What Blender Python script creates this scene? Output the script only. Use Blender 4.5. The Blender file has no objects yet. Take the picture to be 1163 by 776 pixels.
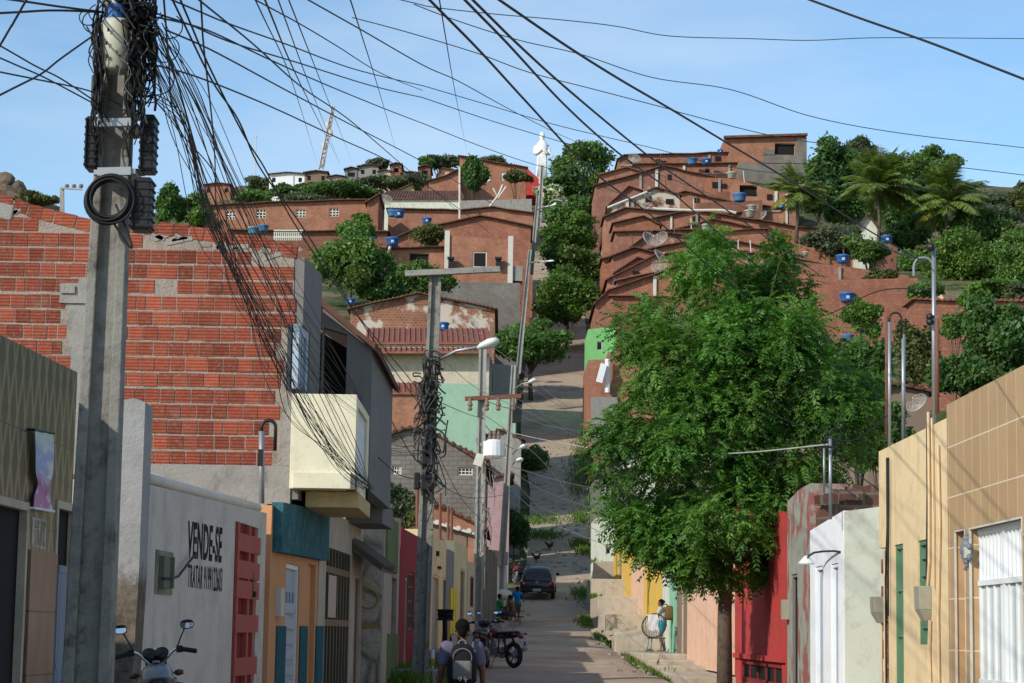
import bpy, bmesh, math, random
import numpy as np
from mathutils import Vector, Matrix
random.seed(7); rng = np.random.default_rng(7)
S = bpy.context.scene; COL = S.collection
# ---------------------------------------------------------------- camera model (photo is 1163x776)
F = 2500.0; K = F/2300.0; CX, CY = 581.5, 388.0; EYE = 1.5
ROLL = math.radians(0.9)
_dx, _dy = 570-CX, 718-CY
_ux = _dx*math.cos(ROLL)+_dy*math.sin(ROLL); _uy = -_dx*math.sin(ROLL)+_dy*math.cos(ROLL)
PITCH = math.atan(_uy/F); YAW = math.atan(-_ux*math.cos(PITCH)/F)
ROT = Matrix.Rotation(-YAW,3,'Z') @ Matrix.Rotation(math.pi/2+PITCH,3,'X') @ Matrix.Rotation(ROLL,3,'Z')
CAM = Vector((0,0,EYE))
cd = bpy.data.cameras.new('camera'); cam = bpy.data.objects.new('camera',cd); COL.objects.link(cam)
cd.sensor_width = 36; cd.lens = F/1163*36; cd.clip_end = 5000; cd.clip_start = .1
cam.matrix_world = Matrix.Translation(CAM) @ ROT.to_4x4(); S.camera = cam
def ray(u,v): return ROT @ Vector(((u-CX)/F, -(v-CY)/F, -1))
def PY(u,v,d):
    "point of the place seen at (u,v) in the plane d (nominal metres) up the street"
    r = ray(u,v); return CAM + r*(d*K/r.y)
def XY(u,d): p = PY(u,700,d); return Vector((p.x,p.y,0))
def PPL(u,v,A,n):
    r = ray(u,v); return CAM + r*((A-CAM).dot(n)/r.dot(n))
PROF = [(-80,0),(30,0),(45,.62),(60,1.0),(84,1.72),(97,3.0),(112,5.3),(140,11.1),(170,18.4),(200,26.5),(230,35.3),(280,52.4),(330,71),(380,86),(450,88),(700,80),(1500,60)]
_py = np.array([p[0]*K for p in PROF]); _pz = np.array([p[1] for p in PROF])
def prof(Y): return float(np.interp(Y,_py,_pz))
def G(X,Y):
    z = prof(Y); a = max(0,abs(X-4)-14); d=Y/K; ss=lambda t: (lambda q:q*q*(3-2*q))(min(1,max(0,t)))
    z += 8.5*ss((X-9.5)/7)*ss((d-46)/24)*(1-ss((d-300)/80)) + 9.5*ss((-2-X)/7)*ss((d-125)/40)*(1-ss((d-236)/45))
    z -= .42*max(0,-48-X)*ss((d-150)/80) + .12*max(0,X-75)*ss((d-150)/80)
    if a>0 and Y>60:
        k = min(1,a/40)*min(1,(Y-60)/80)
        z += k*(1.6*math.sin(X*.11+Y*.07)+1.2*math.sin(X*.043-Y*.09+1.3))
    z -= .5*ss((X-3.2)/.8)*ss((d-43)/4)*(1-ss((d-70)/8))*(1-ss((X-7)/2))
    return z
# ---------------------------------------------------------------- bookkeeping
def tag(o,label=None,cat=None,group=None,kind=None):
    if label: o['label']=label
    if cat: o['category']=cat
    if group: o['group']=group
    if kind: o['kind']=kind
    return o
def thing(name,label,cat,loc=(0,0,0),group=None,rz=0):
    o = bpy.data.objects.new(name,None); COL.objects.link(o); o.empty_display_size=.2
    o.location = loc; o.rotation_euler=(0,0,rz); return tag(o,label,cat,group)
def copy_tree(o,parent=None):
    c = o.copy(); COL.objects.link(c); c.parent = parent
    for ch in list(o.children): copy_tree(ch,c)
    return c
class MB:
    def __init__(s): s.v=[]; s.f=[]; s.m=[]; s.c=[]; s.mi=0; s.col=(1,1,1)
    def add(s,vs,fs):
        b=len(s.v); s.v+= [tuple(x) for x in vs]; s.c += [s.col]*len(vs)
        for f in fs: s.f.append([b+i for i in f]); s.m.append(s.mi)
    def hexa(s,p): s.add(p,[(3,2,1,0),(4,5,6,7),(0,1,5,4),(1,2,6,5),(2,3,7,6),(3,0,4,7)])
    def box(s,c,d,M=None):
        x,y,z=d[0]/2,d[1]/2,d[2]/2
        p=[Vector(q) for q in((-x,-y,-z),(x,-y,-z),(x,y,-z),(-x,y,-z),(-x,-y,z),(x,-y,z),(x,y,z),(-x,y,z))]
        if M is not None: p=[M@q for q in p]
        s.hexa([q+Vector(c) for q in p])
    def bar(s,a,b,w,h,up=Vector((0,0,1))):
        a=Vector(a);b=Vector(b);t=(b-a).normalized(); x=t.cross(up)
        if x.length<1e-3: x=t.cross(Vector((0,1,0)))
        x.normalize(); y=x.cross(t); x*=w/2; y*=h/2
        s.hexa([a-x-y,a+x-y,b+x-y,b-x-y,a-x+y,a+x+y,b+x+y,b-x+y])
    def prism(s,poly,ext):
        n=len(poly); e=Vector(ext); P=[Vector(p) for p in poly]
        s.add(P+[p+e for p in P],[tuple(range(n))[::-1],tuple(range(n,2*n))]+[(i,(i+1)%n,n+(i+1)%n,n+i) for i in range(n)])
    def tube(s,pts,r,n=6,cap=True):
        pts=[Vector(p) for p in pts]; R=r if isinstance(r,(list,tuple)) else [r]*len(pts); vs=[]; x=None
        for i,p in enumerate(pts):
            t=(pts[min(i+1,len(pts)-1)]-pts[max(i-1,0)])
            t = t.normalized() if t.length>1e-9 else Vector((0,0,1))
            if x is None:
                x=t.cross(Vector((0,0,1)));
                if x.length<.1: x=t.cross(Vector((1,0,0)))
            x=(x-t*x.dot(t)).normalized(); y=t.cross(x)
            for k in range(n):
                a=2*math.pi*k/n; vs.append(p+(x*math.cos(a)+y*math.sin(a))*R[i])
        fs=[]
        for i in range(len(pts)-1):
            for k in range(n): fs.append((i*n+k,i*n+(k+1)%n,(i+1)*n+(k+1)%n,(i+1)*n+k))
        if cap: fs+= [tuple(range(n))[::-1],tuple(range((len(pts)-1)*n,len(pts)*n))]
        s.add(vs,fs)
    def lathe(s,prof,o=(0,0,0),n=16,M=None):
        o=Vector(o); vs=[]
        for r,z in prof:
            for k in range(n):
                a=2*math.pi*k/n; q=Vector((r*math.cos(a),r*math.sin(a),z)); vs.append(o+(M@q if M else q))
        fs=[(i*n+k,i*n+(k+1)%n,(i+1)*n+(k+1)%n,(i+1)*n+k) for i in range(len(prof)-1) for k in range(n)]
        fs+=[tuple(range(n))[::-1],tuple(range((len(prof)-1)*n,len(prof)*n))]
        s.add(vs,fs)
    def torus(s,c,R,r,M=None,n=20,m=8):
        c=Vector(c); vs=[]
        for i in range(n):
            a=2*math.pi*i/n
            for j in range(m):
                b=2*math.pi*j/m; q=Vector(((R+r*math.cos(b))*math.cos(a),(R+r*math.cos(b))*math.sin(a),r*math.sin(b)))
                vs.append(c+(M@q if M else q))
        s.add(vs,[(i*m+j,((i+1)%n)*m+j,((i+1)%n)*m+(j+1)%m,i*m+(j+1)%m) for i in range(n) for j in range(m)])
    def loft(s,secs,n=16,p=2.0):
        "secs: (centre, half width vec, half height vec)"
        vs=[]
        for c,wx,hy in secs:
            c=Vector(c);wx=Vector(wx);hy=Vector(hy)
            for k in range(n):
                a=2*math.pi*k/n; ca,sa=math.cos(a),math.sin(a)
                vs.append(c+wx*math.copysign(abs(ca)**(2/p),ca)+hy*math.copysign(abs(sa)**(2/p),sa))
        L=len(secs)
        fs=[(i*n+k,i*n+(k+1)%n,(i+1)*n+(k+1)%n,(i+1)*n+k) for i in range(L-1) for k in range(n)]
        fs+=[tuple(range(n))[::-1],tuple(range((L-1)*n,L*n))]
        s.add(vs,fs)
    def sphere(s,c,r,n=10,sc=(1,1,1)):
        c=Vector(c); s.lathe([(max(1e-4,r*sc[0]*math.sin(math.pi*i/8)),-r*sc[2]*math.cos(math.pi*i/8)) for i in range(9)],c,n)
    def build(s,name,mat,parent=None,smooth=False,bevel=0,label=None):
        me=bpy.data.meshes.new(name); off=Vector((0,0,0)); Mi=None
        if parent is not None and not s.__dict__.get('local'):
            q=parent; Mi=Matrix.Identity(4)
            while q is not None: Mi = (Matrix.Translation(q.location) @ q.rotation_euler.to_matrix().to_4x4()) @ Mi; q=q.parent
            Mi=Mi.inverted(); vs=[tuple(Mi@Vector(v)) for v in s.v]
        else: vs=s.v
        me.from_pydata(vs,[],s.f)
        for mm in (mat if isinstance(mat,(list,tuple)) else [mat]): me.materials.append(mm)
        if any(s.m): me.polygons.foreach_set('material_index',s.m)
        bm=bmesh.new(); bm.from_mesh(me); bmesh.ops.recalc_face_normals(bm,faces=bm.faces); bm.to_mesh(me); bm.free()
        if any(c!=(1,1,1) for c in s.c):
            a=me.color_attributes.new('col','FLOAT_COLOR','POINT'); a.data.foreach_set('color',[x for c in s.c for x in (*c,1)])
        if smooth: me.polygons.foreach_set('use_smooth',[True]*len(me.polygons))
        o=bpy.data.objects.new(name,me); COL.objects.link(o); o.parent=parent
        if bevel:
            b=o.modifiers.new('b','BEVEL'); b.width=bevel; b.segments=2; b.limit_method='ANGLE'
        if label: o['label']=label
        return o
def single(mb,name,mat,label,cat,group=None,smooth=False,kind=None,bevel=0):
    "a thing that is one mesh, origin at its base"
    v=np.array(mb.v); o0=Vector((float(v[:,0].mean()),float(v[:,1].mean()),float(v[:,2].min())))
    mb.v=[tuple(Vector(p)-o0) for p in mb.v]; o=mb.build(name,mat,None,smooth,bevel); o.location=o0
    return tag(o,label,cat,group,kind)
# ---------------------------------------------------------------- materials
def lin(c): return tuple(((x/255)/12.92 if x/255<=.04045 else ((x/255+.055)/1.055)**2.4) for x in c)
def newmat(name):
    m=bpy.data.materials.new(name); m.use_nodes=True; nt=m.node_tree; b=nt.nodes['Principled BSDF']; b.inputs['Specular IOR Level'].default_value=.3
    return m,nt,b
def nd(nt,t,**kw):
    n=nt.nodes.new(t)
    for k,v in kw.items():
        if k in n.inputs: n.inputs[k].default_value=v
        else: setattr(n,k,v)
    return n
def L(nt,a,b): nt.links.new(a,b)
def mixc(nt,fac,a,b,mode='MIX'):
    m=nt.nodes.new('ShaderNodeMix'); m.data_type='RGBA'; m.blend_type=mode
    for i,x in ((0,fac),(6,a),(7,b)):
        if hasattr(x,'is_output'): L(nt,x,m.inputs[i])
        else: m.inputs[i].default_value = x if i==0 else (*x[:3],1)
    return m.outputs[2]
def ramp(nt,src,p0,p1,c0=(0,0,0),c1=(1,1,1)):
    r=nt.nodes.new('ShaderNodeValToRGB'); e=r.color_ramp.elements
    e[0].position=p0; e[1].position=p1; e[0].color=(*c0,1); e[1].color=(*c1,1); L(nt,src,r.inputs[0]); return r.outputs[0]
def objc(nt): return nt.nodes.new('ShaderNodeTexCoord').outputs['Object']
def mapping(nt,src,scale=(1,1,1),rot=(0,0,0),loc=(0,0,0)):
    m=nt.nodes.new('ShaderNodeMapping'); m.inputs['Scale'].default_value=scale; m.inputs['Rotation'].default_value=rot; m.inputs['Location'].default_value=loc
    L(nt,src,m.inputs['Vector']); return m.outputs[0]
def noise(nt,src,scale,detail=4,rough=.55):
    n=nd(nt,'ShaderNodeTexNoise'); n.inputs['Scale'].default_value=scale; n.inputs['Detail'].default_value=detail; n.inputs['Roughness'].default_value=rough
    L(nt,src,n.inputs['Vector']); return n.outputs[0]
def bump(nt,b,h,strength=.3,dist=.02):
    n=nt.nodes.new('ShaderNodeBump'); n.inputs['Strength'].default_value=strength; n.inputs['Distance'].default_value=dist
    L(nt,h,n.inputs['Height']); L(nt,n.outputs[0],b.inputs['Normal'])
def wallvec(nt):
    o=objc(nt); s=nt.nodes.new('ShaderNodeSeparateXYZ'); L(nt,o,s.inputs[0])
    a=nt.nodes.new('ShaderNodeMath'); a.operation='ADD'; L(nt,s.outputs[0],a.inputs[0]); L(nt,s.outputs[1],a.inputs[1])
    c=nt.nodes.new('ShaderNodeCombineXYZ'); L(nt,a.outputs[0],c.inputs[0]); L(nt,s.outputs[2],c.inputs[1]); return o,c.outputs[0]
def plain(name,c,rough=.6,metal=0,spec=.3,var=.12,sc=3):
    m,nt,b=newmat(name); o=objc(nt); n=noise(nt,o,sc,5)
    col=mixc(nt,n,tuple(x*(1-var) for x in c),tuple(min(1,x*(1+var)) for x in c)); L(nt,col,b.inputs['Base Color'])
    b.inputs['Roughness'].default_value=rough; b.inputs['Metallic'].default_value=metal; b.inputs['Specular IOR Level'].default_value=spec; return m
def plaster(name,c,stain=.35,dirt=(.16,.14,.12),rough=.9,bs=.25,ssc=1.0,crack=False,flake=0,flakec=(.4,.38,.35)):
    m,nt,b=newmat(name); o,wv=wallvec(nt)
    n=noise(nt,o,.9*ssc,6,.6); col=mixc(nt,n,tuple(x*.86 for x in c),tuple(min(1,x*1.12) for x in c))
    st=noise(nt,mapping(nt,wv,(5*ssc,.35*ssc,1)),1.0,5,.65); m1=ramp(nt,st,.44,.72)
    bl=noise(nt,o,2.3*ssc,6,.7); m2=ramp(nt,bl,.46,.74)
    mu=nd(nt,'ShaderNodeMath',operation='MULTIPLY'); L(nt,m1,mu.inputs[0]); L(nt,m2,mu.inputs[1])
    ad=nd(nt,'ShaderNodeMath',operation='MULTIPLY_ADD'); L(nt,mu.outputs[0],ad.inputs[0]); ad.inputs[1].default_value=stain*2.1; 
    m3=nd(nt,'ShaderNodeMath',operation='MULTIPLY'); L(nt,m2,m3.inputs[0]); m3.inputs[1].default_value=stain*.8; L(nt,m3.outputs[0],ad.inputs[2]); ad.use_clamp=True
    col=mixc(nt,ad.outputs[0],col,dirt)
    if flake:
        fl=noise(nt,o,1.1*ssc,7,.62); fm=ramp(nt,fl,1-flake-.02,1-flake+.02); col=mixc(nt,fm,col,flakec)
    L(nt,col,b.inputs['Base Color']); b.inputs['Roughness'].default_value=rough; b.inputs['Specular IOR Level'].default_value=.15
    h=noise(nt,o,28,5,.6); h2=noise(nt,o,3.5,4); hs=nd(nt,'ShaderNodeMath',operation='ADD'); L(nt,h,hs.inputs[0]); L(nt,h2,hs.inputs[1])
    bump(nt,b,hs.outputs[0],bs,.02); return m
def brickmat(name,c1=(.36,.125,.075),c2=(.25,.085,.058),mort=(.235,.165,.13),patch=0,pc=(.38,.34,.29),w=.31,h=.21,mo=.022,dark=.4):
    m,nt,b=newmat(name); o,wv=wallvec(nt)
    dv=nd(nt,'ShaderNodeTexNoise'); dv.inputs['Scale'].default_value=1.2; L(nt,wv,dv.inputs['Vector'])
    wob=nd(nt,'ShaderNodeVectorMath',operation='MULTIPLY_ADD'); L(nt,dv.outputs['Color'],wob.inputs[0]); wob.inputs[1].default_value=(.06,.06,0); L(nt,wv,wob.inputs[2])
    t=nt.nodes.new('ShaderNodeTexBrick'); L(nt,wob.outputs[0],t.inputs['Vector'])
    for k,v in (('Scale',1),('Brick Width',w),('Row Height',h),('Mortar Size',mo),('Mortar Smooth',.2),('Bias',0)): t.inputs[k].default_value=v
    t.inputs['Color1'].default_value=(*c1,1); t.inputs['Color2'].default_value=(*c2,1); t.inputs['Mortar'].default_value=(*mort,1)
    n=noise(nt,o,.55,6,.65); col=mixc(nt,ramp(nt,n,.28,.72),t.outputs[0],(.62,.58,.56),'MULTIPLY')
    n2=noise(nt,mapping(nt,wv,(1.6,.35,1)),1,6,.7); f=ramp(nt,n2,.5,.85)
    fm=nd(nt,'ShaderNodeMath',operation='MULTIPLY'); L(nt,f,fm.inputs[0]); fm.inputs[1].default_value=dark
    col=mixc(nt,fm.outputs[0],col,(.10,.065,.05))
    if patch:
        pn=noise(nt,o,.45,7,.6); col=mixc(nt,ramp(nt,pn,1-patch-.02,1-patch+.03),col,pc)
    L(nt,col,b.inputs['Base Color']); b.inputs['Roughness'].default_value=.95; b.inputs['Specular IOR Level'].default_value=.1
    bump(nt,b,t.outputs['Fac'],-.5,.03); return m
def tilemat(name,c=(.20,.088,.058),dark=(.06,.042,.036)):
    m,nt,b=newmat(name); o=objc(nt); n=noise(nt,o,1.3,6,.7); n2=noise(nt,o,9,3)
    col=mixc(nt,ramp(nt,n,.35,.7),c,dark); col=mixc(nt,n2,col,tuple(x*1.5 for x in c),'MIX') if False else col
    w=nd(nt,'ShaderNodeTexWave'); w.inputs['Scale'].default_value=.9; w.inputs['Distortion'].default_value=.6
    s=nt.nodes.new('ShaderNodeSeparateXYZ'); L(nt,o,s.inputs[0]); c2=nt.nodes.new('ShaderNodeCombineXYZ'); L(nt,s.outputs[1],c2.inputs[0]); L(nt,c2.outputs[0],w.inputs['Vector'])
    L(nt,mixc(nt,ramp(nt,w.outputs['Fac'],0,.5,(.45,.42,.4),(1,1,1)),(0,0,0),col,'MIX'),b.inputs['Base Color'])
    b.inputs['Roughness'].default_value=.95; bump(nt,b,w.outputs['Fac'],.8,.06); return m
def leafmat(name,c,trans=.35,var=.5):
    m,nt,b=newmat(name); a=nd(nt,'ShaderNodeAttribute',attribute_name='col')
    col=mixc(nt,1.0,c,a.outputs['Color'],'MULTIPLY'); L(nt,col,b.inputs['Base Color']); b.inputs['Roughness'].default_value=.5; b.inputs['Specular IOR Level'].default_value=.35
    t=nt.nodes.new('ShaderNodeBsdfTranslucent'); L(nt,mixc(nt,1.0,col,(1.3,1.5,.6),'MULTIPLY'),t.inputs[0])
    x=nt.nodes.new('ShaderNodeMixShader'); x.inputs[0].default_value=trans; L(nt,b.outputs[0],x.inputs[1]); L(nt,t.outputs[0],x.inputs[2])
    L(nt,x.outputs[0],nt.nodes['Material Output'].inputs[0]); return m
M={}
M['brick']=brickmat('far_brick'); M['brick2']=brickmat('far_brick_dusty',(.30,.115,.07),(.21,.08,.055),(.24,.18,.145),patch=.38,pc=(.33,.27,.22))
M['brick3']=brickmat('far_brick_red',(.46,.18,.11),(.33,.13,.08),(.22,.145,.115))
M['brick4']=brickmat('far_brick_orange',(.48,.21,.125),(.37,.155,.095),(.3,.21,.16),dark=.4)
M['patchy']=brickmat('patchy_brick',(.36,.15,.08),(.27,.11,.07),(.33,.24,.18),patch=.5,pc=(.5,.44,.38))
for i_,(a_,b_,c_) in enumerate((((.50,.22,.135),(.37,.155,.10),(.22,.14,.11)),((.44,.185,.12),(.32,.13,.09),(.2,.13,.10)),((.54,.26,.165),(.43,.20,.13),(.25,.17,.13)),((.42,.195,.135),(.31,.14,.10),(.2,.14,.115)),((.50,.21,.12),(.37,.155,.095),(.19,.12,.09)))): M['bv%d'%i_]=brickmat('brick_variant_%d'%i_,a_,b_,c_,patch=(.36,.3,.34,.38,.32)[i_],pc=(.36,.27,.2),dark=.6)
M['tile']=tilemat('roof_tile'); M['tilered']=tilemat('roof_tile_red',(.36,.12,.08),(.16,.08,.06))
M['grey']=plaster('grey_plaster',(.27,.26,.24)); M['dgrey']=plaster('dark_grey_plaster',(.2,.19,.18))
M['rock']=plaster('brown_rock',(.17,.125,.085),.8,(.07,.06,.04),bs=.9)
M['ruin']=brickmat('dark_ruin_brick',(.16,.08,.055),(.10,.055,.042),(.17,.14,.11),patch=.4,pc=(.2,.17,.13))
M['block']=brickmat('grey_block',(.25,.235,.21),(.21,.195,.175),(.16,.145,.13),w=.4,h=.2,mo=.02,dark=.3)
M['beige']=plaster('beige_plaster',(.53,.44,.33)); M['cream']=plaster('cream_plaster',(.72,.56,.33),.4,(.42,.31,.2),flake=.24,flakec=(.66,.53,.35)); M['lcream']=plaster('left_cream_plaster',(.66,.55,.32),.3)
M['white']=plaster('white_wash',(.82,.83,.84),.2,(.4,.38,.36),flake=.27,flakec=(.6,.6,.58)); M['offwhite']=plaster('off_white_side',(.62,.64,.53),.5,(.34,.31,.24),flake=.25,flakec=(.5,.5,.42))
M['red']=plaster('red_paint',(.46,.055,.05),.45,(.22,.06,.05),flake=.25,flakec=(.5,.12,.1)); M['dred']=plaster('dark_red_paint',(.25,.03,.03),.2,(.1,.04,.04))
M['peach']=plaster('peach_paint',(.72,.46,.32),.4,(.40,.28,.2),flake=.26,flakec=(.66,.5,.4)); M['yellow']=plaster('yellow_paint',(.68,.43,.08),.45,(.40,.3,.15),flake=.27,flakec=(.6,.48,.25))
M['mint']=plaster('mint_paint',(.25,.5,.33),.2,(.2,.25,.2)); M['lime']=plaster('lime_paint',(.2,.5,.17),.25,(.2,.25,.15)); M['green']=plaster('green_paint',(.17,.24,.09),.3)
M['brown']=plaster('brown_plaster',(.22,.16,.12),.4); M['pink']=plaster('pink_plaster',(.42,.27,.27),.4)
M['faded']=plaster('faded_red_green',(.30,.33,.27),.7,(.3,.12,.10),flake=.46,flakec=(.30,.11,.095))
M['wall']=plaster('sale_wall',(.60,.55,.485),.4,(.24,.22,.2),ssc=.8,bs=.35)
M['conc']=plaster('rough_concrete',(.3,.285,.26),.55,(.11,.1,.085),bs=.5); M['pole']=plaster('pole_concrete',(.25,.24,.215),.75,(.075,.067,.055),bs=.4,ssc=2.6)
M['fpole']=plaster('far_pole_concrete',(.34,.33,.3),.4,(.12,.11,.1))
M['step']=plaster('step_concrete',(.47,.41,.32),.5,(.22,.19,.15),bs=.6)
M['dark']=plain('painted_dark',(.012,.011,.011),.9); M['glass']=plain('dark_glass',(.03,.035,.04),.15,spec=.5)  # near-black, chiefly panes painted as the unlit inside of openings
M['black']=plain('black_plastic',(.014,.014,.015),.45); M['rubber']=plain('black_rubber',(.016,.016,.017),.75); M['cable']=plain('cable_black',(.012,.012,.013),.6)
M['cablelight']=plain('cable_sunlit',(.45,.43,.4),.6); M['steel']=plain('galvanised_steel',(.34,.35,.36),.45,.6); M['chrome']=plain('chrome',(.6,.6,.62),.18,1)
M['rust']=plain('rusty_steel',(.17,.07,.045),.85,var=.4); M['wood']=plain('brown_wood',(.13,.065,.035),.7,var=.3); M['greenwood']=plain('green_painted_wood',(.11,.22,.13),.55)
M['trunk']=plaster('bark',(.13,.10,.075),.6,(.05,.04,.03),bs=.9,ssc=3); M['stem']=plain('green_stem',(.16,.14,.08),.8)
M['whitepaint']=plain('white_paint',(.74,.77,.78),.45,var=.05); M['pvc']=plain('pvc_pipe',(.62,.58,.5),.5,var=.2); M['bluepaint']=plain('pale_blue_paint',(.36,.43,.5),.5,var=.15)
M['tank2']=plain('faded_blue_tank',(.07,.18,.36),.6,var=.2); M['tank']=plain('blue_tank',(.025,.11,.33),.4,var=.15); M['tanklid']=plain('blue_tank_lid',(.04,.15,.42),.45); M['ltank']=plain('pale_tank',(.55,.53,.47),.7,var=.15); M['cyan']=plain('light_blue_tank',(.1,.3,.5),.5)
M['cableg2']=plain('cable_mid_grey',(.2,.19,.175),.6); M['cablegrey']=plain('cable_dull_grey',(.06,.06,.062),.6); M['dish']=plain('dish_mesh',(.42,.39,.35),.6,.2); M['statue']=plaster('statue_white',(.8,.8,.78),.15,(.5,.5,.48))
M['lampw']=plain('lamp_grey_white',(.7,.71,.7),.35); M['slate']=plain('slate_grey_metal',(.16,.18,.2),.5); M['olive']=plain('olive_metal',(.09,.088,.062),.5,.3)
M['meter']=plain('meter_box_plastic',(.33,.32,.25),.5,var=.15)
# ---------------------------------------------------------------- walls and houses
Z=Vector((0,0,1))
class Plane:
    "vertical plane through two sight points A=(u,d), B=(u,d)"
    def __init__(s,A,B):
        s.A=XY(*A); s.B=XY(*B); s.d=(s.B-s.A).normalized(); s.n=Vector((s.d.y,-s.d.x,0)); s.len=(s.B-s.A).length
        if s.n.dot(s.A+(s.B-s.A)/2-Vector((0,0,0)))<0: s.n=-s.n      # points inward, away from the viewer
    def sz(s,u,v):
        p=PPL(u,v,s.A,s.n); return ((p-s.A).dot(s.d),p.z)
    def P(s,a,z,n=0): return s.A+s.d*a+s.n*n+Z*z
    def rect(s,r):
        u0,v0,u1,v1=r; um=(u0+u1)/2; vm=(v0+v1)/2
        a0=s.sz(u0,vm)[0]; a1=s.sz(u1,vm)[0]; z1=s.sz(um,v0)[1]; z0=s.sz(um,v1)[1]
        return min(a0,a1),max(a0,a1),z0,z1
    def slab(s,mb,a0,a1,z0,z1,n0,n1):
        mb.hexa([s.P(a0,z0,n0),s.P(a1,z0,n0),s.P(a1,z0,n1),s.P(a0,z0,n1),s.P(a0,z1,n0),s.P(a1,z1,n0),s.P(a1,z1,n1),s.P(a0,z1,n1)])
def holes_wall(mb,pl,top,zb,holes,t):
    top=sorted(top); a0,a1=top[0][0],top[-1][0]
    zt=lambda a: float(np.interp(a,[q[0] for q in top],[q[1] for q in top]))
    cs=sorted({a0,a1,*[q[0] for q in top],*[x for h in holes for x in h[:2] if a0<x<a1]})
    for i in range(len(cs)-1):
        l,r=cs[i],cs[i+1]; mid=(l+r)/2
        if r-l<1e-4: continue
        zs=sorted((h[2],h[3]) for h in holes if h[0]<mid<h[1]); cur=zb
        for z0,z1 in zs:
            if z0>cur+1e-3: pl.slab(mb,l,r,cur,z0,0,t)
            cur=max(cur,z1)
        if zt(l)>cur or zt(r)>cur:
            mb.hexa([pl.P(l,cur,0),pl.P(r,cur,0),pl.P(r,cur,t),pl.P(l,cur,t),pl.P(l,max(zt(l),cur),0),pl.P(r,max(zt(r),cur),0),pl.P(r,max(zt(r),cur),t),pl.P(l,max(zt(l),cur),t)])
def house(name,label,A,B,top,W,mat,zb=None,ops=(),roof=None,group=None,cat='house',t=.25,rm='tile',over=.25,ends=(.25,.25),loc=None,body=True):
    pl=Plane(A,B); tp=[pl.sz(u,v) for u,v in top]
    if pl.A.y>120*K and over==.25: over=.55
    if abs(pl.d.x)<.5:
        for op in ops: op['rec']=min(op.get('rec',.12),op.get('maxrec',.07))
    tp=sorted(tp)
    if roof and pl.A.y>70*K:
        q_=random.Random(label); t2=[tp[0]]
        for i in range(len(tp)-1):
            (a_,b_),(c_,e_)=tp[i],tp[i+1]; n_=max(1,min(6,int((c_-a_)/1.6)))
            for k_ in range(1,n_): t2.append((a_+(c_-a_)*k_/n_,b_+(e_-b_)*k_/n_+q_.uniform(-.09,.07)))
            t2.append((c_,e_))
        tp=t2
    if zb is None:
        zb=min(G(*(pl.P(a,0,n)).xy) for a in (tp[0][0],tp[-1][0]) for n in (0,W))-.6
    gz=G(*pl.P((tp[0][0]+tp[-1][0])/2,0).xy)
    base=pl.P(tp[0][0],max(zb,min(gz,tp[0][1]-.5)))
    o=thing(name,label,cat,base,group)
    holes=[pl.rect(op['r']) for op in ops]; holes=[(a,b,max(c,zb+.02),d) for a,b,c,d in holes]
    mb=MB(); holes_wall(mb,pl,tp,zb,holes,t)
    if body:
        poly=[pl.P(tp[0][0]+.002,zb,t+.001)]+[pl.P(min(max(a,tp[0][0]+.002),tp[-1][0]-.002),z-.003,t+.001) for a,z in tp]+[pl.P(tp[-1][0]-.002,zb,t+.001)]
        # the room behind the openings starts deeper than the reveal
        dm=max([op.get('rec',.12) for op in ops],default=0)
        if dm+.1>t:
            poly=[p+pl.n*(dm+.12-t) for p in poly]
            for a0,a1 in ((tp[0][0]+.002,tp[0][0]+.1),(tp[-1][0]-.1,tp[-1][0]-.002)): 
                pl.slab(mb,a0,a1,zb,min(tp[0][1],tp[-1][1])-.003,t,dm+.12)
            for i in range(len(tp)-1):
                (l,zl),(r,zr)=tp[i],tp[i+1]
                mb.hexa([pl.P(l,zl-.12,t),pl.P(r,zr-.12,t),pl.P(r,zr-.12,dm+.12),pl.P(l,zl-.12,dm+.12),pl.P(l,zl-.004,t),pl.P(r,zr-.004,t),pl.P(r,zr-.004,dm+.12),pl.P(l,zl-.004,dm+.12)])
            W2=W-(dm+.12)
        else: W2=W-t
        mb.prism(poly,pl.n*W2)
    mb.build('wall',mat,o)
    for op,h in zip(ops,holes):
        a0,a1,z0,z1=h; rec=op.get('rec',.12); m=MB(); fw=op.get('fw',.06)
        pl.slab(m,a0,a1,z0,z1,rec,rec+.05)
        pane=m.build(op['k'],op.get('m',M['glass']),o,label=op.get('label'))
        if op.get('fr') is not None:
            m=MB(); e=.004
            n0,n1=op.get('fn',(rec-.05,rec-.001))
            pl.slab(m,a0+e,a0+fw,z0+e,z1-e,n0,n1); pl.slab(m,a1-fw,a1-e,z0+e,z1-e,n0,n1)
            pl.slab(m,a0+fw,a1-fw,z1-fw,z1-e,n0,n1); pl.slab(m,a0+fw,a1-fw,z0+e,z0+fw,n0,n1)
            m.build('frame',op['fr'],pane)
        nx,nz=op.get('mt',(0,0))
        if nx or nz:
            m=MB(); w=op.get('mw',.04); q=op.get('md',.035)
            for i in range(nx):
                a=a0+(a1-a0)*(i+1)/(nx+1); pl.slab(m,a-w/2,a+w/2,z0+.01,z1-.01,rec-q,rec-.002)
            for i in range(nz):
                zz=z0+(z1-z0)*(i+1)/(nz+1); pl.slab(m,a0+.01,a1-.01,zz-w/2,zz+w/2,rec-q-.004,rec-.005)
            m.build('bars' if op['k']!='window' else 'muntin',op.get('mm',op.get('fr') or M['steel']),pane)
        if op.get('sill'):
            m=MB(); pl.slab(m,a0-.08,a1+.08,z0-.08,z0-.002,-.1,rec-.01); m.build('sill',op['sill'],pane)
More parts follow.
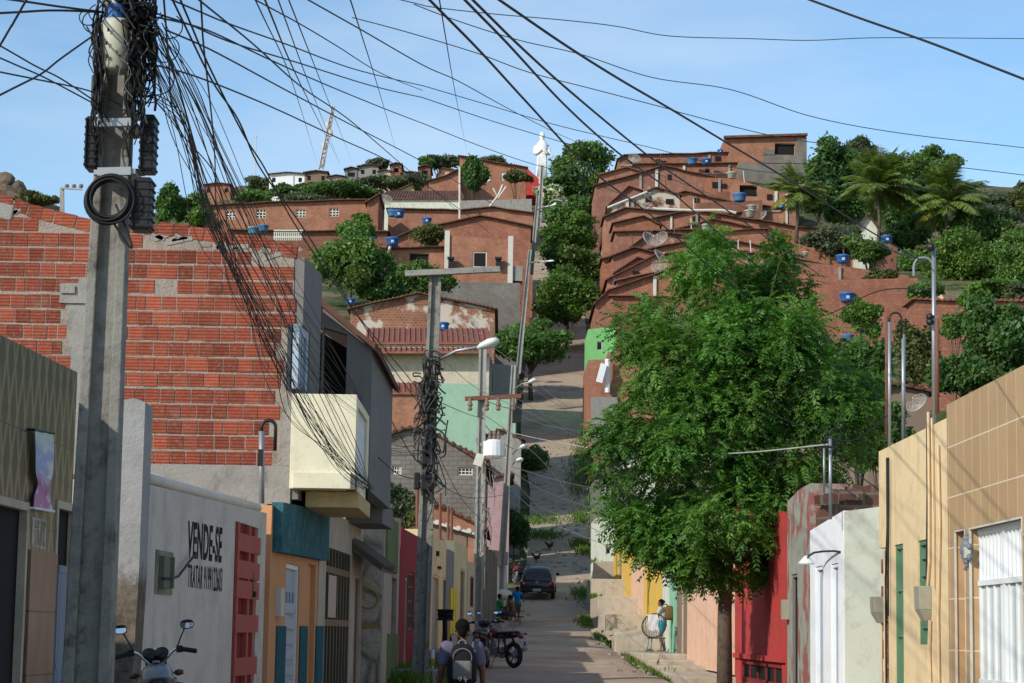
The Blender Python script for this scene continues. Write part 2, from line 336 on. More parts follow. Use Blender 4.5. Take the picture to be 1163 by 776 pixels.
    if roof:
        m=MB(); th=.1
        for i in range(len(tp)-1):
            (l,zl),(r,zr)=tp[i],tp[i+1]; sl=(zr-zl)/max(1e-3,r-l)
            if i==0: l-=ends[0]; zl-=sl*ends[0]
            if i==len(tp)-2: r+=ends[1]; zr+=sl*ends[1]
            e=.012; m.hexa([pl.P(l,zl+e,-over),pl.P(r,zr+e,-over),pl.P(r,zr+e,W+.2),pl.P(l,zl+e,W+.2),pl.P(l,zl+th,-over),pl.P(r,zr+th,-over),pl.P(r,zr+th,W+.2),pl.P(l,zl+th,W+.2)])
            # tile ends along the gable edge
            n=max(2,int((r-l)/.3))
            for k in range(n):
                a=l+(r-l)*(k+.5)/n; zz=zl+(zr-zl)*(k+.5)/n+th
                m.tube([pl.P(a,zz-.02+random.uniform(0,.03),-over-.04),pl.P(a,zz-.02+random.uniform(0,.03),-over+.5)],.09,6)
        m.build('roof',M[rm] if isinstance(rm,str) else rm,o)
    return o,pl
def extra(o,name,fn,mat,smooth=False,**kw):
    m=MB(); fn(m); return m.build(name,mat,o,smooth,**kw)
def win(u0,v0,u1,v1,m='glass',fr='grey',rec=.12,mt=(0,0),k='window',**kw): return dict(k=k,r=(u0,v0,u1,v1),m=M[m],fr=M[fr] if fr else None,rec=rec,mt=mt,**kw)
def door(*a,**kw): kw.setdefault('rec',.15); return win(*a,k='door',**kw)
# ---------------------------------------------------------------- ground
def gmat(name,kind):
    m,nt,b=newmat(name); o=objc(nt)
    n1=noise(nt,o,.22,6,.65); n2=noise(nt,o,2.2,6,.7); n3=noise(nt,o,14,4,.7)
    if kind=='terrain':
        c=mixc(nt,ramp(nt,n2,.35,.7),(.11,.10,.05),(.24,.19,.13)); c=mixc(nt,ramp(nt,n1,.42,.55),c,(.045,.07,.022))
    elif kind=='street':
        c=mixc(nt,ramp(nt,n2,.35,.7),(.40,.31,.22),(.52,.42,.31)); c=mixc(nt,ramp(nt,n1,.47,.62),c,(.31,.235,.165)); c=mixc(nt,ramp(nt,n3,.62,.72),c,(.12,.1,.08))
    elif kind=='track':
        c=mixc(nt,ramp(nt,n2,.4,.62),(.33,.265,.185),(.48,.40,.29)); n4=noise(nt,mapping(nt,o,(1,.6,1)),.33,5,.6)
        c=mixc(nt,ramp(nt,n4,.6,.7),c,(.13,.13,.06)); c=mixc(nt,ramp(nt,n3,.6,.7),c,(.17,.14,.10))
    elif kind=='paved':
        c=mixc(nt,ramp(nt,n2,.35,.7),(.36,.285,.21),(.48,.39,.29)); c=mixc(nt,ramp(nt,n1,.47,.62),c,(.28,.22,.165))
    L(nt,c,b.inputs['Base Color']); b.inputs['Roughness'].default_value=.95; b.inputs['Specular IOR Level'].default_value=.1
    h=nd(nt,'ShaderNodeMath',operation='ADD'); L(nt,n2,h.inputs[0]); L(nt,n3,h.inputs[1]); bump(nt,b,h.outputs[0],.6,.06); return m
ys=sorted(set([round(float(y),3) for y in _py]+[round(y,3) for y in np.arange(-80,520,4.0)]+list(np.arange(520,1500,40.0))))
xs=list(np.arange(-420,-40,12.0))+list(np.arange(-40,-8,4.0))+list(np.arange(-8,12,1.0))+list(np.arange(12,60,4.0))+list(np.arange(60,430,12.0))
vs=[(x,y,G(x,y)-.1) for y in ys for x in xs]; nx=len(xs)
fs=[(j*nx+i,j*nx+i+1,(j+1)*nx+i+1,(j+1)*nx+i) for j in range(len(ys)-1) for i in range(nx-1)]
gm=MB(); gm.add(vs,fs); g=gm.build('ground',gmat('hillside_dirt','terrain'),None,True); tag(g,kind='structure')
RD=[(-60,-1.6,3.6),(40,-1.2,3.6),(45,-1.1,3.4),(60,-.6,3.9),(84,.3,3.9),(97,.8,4.1),(112,1.3,5),(140,1.8,6.6),(170,1.3,7.4),(200,1.8,8.4),(230,2.6,9.2),(280,3.5,10),(330,4,10.5)]
def ribbon(name,mt,d0,d1,lift,dl=0,dr=0):
    m=MB(); yy=[y for y in ys if d0*K-1e-6<=y<=d1*K+1e-6]; P=[]
    for y in yy:
        d=y/K; a=float(np.interp(d,[r[0] for r in RD],[r[1] for r in RD]))+dl; b=float(np.interp(d,[r[0] for r in RD],[r[2] for r in RD]))+dr
        for k in range(9):
            P.append((a+(b-a)*k/8,y,G(a+(b-a)*k/8,y)+lift))
    m.add(P,[(j*9+i,j*9+i+1,(j+1)*9+i+1,(j+1)*9+i) for j in range(len(yy)-1) for i in range(8)])
    o=m.build(name,mt,None,True); tag(o,kind='structure'); return o
ribbon('street',gmat('street_dirt','street'),-60,112,.012)
ribbon('dirt_track',gmat('track_dirt','track'),108,170,.02)
ribbon('paved_slope',gmat('paved_slope','paved'),166,330,.03)
# raised pavements: boxes of rough concrete, stepping up with the street
def pave(name,segs,mat):
    m=MB()
    for d0,d1,x0,x1,x2,x3,z in segs:
        zb=prof(d0*K)-.4
        m.hexa([(x0,d0*K,zb),(x1,d0*K,zb),(x3,d1*K,zb),(x2,d1*K,zb),(x0,d0*K,z),(x1,d0*K,z),(x3,d1*K,z),(x2,d1*K,z)])
    return tag(m.build(name,mat,None,False,.03),kind='structure')
pave('left_pavement',[(-10,30,-3.9,-1.6,-3.4,-1.5,.42),(30.05,40,-3.4,-1.5,-3.0,-1.3,.46),(40.05,46,-2.9,-1.3,-2.6,-1.2,.75),(46.05,60,-2.6,-1.15,-2.0,-.55,1.05),(60.05,74,-2,-.6,-1.3,.05,1.5),(74.05,90,-1.4,0,-.6,.5,1.95)],M['conc'])
RP=[(-10,47,3.6,5.9,3.6,5.9,.36),(47.05,53.9,4.2,5.9,4.15,5.9,.55),(54,56.9,4.12,5.9,4.1,5.9,.33+.35),(57,59.4,4.1,5.9,4.1,5.9,.80),(59.45,67.5,4.08,6,4.05,6,.95),(67.55,73.5,3.75,6,3.75,6,1.55),(73.55,80,3.75,6,3.75,6,2.2),(80.05,88,3.75,6.2,3.8,6.2,2.95),(88.05,97,3.85,6.4,4.0,6.4,3.85),(97.05,106,4.3,6.5,4.9,6.8,4.9)]
pave('right_pavement',RP,M['step'])
# ---------------------------------------------------------------- sky and sun
W=bpy.data.worlds.new('World'); S.world=W; W.use_nodes=True; nt=W.node_tree; bg=nt.nodes['Background']
SUN_EL=math.radians(28.5); SX,SYY=-.74,-.672
sky=nt.nodes.new('ShaderNodeTexSky'); sky.sky_type='NISHITA'; sky.sun_disc=False; sky.sun_elevation=SUN_EL; sky.sun_rotation=math.atan2(SX,SYY); sky.dust_density=.5; sky.ozone_density=2.2; sky.air_density=1.0; sky.altitude=200
tc=nt.nodes.new('ShaderNodeTexCoord').outputs['Generated']
n=noise(nt,mapping(nt,tc,(1.6,1.6,7),(0,.25,.3)),2.1,7,.55); n2=noise(nt,mapping(nt,tc,(1,1,3.2),loc=(3,1,0)),1.6,3,.5)
f=nd(nt,'ShaderNodeMath',operation='MULTIPLY'); L(nt,ramp(nt,n,.38,.76),f.inputs[0]); L(nt,ramp(nt,n2,.35,.7),f.inputs[1])
f2=nd(nt,'ShaderNodeMath',operation='MULTIPLY_ADD'); L(nt,f.outputs[0],f2.inputs[0]); f2.inputs[1].default_value=.8; f2.inputs[2].default_value=.0
SKYW=(4.2,4.7,5.2)
tint=mixc(nt,1.0,sky.outputs[0],(.75,.865,.90),'MULTIPLY')
L(nt,mixc(nt,f2.outputs[0],tint,(1,1,1)),bg.inputs[0])
mx=[x for x in nt.nodes if x.type=='MIX'][-1]; mx.inputs[7].default_value=(*SKYW,1); mx.clamp_result=False
bg.inputs[1].default_value=.13
sl=bpy.data.lights.new('sun','SUN'); so=bpy.data.objects.new('sun',sl); COL.objects.link(so); sl.energy=2.6; sl.angle=math.radians(.53); sl.color=(1,.93,.82)
tosun=Vector((SX*math.cos(SUN_EL),SYY*math.cos(SUN_EL),math.sin(SUN_EL))); so.rotation_euler=tosun.to_track_quat('Z','Y').to_euler(); so.location=(-20,-20,40)
S.view_settings.view_transform='Standard'; S.view_settings.look='None'; S.view_settings.exposure=.6; S.view_settings.gamma=1
S.render.engine='CYCLES'; S.cycles.max_bounces=9; S.cycles.diffuse_bounces=7; S.cycles.transparent_max_bounces=6; S.cycles.use_denoising=True
# ================================================================ LEFT SIDE, NEAR
# tiled facade ---------------------------------------------------
def leaf_tile():
    m,nt,b=newmat('leaf_pattern_tile'); o,wv=wallvec(nt)
    ws=[]
    for ang,loc in ((.42,0),(-.42,.37)):
        w=nd(nt,'ShaderNodeTexWave'); w.inputs['Scale'].default_value=1.15; w.inputs['Distortion'].default_value=1.4; w.inputs['Detail'].default_value=1.5; w.inputs['Detail Scale'].default_value=1.3
        L(nt,mapping(nt,wv,(1.25,1,1),(0,0,ang),(loc,0,0)),w.inputs['Vector']); ws.append(ramp(nt,w.outputs['Fac'],.78,.98))
    mx=nd(nt,'ShaderNodeMath',operation='MAXIMUM'); L(nt,ws[0],mx.inputs[0]); L(nt,ws[1],mx.inputs[1])
    n=noise(nt,wv,1.2,4); base=mixc(nt,ramp(nt,n,.4,.6),(.085,.066,.03),(.105,.083,.04)); c=mixc(nt,mx.outputs[0],base,(.26,.215,.125))
    t=nt.nodes.new('ShaderNodeTexBrick'); L(nt,wv,t.inputs['Vector']); t.offset=0
    for k,v in (('Scale',1),('Brick Width',.9),('Row Height',.62),('Mortar Size',.006),('Mortar Smooth',.1)): t.inputs[k].default_value=v
    c=mixc(nt,t.outputs['Fac'],c,(.07,.06,.04)); L(nt,c,b.inputs['Base Color']); b.inputs['Roughness'].default_value=.35; b.inputs['Specular IOR Level'].default_value=.4; return m
M['leaft']=leaf_tile()
AT=(-150,10.4); BT=(88,15.3)
o,pl=house('tiled_house','house front clad in olive brown tiles with a leaf pattern, beside the thick concrete pole',AT,BT,[(-150,307),(88,423)],6,M['leaft'],zb=.3,
  ops=[door(-75,555,21,1100,'dark','beige',rec=.05,fw=.06,fn=(-.01,.045)),door(53,567,76,1100,'dark','beige',rec=.05,fw=.06,fn=(-.01,.045))])
def bounce_low(m):
    a0,a1,z0,z1=pl.rect((22,625,53,1100)); pl.slab(m,a0,a1,.5,z1,-.02,.003)
def bounce_tile():
    m,nt,b=newmat('bounce_lit_tile'); o,wv=wallvec(nt); n=noise(nt,mapping(nt,wv,(2,.7,1),(0,0,.35)),2,5)
    c=mixc(nt,ramp(nt,n,.35,.65),(.19,.105,.07),(.28,.165,.11)); t=nt.nodes.new('ShaderNodeTexBrick'); L(nt,wv,t.inputs['Vector']); t.offset=0
    for k,v in (('Scale',1),('Brick Width',3.0),('Row Height',.43),('Mortar Size',.006)): t.inputs[k].default_value=v
    c=mixc(nt,t.outputs['Fac'],c,(.08,.05,.035)); L(nt,c,b.inputs['Base Color']); b.inputs['Roughness'].default_value=.4; return m
extra(o,'bounce_lit_panel',bounce_low,bounce_tile())  # same tiles; the redder, paler tone paints bounced light between the doors
def slats(m):
    a0,a1,z0,z1=pl.rect((53,641,62,1100))
    for i in range(5):
        a=a0+(a1-a0)*(i+.5)/5; pl.slab(m,a-.035,a+.035,.45,z1,-.03,.03)
    pl.slab(m,a0,a1,z1-.05,z1-.01,-.035,.035); pl.slab(m,a0,a1,(z1+.45)/2,(z1+.45)/2+.05,-.035,.035)
extra(o,'shutter',slats,plain('blue_grey_shutter',(.16,.22,.3),.5))
def sten(m):
    for (u0,v0,u1,v1) in ((36,590,38,621),(43.5,592,45,622),(50,591,51.5,622),(36,589,51,591.5),(36,620,51,622.5),(37,600,44,601.5)):
        a0,a1,z0,z1=pl.rect((u0,v0,u1,v1)); pl.slab(m,a0,a1,z0,z1,-.004,.002)
extra(o,'stencil',sten,plaster('worn_white_stencil',(.5,.47,.42),.9,(.2,.13,.09),ssc=6))
# hanging banner, pinched where its tie pulls it in
def banner():
    mb=MB(); nU,nV=10,26
    for side in (0,1):
        vs=[]
        for j in range(nV+1):
            t=j/nV; w=1-.5*math.exp(-((t-.72)/.12)**2)
            for i in range(nU+1):
                x=(i/nU-.5)*w; a,z=pl.sz(42.5+x*21,489+t*88+(i/nU)*4)
                vs.append(pl.P(a,z,-.045-.02*math.sin(i*1.3+t*5)*(.3+(1-w)*2.2)+side*.006))
        mb.add(vs,[(j*(nU+1)+i,j*(nU+1)+i+1,(j+1)*(nU+1)+i+1,(j+1)*(nU+1)+i) for j in range(nV) for i in range(nU)])
    m,nt,b=newmat('pastel_banner'); oc=nt.nodes.new('ShaderNodeTexCoord').outputs['Generated']; s=nt.nodes.new('ShaderNodeSeparateXYZ'); L(nt,oc,s.inputs[0])
    n=noise(nt,mapping(nt,oc,(2,2,5)),1.6,4); c=mixc(nt,ramp(nt,s.outputs[2],.25,.55),(.5,.2,.33),(.33,.4,.58)); c=mixc(nt,ramp(nt,n,.5,.62),c,(.62,.58,.6)); c=mixc(nt,ramp(nt,s.outputs[2],.72,.95),c,(.5,.6,.5))
    L(nt,c,b.inputs['Base Color']); b.inputs['Roughness'].default_value=.6
    t=thing('banner','narrow pink and blue pastel banner hanging on the olive tiles','banner',pl.P(pl.sz(42,577)[0],pl.sz(42,577)[1]))
    mb.build('cloth',m,t,True)
    for v in (488,577):
        r=MB(); a0,z=pl.sz(31,v); a1,z1=pl.sz(54,v+4); r.tube([pl.P(a0,z,-.045),pl.P(a1,z1,-.045)],.010,6); r.tube([pl.P(a0,z,-.045),pl.P(a0,z,.02)],.010,6); r.build('rod',M['whitepaint'] if v==577 else M['black'],t)
banner()
# stained pier -----------------------------------------------------
def pier():
    m,nt,b=newmat('stained_pier'); o=objc(nt); s=nt.nodes.new('ShaderNodeSeparateXYZ'); L(nt,o,s.inputs[0]); n=noise(nt,o,2.2,6,.7)
    a=nd(nt,'ShaderNodeMath',operation='MULTIPLY_ADD'); L(nt,n,a.inputs[0]); a.inputs[1].default_value=.9; L(nt,s.outputs[2],a.inputs[2])
    n2=noise(nt,o,7,5,.7); lo=mixc(nt,ramp(nt,n2,.35,.65),(.085,.06,.04),(.2,.17,.13)); hi=mixc(nt,ramp(nt,n,.3,.7),(.27,.265,.255),(.38,.37,.36))
    f=nd(nt,'ShaderNodeMapRange'); L(nt,a.outputs[0],f.inputs[0]); f.inputs[1].default_value=1.98; f.inputs[2].default_value=2.16
    L(nt,mixc(nt,f.outputs[0],lo,hi),b.inputs['Base Color']); b.inputs['Roughness'].default_value=.95; bump(nt,b,n2,.6,.03)
    mb=MB(); p=[PY(u,v,17.25) for u,v in ((128,456),(152,455),(165,457))]; p0=PY(128,900,17.25); p1=PY(165,900,17.25); x1=p[2].x
    mb.prism([(p[0].x,p[0].y,.35),(x1-.04,p[0].y,.35),(x1,p[0].y,1.9),(x1,p[0].y,p[2].z),(p[1].x,p[0].y,p[1].z+.02),(p[0].x,p[0].y,p[0].z)],(0,.42,0))
    single(mb,'concrete_pier',m,'grey pier stained brown below, between the thick pole and the white wall','pillar')
pier()
# sale wall --------------------------------------------------------
AV=(148,17.45); BV=(303,24.9)
o,pv=house('sale_house','low white plastered house wall with black painted letters and a red metal gate',AV,BV,[(148,545),(303,583)],7,M['wall'],zb=.3,
  ops=[door(261,594,287.5,1000,'dred',None,rec=.03)])
gate=[c for c in o.children if c.name.startswith('door')][0]; gate.name='gate'
M['gatered']=plaster('gate_red',(.40,.085,.075),.3,(.2,.07,.06),rough=.6,bs=.05)
a0,a1,z0,z1=pv.rect((261,594,287.5,1000)); z0=.45
m=MB(); w=a1-a0
for zz in (z0+.05,z0+.52,z0+1.0,z0+1.38,z1-.62,z1-.32): pv.slab(m,a0+.02,a1-.02,zz,zz+.2,-.035,.029)
for a in (a0+.04,a0+w*.5,a1-.42): pv.slab(m,a,a+.14,z0,z1-.02,-.028,.028)
m.build('gate_panels',M['gatered'],gate)
m=MB()
for i in range(9):
    a=a0+.2+(w-.6)*i/8; m.tube([pv.P(a,z0+1.5,.008),pv.P(a,z1-.6,.008)],.018,6)
m.build('bars',M['gatered'],gate)
m=MB(); pv.slab(m,a1-.55,a1-.45,z1-.75,z1-.55,-.04,.0); m.tube([pv.P(a1-.5,z1-.75,-.05),pv.P(a1-.5,z1-.82,-.05)],.03,6); m.build('padlock',M['black'],gate)
# the writing
def lettering(txt,u0,vt0,u1,vt1,hpx,off,name,sp=1.04):
    c=bpy.data.curves.new('txt','FONT'); c.body=txt; c.offset=off; c.size=1; c.space_character=sp; c.resolution_u=3
    ob=bpy.data.objects.new('txt',c); COL.objects.link(ob); bpy.context.view_layer.update()
    me=bpy.data.meshes.new_from_object(ob.evaluated_get(bpy.context.evaluated_depsgraph_get())); bpy.data.objects.remove(ob)
    V=[v.co.copy() for v in me.vertices]; x0=min(v.x for v in V); x1=max(v.x for v in V); y0=min(v.y for v in V); y1=max(v.y for v in V)
    tl=pv.sz(u0,vt0); tr=pv.sz(u1,vt1); bl=pv.sz(u0,vt0+hpx[0]); br=pv.sz(u1,vt1+hpx[1])
    q=MB(); P=[]
    for v in V:
        s=(v.x-x0)/(x1-x0); t=(v.y-y0)/(y1-y0); a=tl[0]+(tr[0]-tl[0])*s; zt=tl[1]+(tr[1]-tl[1])*s; zb=bl[1]+(br[1]-bl[1])*s
        P.append(pv.P(a,zb+(zt-zb)*t,-.004))
    q.add(P,[tuple(p.vertices) for p in me.polygons]); return q.build(name,M['blackpaint'],o)
M['blackpaint']=plaster('black_wall_paint',(.012,.012,.012),.12,(.3,.29,.28),ssc=9)
lettering('VENDE-SE',213.5,591,252.5,599,(43,41),.026,'lettering')
lettering('TRATAR 9199122603',213.5,640.5,252.5,645,(27,28),.008,'lettering',1.12)
def mbx(m):
    a0,a1,z0,z1=pv.rect((179,632,186,668)); pv.slab(m,a0,a1,z0,z1,-.06,.01); pv.slab(m,a1+.02,a1+.06,z0,z1,-.09,.01)
extra(o,'meter_box',mbx,plaster('mossy_meter_box',(.17,.18,.13),.4))
def stn(m):
    a0,a1,z0,z1=pv.rect((177,631,195,668)); pv.slab(m,a0-.05,a1,z0-.06,z1+.04,-.012,.004)
extra(o,'plaster_patch',stn,plaster('mossy_plaster_patch',(.27,.27,.2),.7,(.06,.07,.035)))
def wirew(m):
    q=[(178,657),(188,657),(196,654),(203,645),(209,637),(215,630)]; m.tube([pv.P(*pv.sz(u,v),-.06) for u,v in q],.014,5)
extra(o,'wire',wirew,M['cable'])
m=MB(); m.tube([pv.P(*pv.sz(u,v),.05) for u,v in ((158,538),(200,551),(250,564.5),(297,577.5))],.055,10); m.build('drain_pipe',M['pvc'],o,True)
def capt(m):
    for i in range(26):
        u=166+i*5; a,z=pv.sz(u,548+(u-166)*.26); m.tube([pv.P(a,z-.02,.12),pv.P(a+.18,z+.0,1.4)],.09,6)
extra(o,'roof',capt,M['tilered'])
# riser with crooked head
def riser(u,vt,vb,d,lab,r=.045,hook=True,X=None,mat='steel',side=1):
    t=thing('service_mast',lab,'mast',PY(u,vb,d)); m=MB(); p0=PY(u,vb,d); p1=PY(u,vt+8,d); m.tube([p0,p1],r,8); m.build('pipe',M[mat],t,True)
    if hook:
        m=MB(); pts=[p1]; R=.085
        for k in range(9):
            a=math.pi*k/8; pts.append(p1+Vector((side*(R-R*math.cos(a)),0,.05+R*math.sin(a))))
        pts.append(pts[-1]-Vector((0,0,.28))); m.tube(pts,r*.62,7); m.build('weatherhead',M['black'] if mat=='steel' else M[mat],t,True)
    return t
t=riser(297,482,572,24.4,'short steel riser with curled top above the end of the white wall',.035)
m=MB(); m.box(PY(296,520,24.3),(.06,.06,.2)); m.build('insulator_rack',M['black'],t)
# two storey house: raw brick flank, grey front, cream balcony ---------------
DB=26.5; xr=PY(334.5,400,DB).x; xl=PY(-70,400,DB).x
bh=thing('brick_house','two storey house with bare red block flank and grey plastered front','house',(xr-2,DB*K,.3))
topv=[(-70,204),(0,221),(60,237),(100,247),(165,250),(230,258),(300,270),(334.5,278)]
tops=[(PY(u,v,DB).x,PY(u,v,DB).z) for u,v in topv]; zt=lambda x: float(np.interp(x,[q[0] for q in tops],[q[1] for q in tops]))
zbr=PY(240,528,DB).z; y0=DB*K
m=MB(); m.prism([(x,y0-.0035,z-.03) for x,z in [(xl,zbr+.09)]+tops+[(xr,zbr+.03)]] ,(0,.2,0)); 
m.build('mortar',plaster('block_mortar',(.34,.285,.235),.5,(.15,.12,.1),bs=.9,ssc=2),bh)
m=MB(); r2=random.Random(3); zc=zbr; row=0; hcol=0
pal=[(1,.9,.85),(.85,.8,.8),(1.1,1.05,1),(.86,.82,.82),(1,1,1),(1.1,1.06,1.03),(.72,.70,.70)]
colx0,colx1=PY(75,400,DB).x,PY(101,400,DB).x; colzt=PY(88,318,DB).z
while zc<max(z for x,z in tops)+.1:
    x=xl-r2.random()*.2; h=r2.uniform(.168,.176); gap=.031
    if row%6==4: gap=.042
    while x<xr-.02:
        w=r2.choice([.19,.19,.19,.19,.185,.285,.11]) if r2.random()<.3 else .19
        xe=min(x+w,xr-.005); xs0=max(x,xl); mid=(xs0+xe)/2; top=zt(mid)
        ok = xe-xs0>.04 and not (colx0-.02<mid<colx1 and zc<colzt) and not (row<9 and xe>PY(321,400,DB).x+(.06*r2.random()))
        if ok and zc+h<top+.02:
            if zc+h>top-.2:   # uppermost course follows the sloping top, loosely laid
                sl=(zt(mid+.3)-zt(mid-.3))/.6; ang=sl+r2.uniform(-.05,.05); dz=top-(zc+h)-.005+r2.uniform(-.02,.015)
            else: ang=r2.uniform(-.012,.012); dz=r2.uniform(-.004,.004)
            c=r2.choice(pal); f=r2.uniform(.82,1.15); m.col=tuple(q*f for q in c)
            if not(r2.random()<.003): m.box((mid,y0+.0575+r2.uniform(-.004,.004),zc+h/2+dz),(xe-xs0-.004,.14,h),Matrix.Rotation(-ang,3,'Y'))
        elif xe-xs0>.05 and not (colx0-.02<mid<colx1 and zc<colzt) and .05<top-.2-zc<h+.02:
            hc=top-.215-zc; c=r2.choice(pal); m.col=c; m.box((mid,y0+.0575,zc+hc/2),(xe-xs0-.004,.14,hc),Matrix.Rotation(r2.uniform(-.03,.03),3,'Y'))
        x+=w+r2.uniform(.008,.016)
    zc+=h+gap; row+=1
def blockmat():
    m_,nt,b=newmat('ceramic_block'); o=objc(nt); a=nd(nt,'ShaderNodeAttribute',attribute_name='col'); s=nt.nodes.new('ShaderNodeSeparateXYZ'); L(nt,o,s.inputs[0])
    n=noise(nt,o,1.4,6,.7); n2=noise(nt,o,22,4,.7); c=mixc(nt,1.0,(.32,.088,.052),a.outputs['Color'],'MULTIPLY'); c=mixc(nt,ramp(nt,n,.35,.75,(1,1,1),(.62,.55,.52)),(0,0,0),c) if False else mixc(nt,1.0,c,ramp(nt,n,.35,.8,(1.05,1.02,1),(.6,.55,.55)),'MULTIPLY')
    mm=nd(nt,'ShaderNodeMath',operation='MULTIPLY'); L(nt,ramp(nt,n2,.55,.72),mm.inputs[0]); mm.inputs[1].default_value=.55; c=mixc(nt,mm.outputs[0],c,(.30,.22,.18)); n5=noise(nt,o,3.2,6,.75); m5=nd(nt,'ShaderNodeMath',operation='MULTIPLY'); L(nt,ramp(nt,n5,.56,.7),m5.inputs[0]); m5.inputs[1].default_value=.6; c=mixc(nt,m5.outputs[0],c,(.26,.17,.13))
    L(nt,c,b.inputs['Base Color']); b.inputs['Roughness'].default_value=.85; b.inputs['Specular IOR Level'].default_value=.15
    w=nd(nt,'ShaderNodeTexWave'); w.bands_direction='Z'; w.inputs['Scale'].default_value=7.2; w.inputs['Distortion'].default_value=.4; L(nt,o,w.inputs['Vector'])
    h=nd(nt,'ShaderNodeMath',operation='ADD'); L(nt,w.outputs['Fac'],h.inputs[0]); L(nt,n2,h.inputs[1]); bump(nt,b,h.outputs[0],.7,.012); return m_
m.build('block_wall',blockmat(),bh)
# rubble and mortar lumps along the broken top
m=MB()
for i in range(60):
    x=r2.uniform(xl,xr); u=r2.random(); 
    if not(PY(170,300,DB).x<x<PY(320,300,DB).x or x<PY(20,300,DB).x): continue
    m.box((x,y0+.05,zt(x)-r2.choice([.19,.2,.22])+r2.uniform(-.03,.03)),(r2.uniform(.05,.25),.13,r2.uniform(.03,.07)),Matrix.Rotation(r2.uniform(-.5,.5),3,'Y'))
m.build('rubble',M['conc'],bh); m=MB(); p=PY(3,240,DB); m.box((p.x,p.y+.04,p.z),(.3,.14,.22),Matrix.Rotation(.2,3,'Y')); m.build('mortar_lump',M['conc'],bh,bevel=.03)
m=MB(); m.hexa([(colx0,y0-.01,.3),(colx1,y0-.01,.3),(colx1,y0+.2,.3),(colx0,y0+.2,.3),(colx0,y0-.01,colzt),(colx1,y0-.01,colzt),(colx1,y0+.2,colzt),(colx0,y0+.2,colzt)])
p=PY(69,322,DB); q=PY(101,345,DB); m.box(((p.x+q.x)/2,y0+.07,(p.z+q.z)/2),(q.x-p.x,.22,p.z-q.z)); p=PY(70,325,DB); q=PY(86,334,DB); m.box(((p.x+q.x)/2,y0+.03,(p.z+q.z)/2),(q.x-p.x,.2,p.z-q.z))
m.build('column',M['conc'],bh)
zc_=PY(330,573,DB).z; m=MB(); m.hexa([(xl,y0-.02,zc_),(xr-.002,y0-.02,zc_),(xr-.002,y0+.2,zc_),(xl,y0+.2,zc_),(xl,y0-.02,zbr),(xr-.002,y0-.02,zbr),(xr-.002,y0+.2,zbr),(xl,y0+.2,zbr)]); m.hexa([(xl,y0-.02,.3),(xr-.3,y0-.02,.3),(xr-.3,y0+.2,.3),(xl,y0+.2,.3),(xl,y0-.02,zc_),(xr-.3,y0-.02,zc_),(xr-.3,y0+.2,zc_),(xl,y0+.2,zc_)]); 
xp=PY(322,450,DB).x; zp=PY(322,392,DB).z; m.box(((xp+xr)/2-.001,y0+.005,(zp+zbr)/2),(xr-xp-.003,.06,zp-zbr)); m.build('render_coat',M['conc'],bh)
# grey street front, up to the loggia
AF=(334.5,DB+.0); BF=(366,28.9); pf=Plane(AF,BF); a1,zf=pf.sz(366,313); a0,zf0=pf.sz(334.5,279)
wz=pf.rect((340.5,372,351.5,446))
m=MB(); holes_wall(m,pf,[(0.001,zf0),(a1,zf)],PY(340,570,27).z,[wz],.22); 
m.prism([pf.P(.01,2.9,.45),pf.P(.01,zf0-.05,.45),pf.P(a1,zf-.05,.45),pf.P(a1,2.9,.45)],Vector((-4.4,0,0))); m.prism([(xr-.25,y0+.22,zf0-.25),(xr-.25,y0+.22,zf0-.06),(xl,y0+.22,zt(xl)-.25),(xl,y0+.22,.3),(xr-.25,y0+.22,.3)],(0,2.4,0))
m.build('wall',M['dgrey'],bh)
m=MB(); pf.slab(m,*wz,.12,.17); w_=m.build('window',M['glass'],bh)
m=MB(); pf.slab(m,wz[0],wz[0]+.2,wz[2],wz[3],.02,.1); pf.slab(m,wz[1]-.2,wz[1],wz[2],wz[3],.02,.1); pf.slab(m,(wz[0]+wz[1])/2-.04,(wz[0]+wz[1])/2+.04,wz[2],wz[3],.03,.1); pf.slab(m,wz[0],wz[1],wz[3]-.12,wz[3],.025,.1); m.build('frame',M['bluepaint'],w_)
# far wall of the loggia with the dark doorway, and its tiled shed roof
D2=28.95; P2=lambda u,v: PY(u,v,D2)
xa,xb=P2(364,450).x,P2(421.5,450).x; xo0,xo1=P2(366,450).x,P2(392.5,450).x
za=P2(366,350).z; zb_=P2(421.5,397).z; z_fl=P2(400,556).z; z_dt=P2(380,372).z; z_db=P2(380,470).z
m=MB(); yy=D2*K; zl=lambda x: za+(zb_-za)*(x-xa)/(xb-xa)
m.prism([(xo1,yy,z_fl),(xb,yy,z_fl),(xb,yy,zl(xb)),(xo1,yy,zl(xo1))],(0,.2,0)); m.prism([(xa,yy,z_fl),(xo0,yy,z_fl),(xo0,yy,zl(xo0)),(xa,yy,zl(xa))],(0,.2,0)); m.prism([(xo0,yy,z_dt),(xo1,yy,z_dt-.1),(xo1,yy,zl(xo1)),(xo0,yy,zl(xo0))],(0,.2,0)); m.prism([(xo0,yy,z_fl),(xo1,yy,z_fl),(xo1,yy,z_db),(xo0,yy,z_db)],(0,.2,0))
m.hexa([(xb-.2,yy+.201,z_fl),(xb,yy+.201,z_fl),(xb+.05,yy+5,z_fl),(xb-.15,yy+5,z_fl),(xb-.2,yy+.201,zl(xb)),(xb,yy+.201,zl(xb)),(xb+.05,yy+5,zl(xb)),(xb-.15,yy+5,zl(xb))])
m.hexa([(xa-3,yy+2.4,z_fl),(xb-.25,yy+2.4,z_fl),(xb-.2,yy+5,z_fl),(xa-3,yy+5,z_fl),(xa-3,yy+2.4,za),(xb-.25,yy+2.4,zb_),(xb-.2,yy+5,zb_),(xa-3,yy+5,za)])
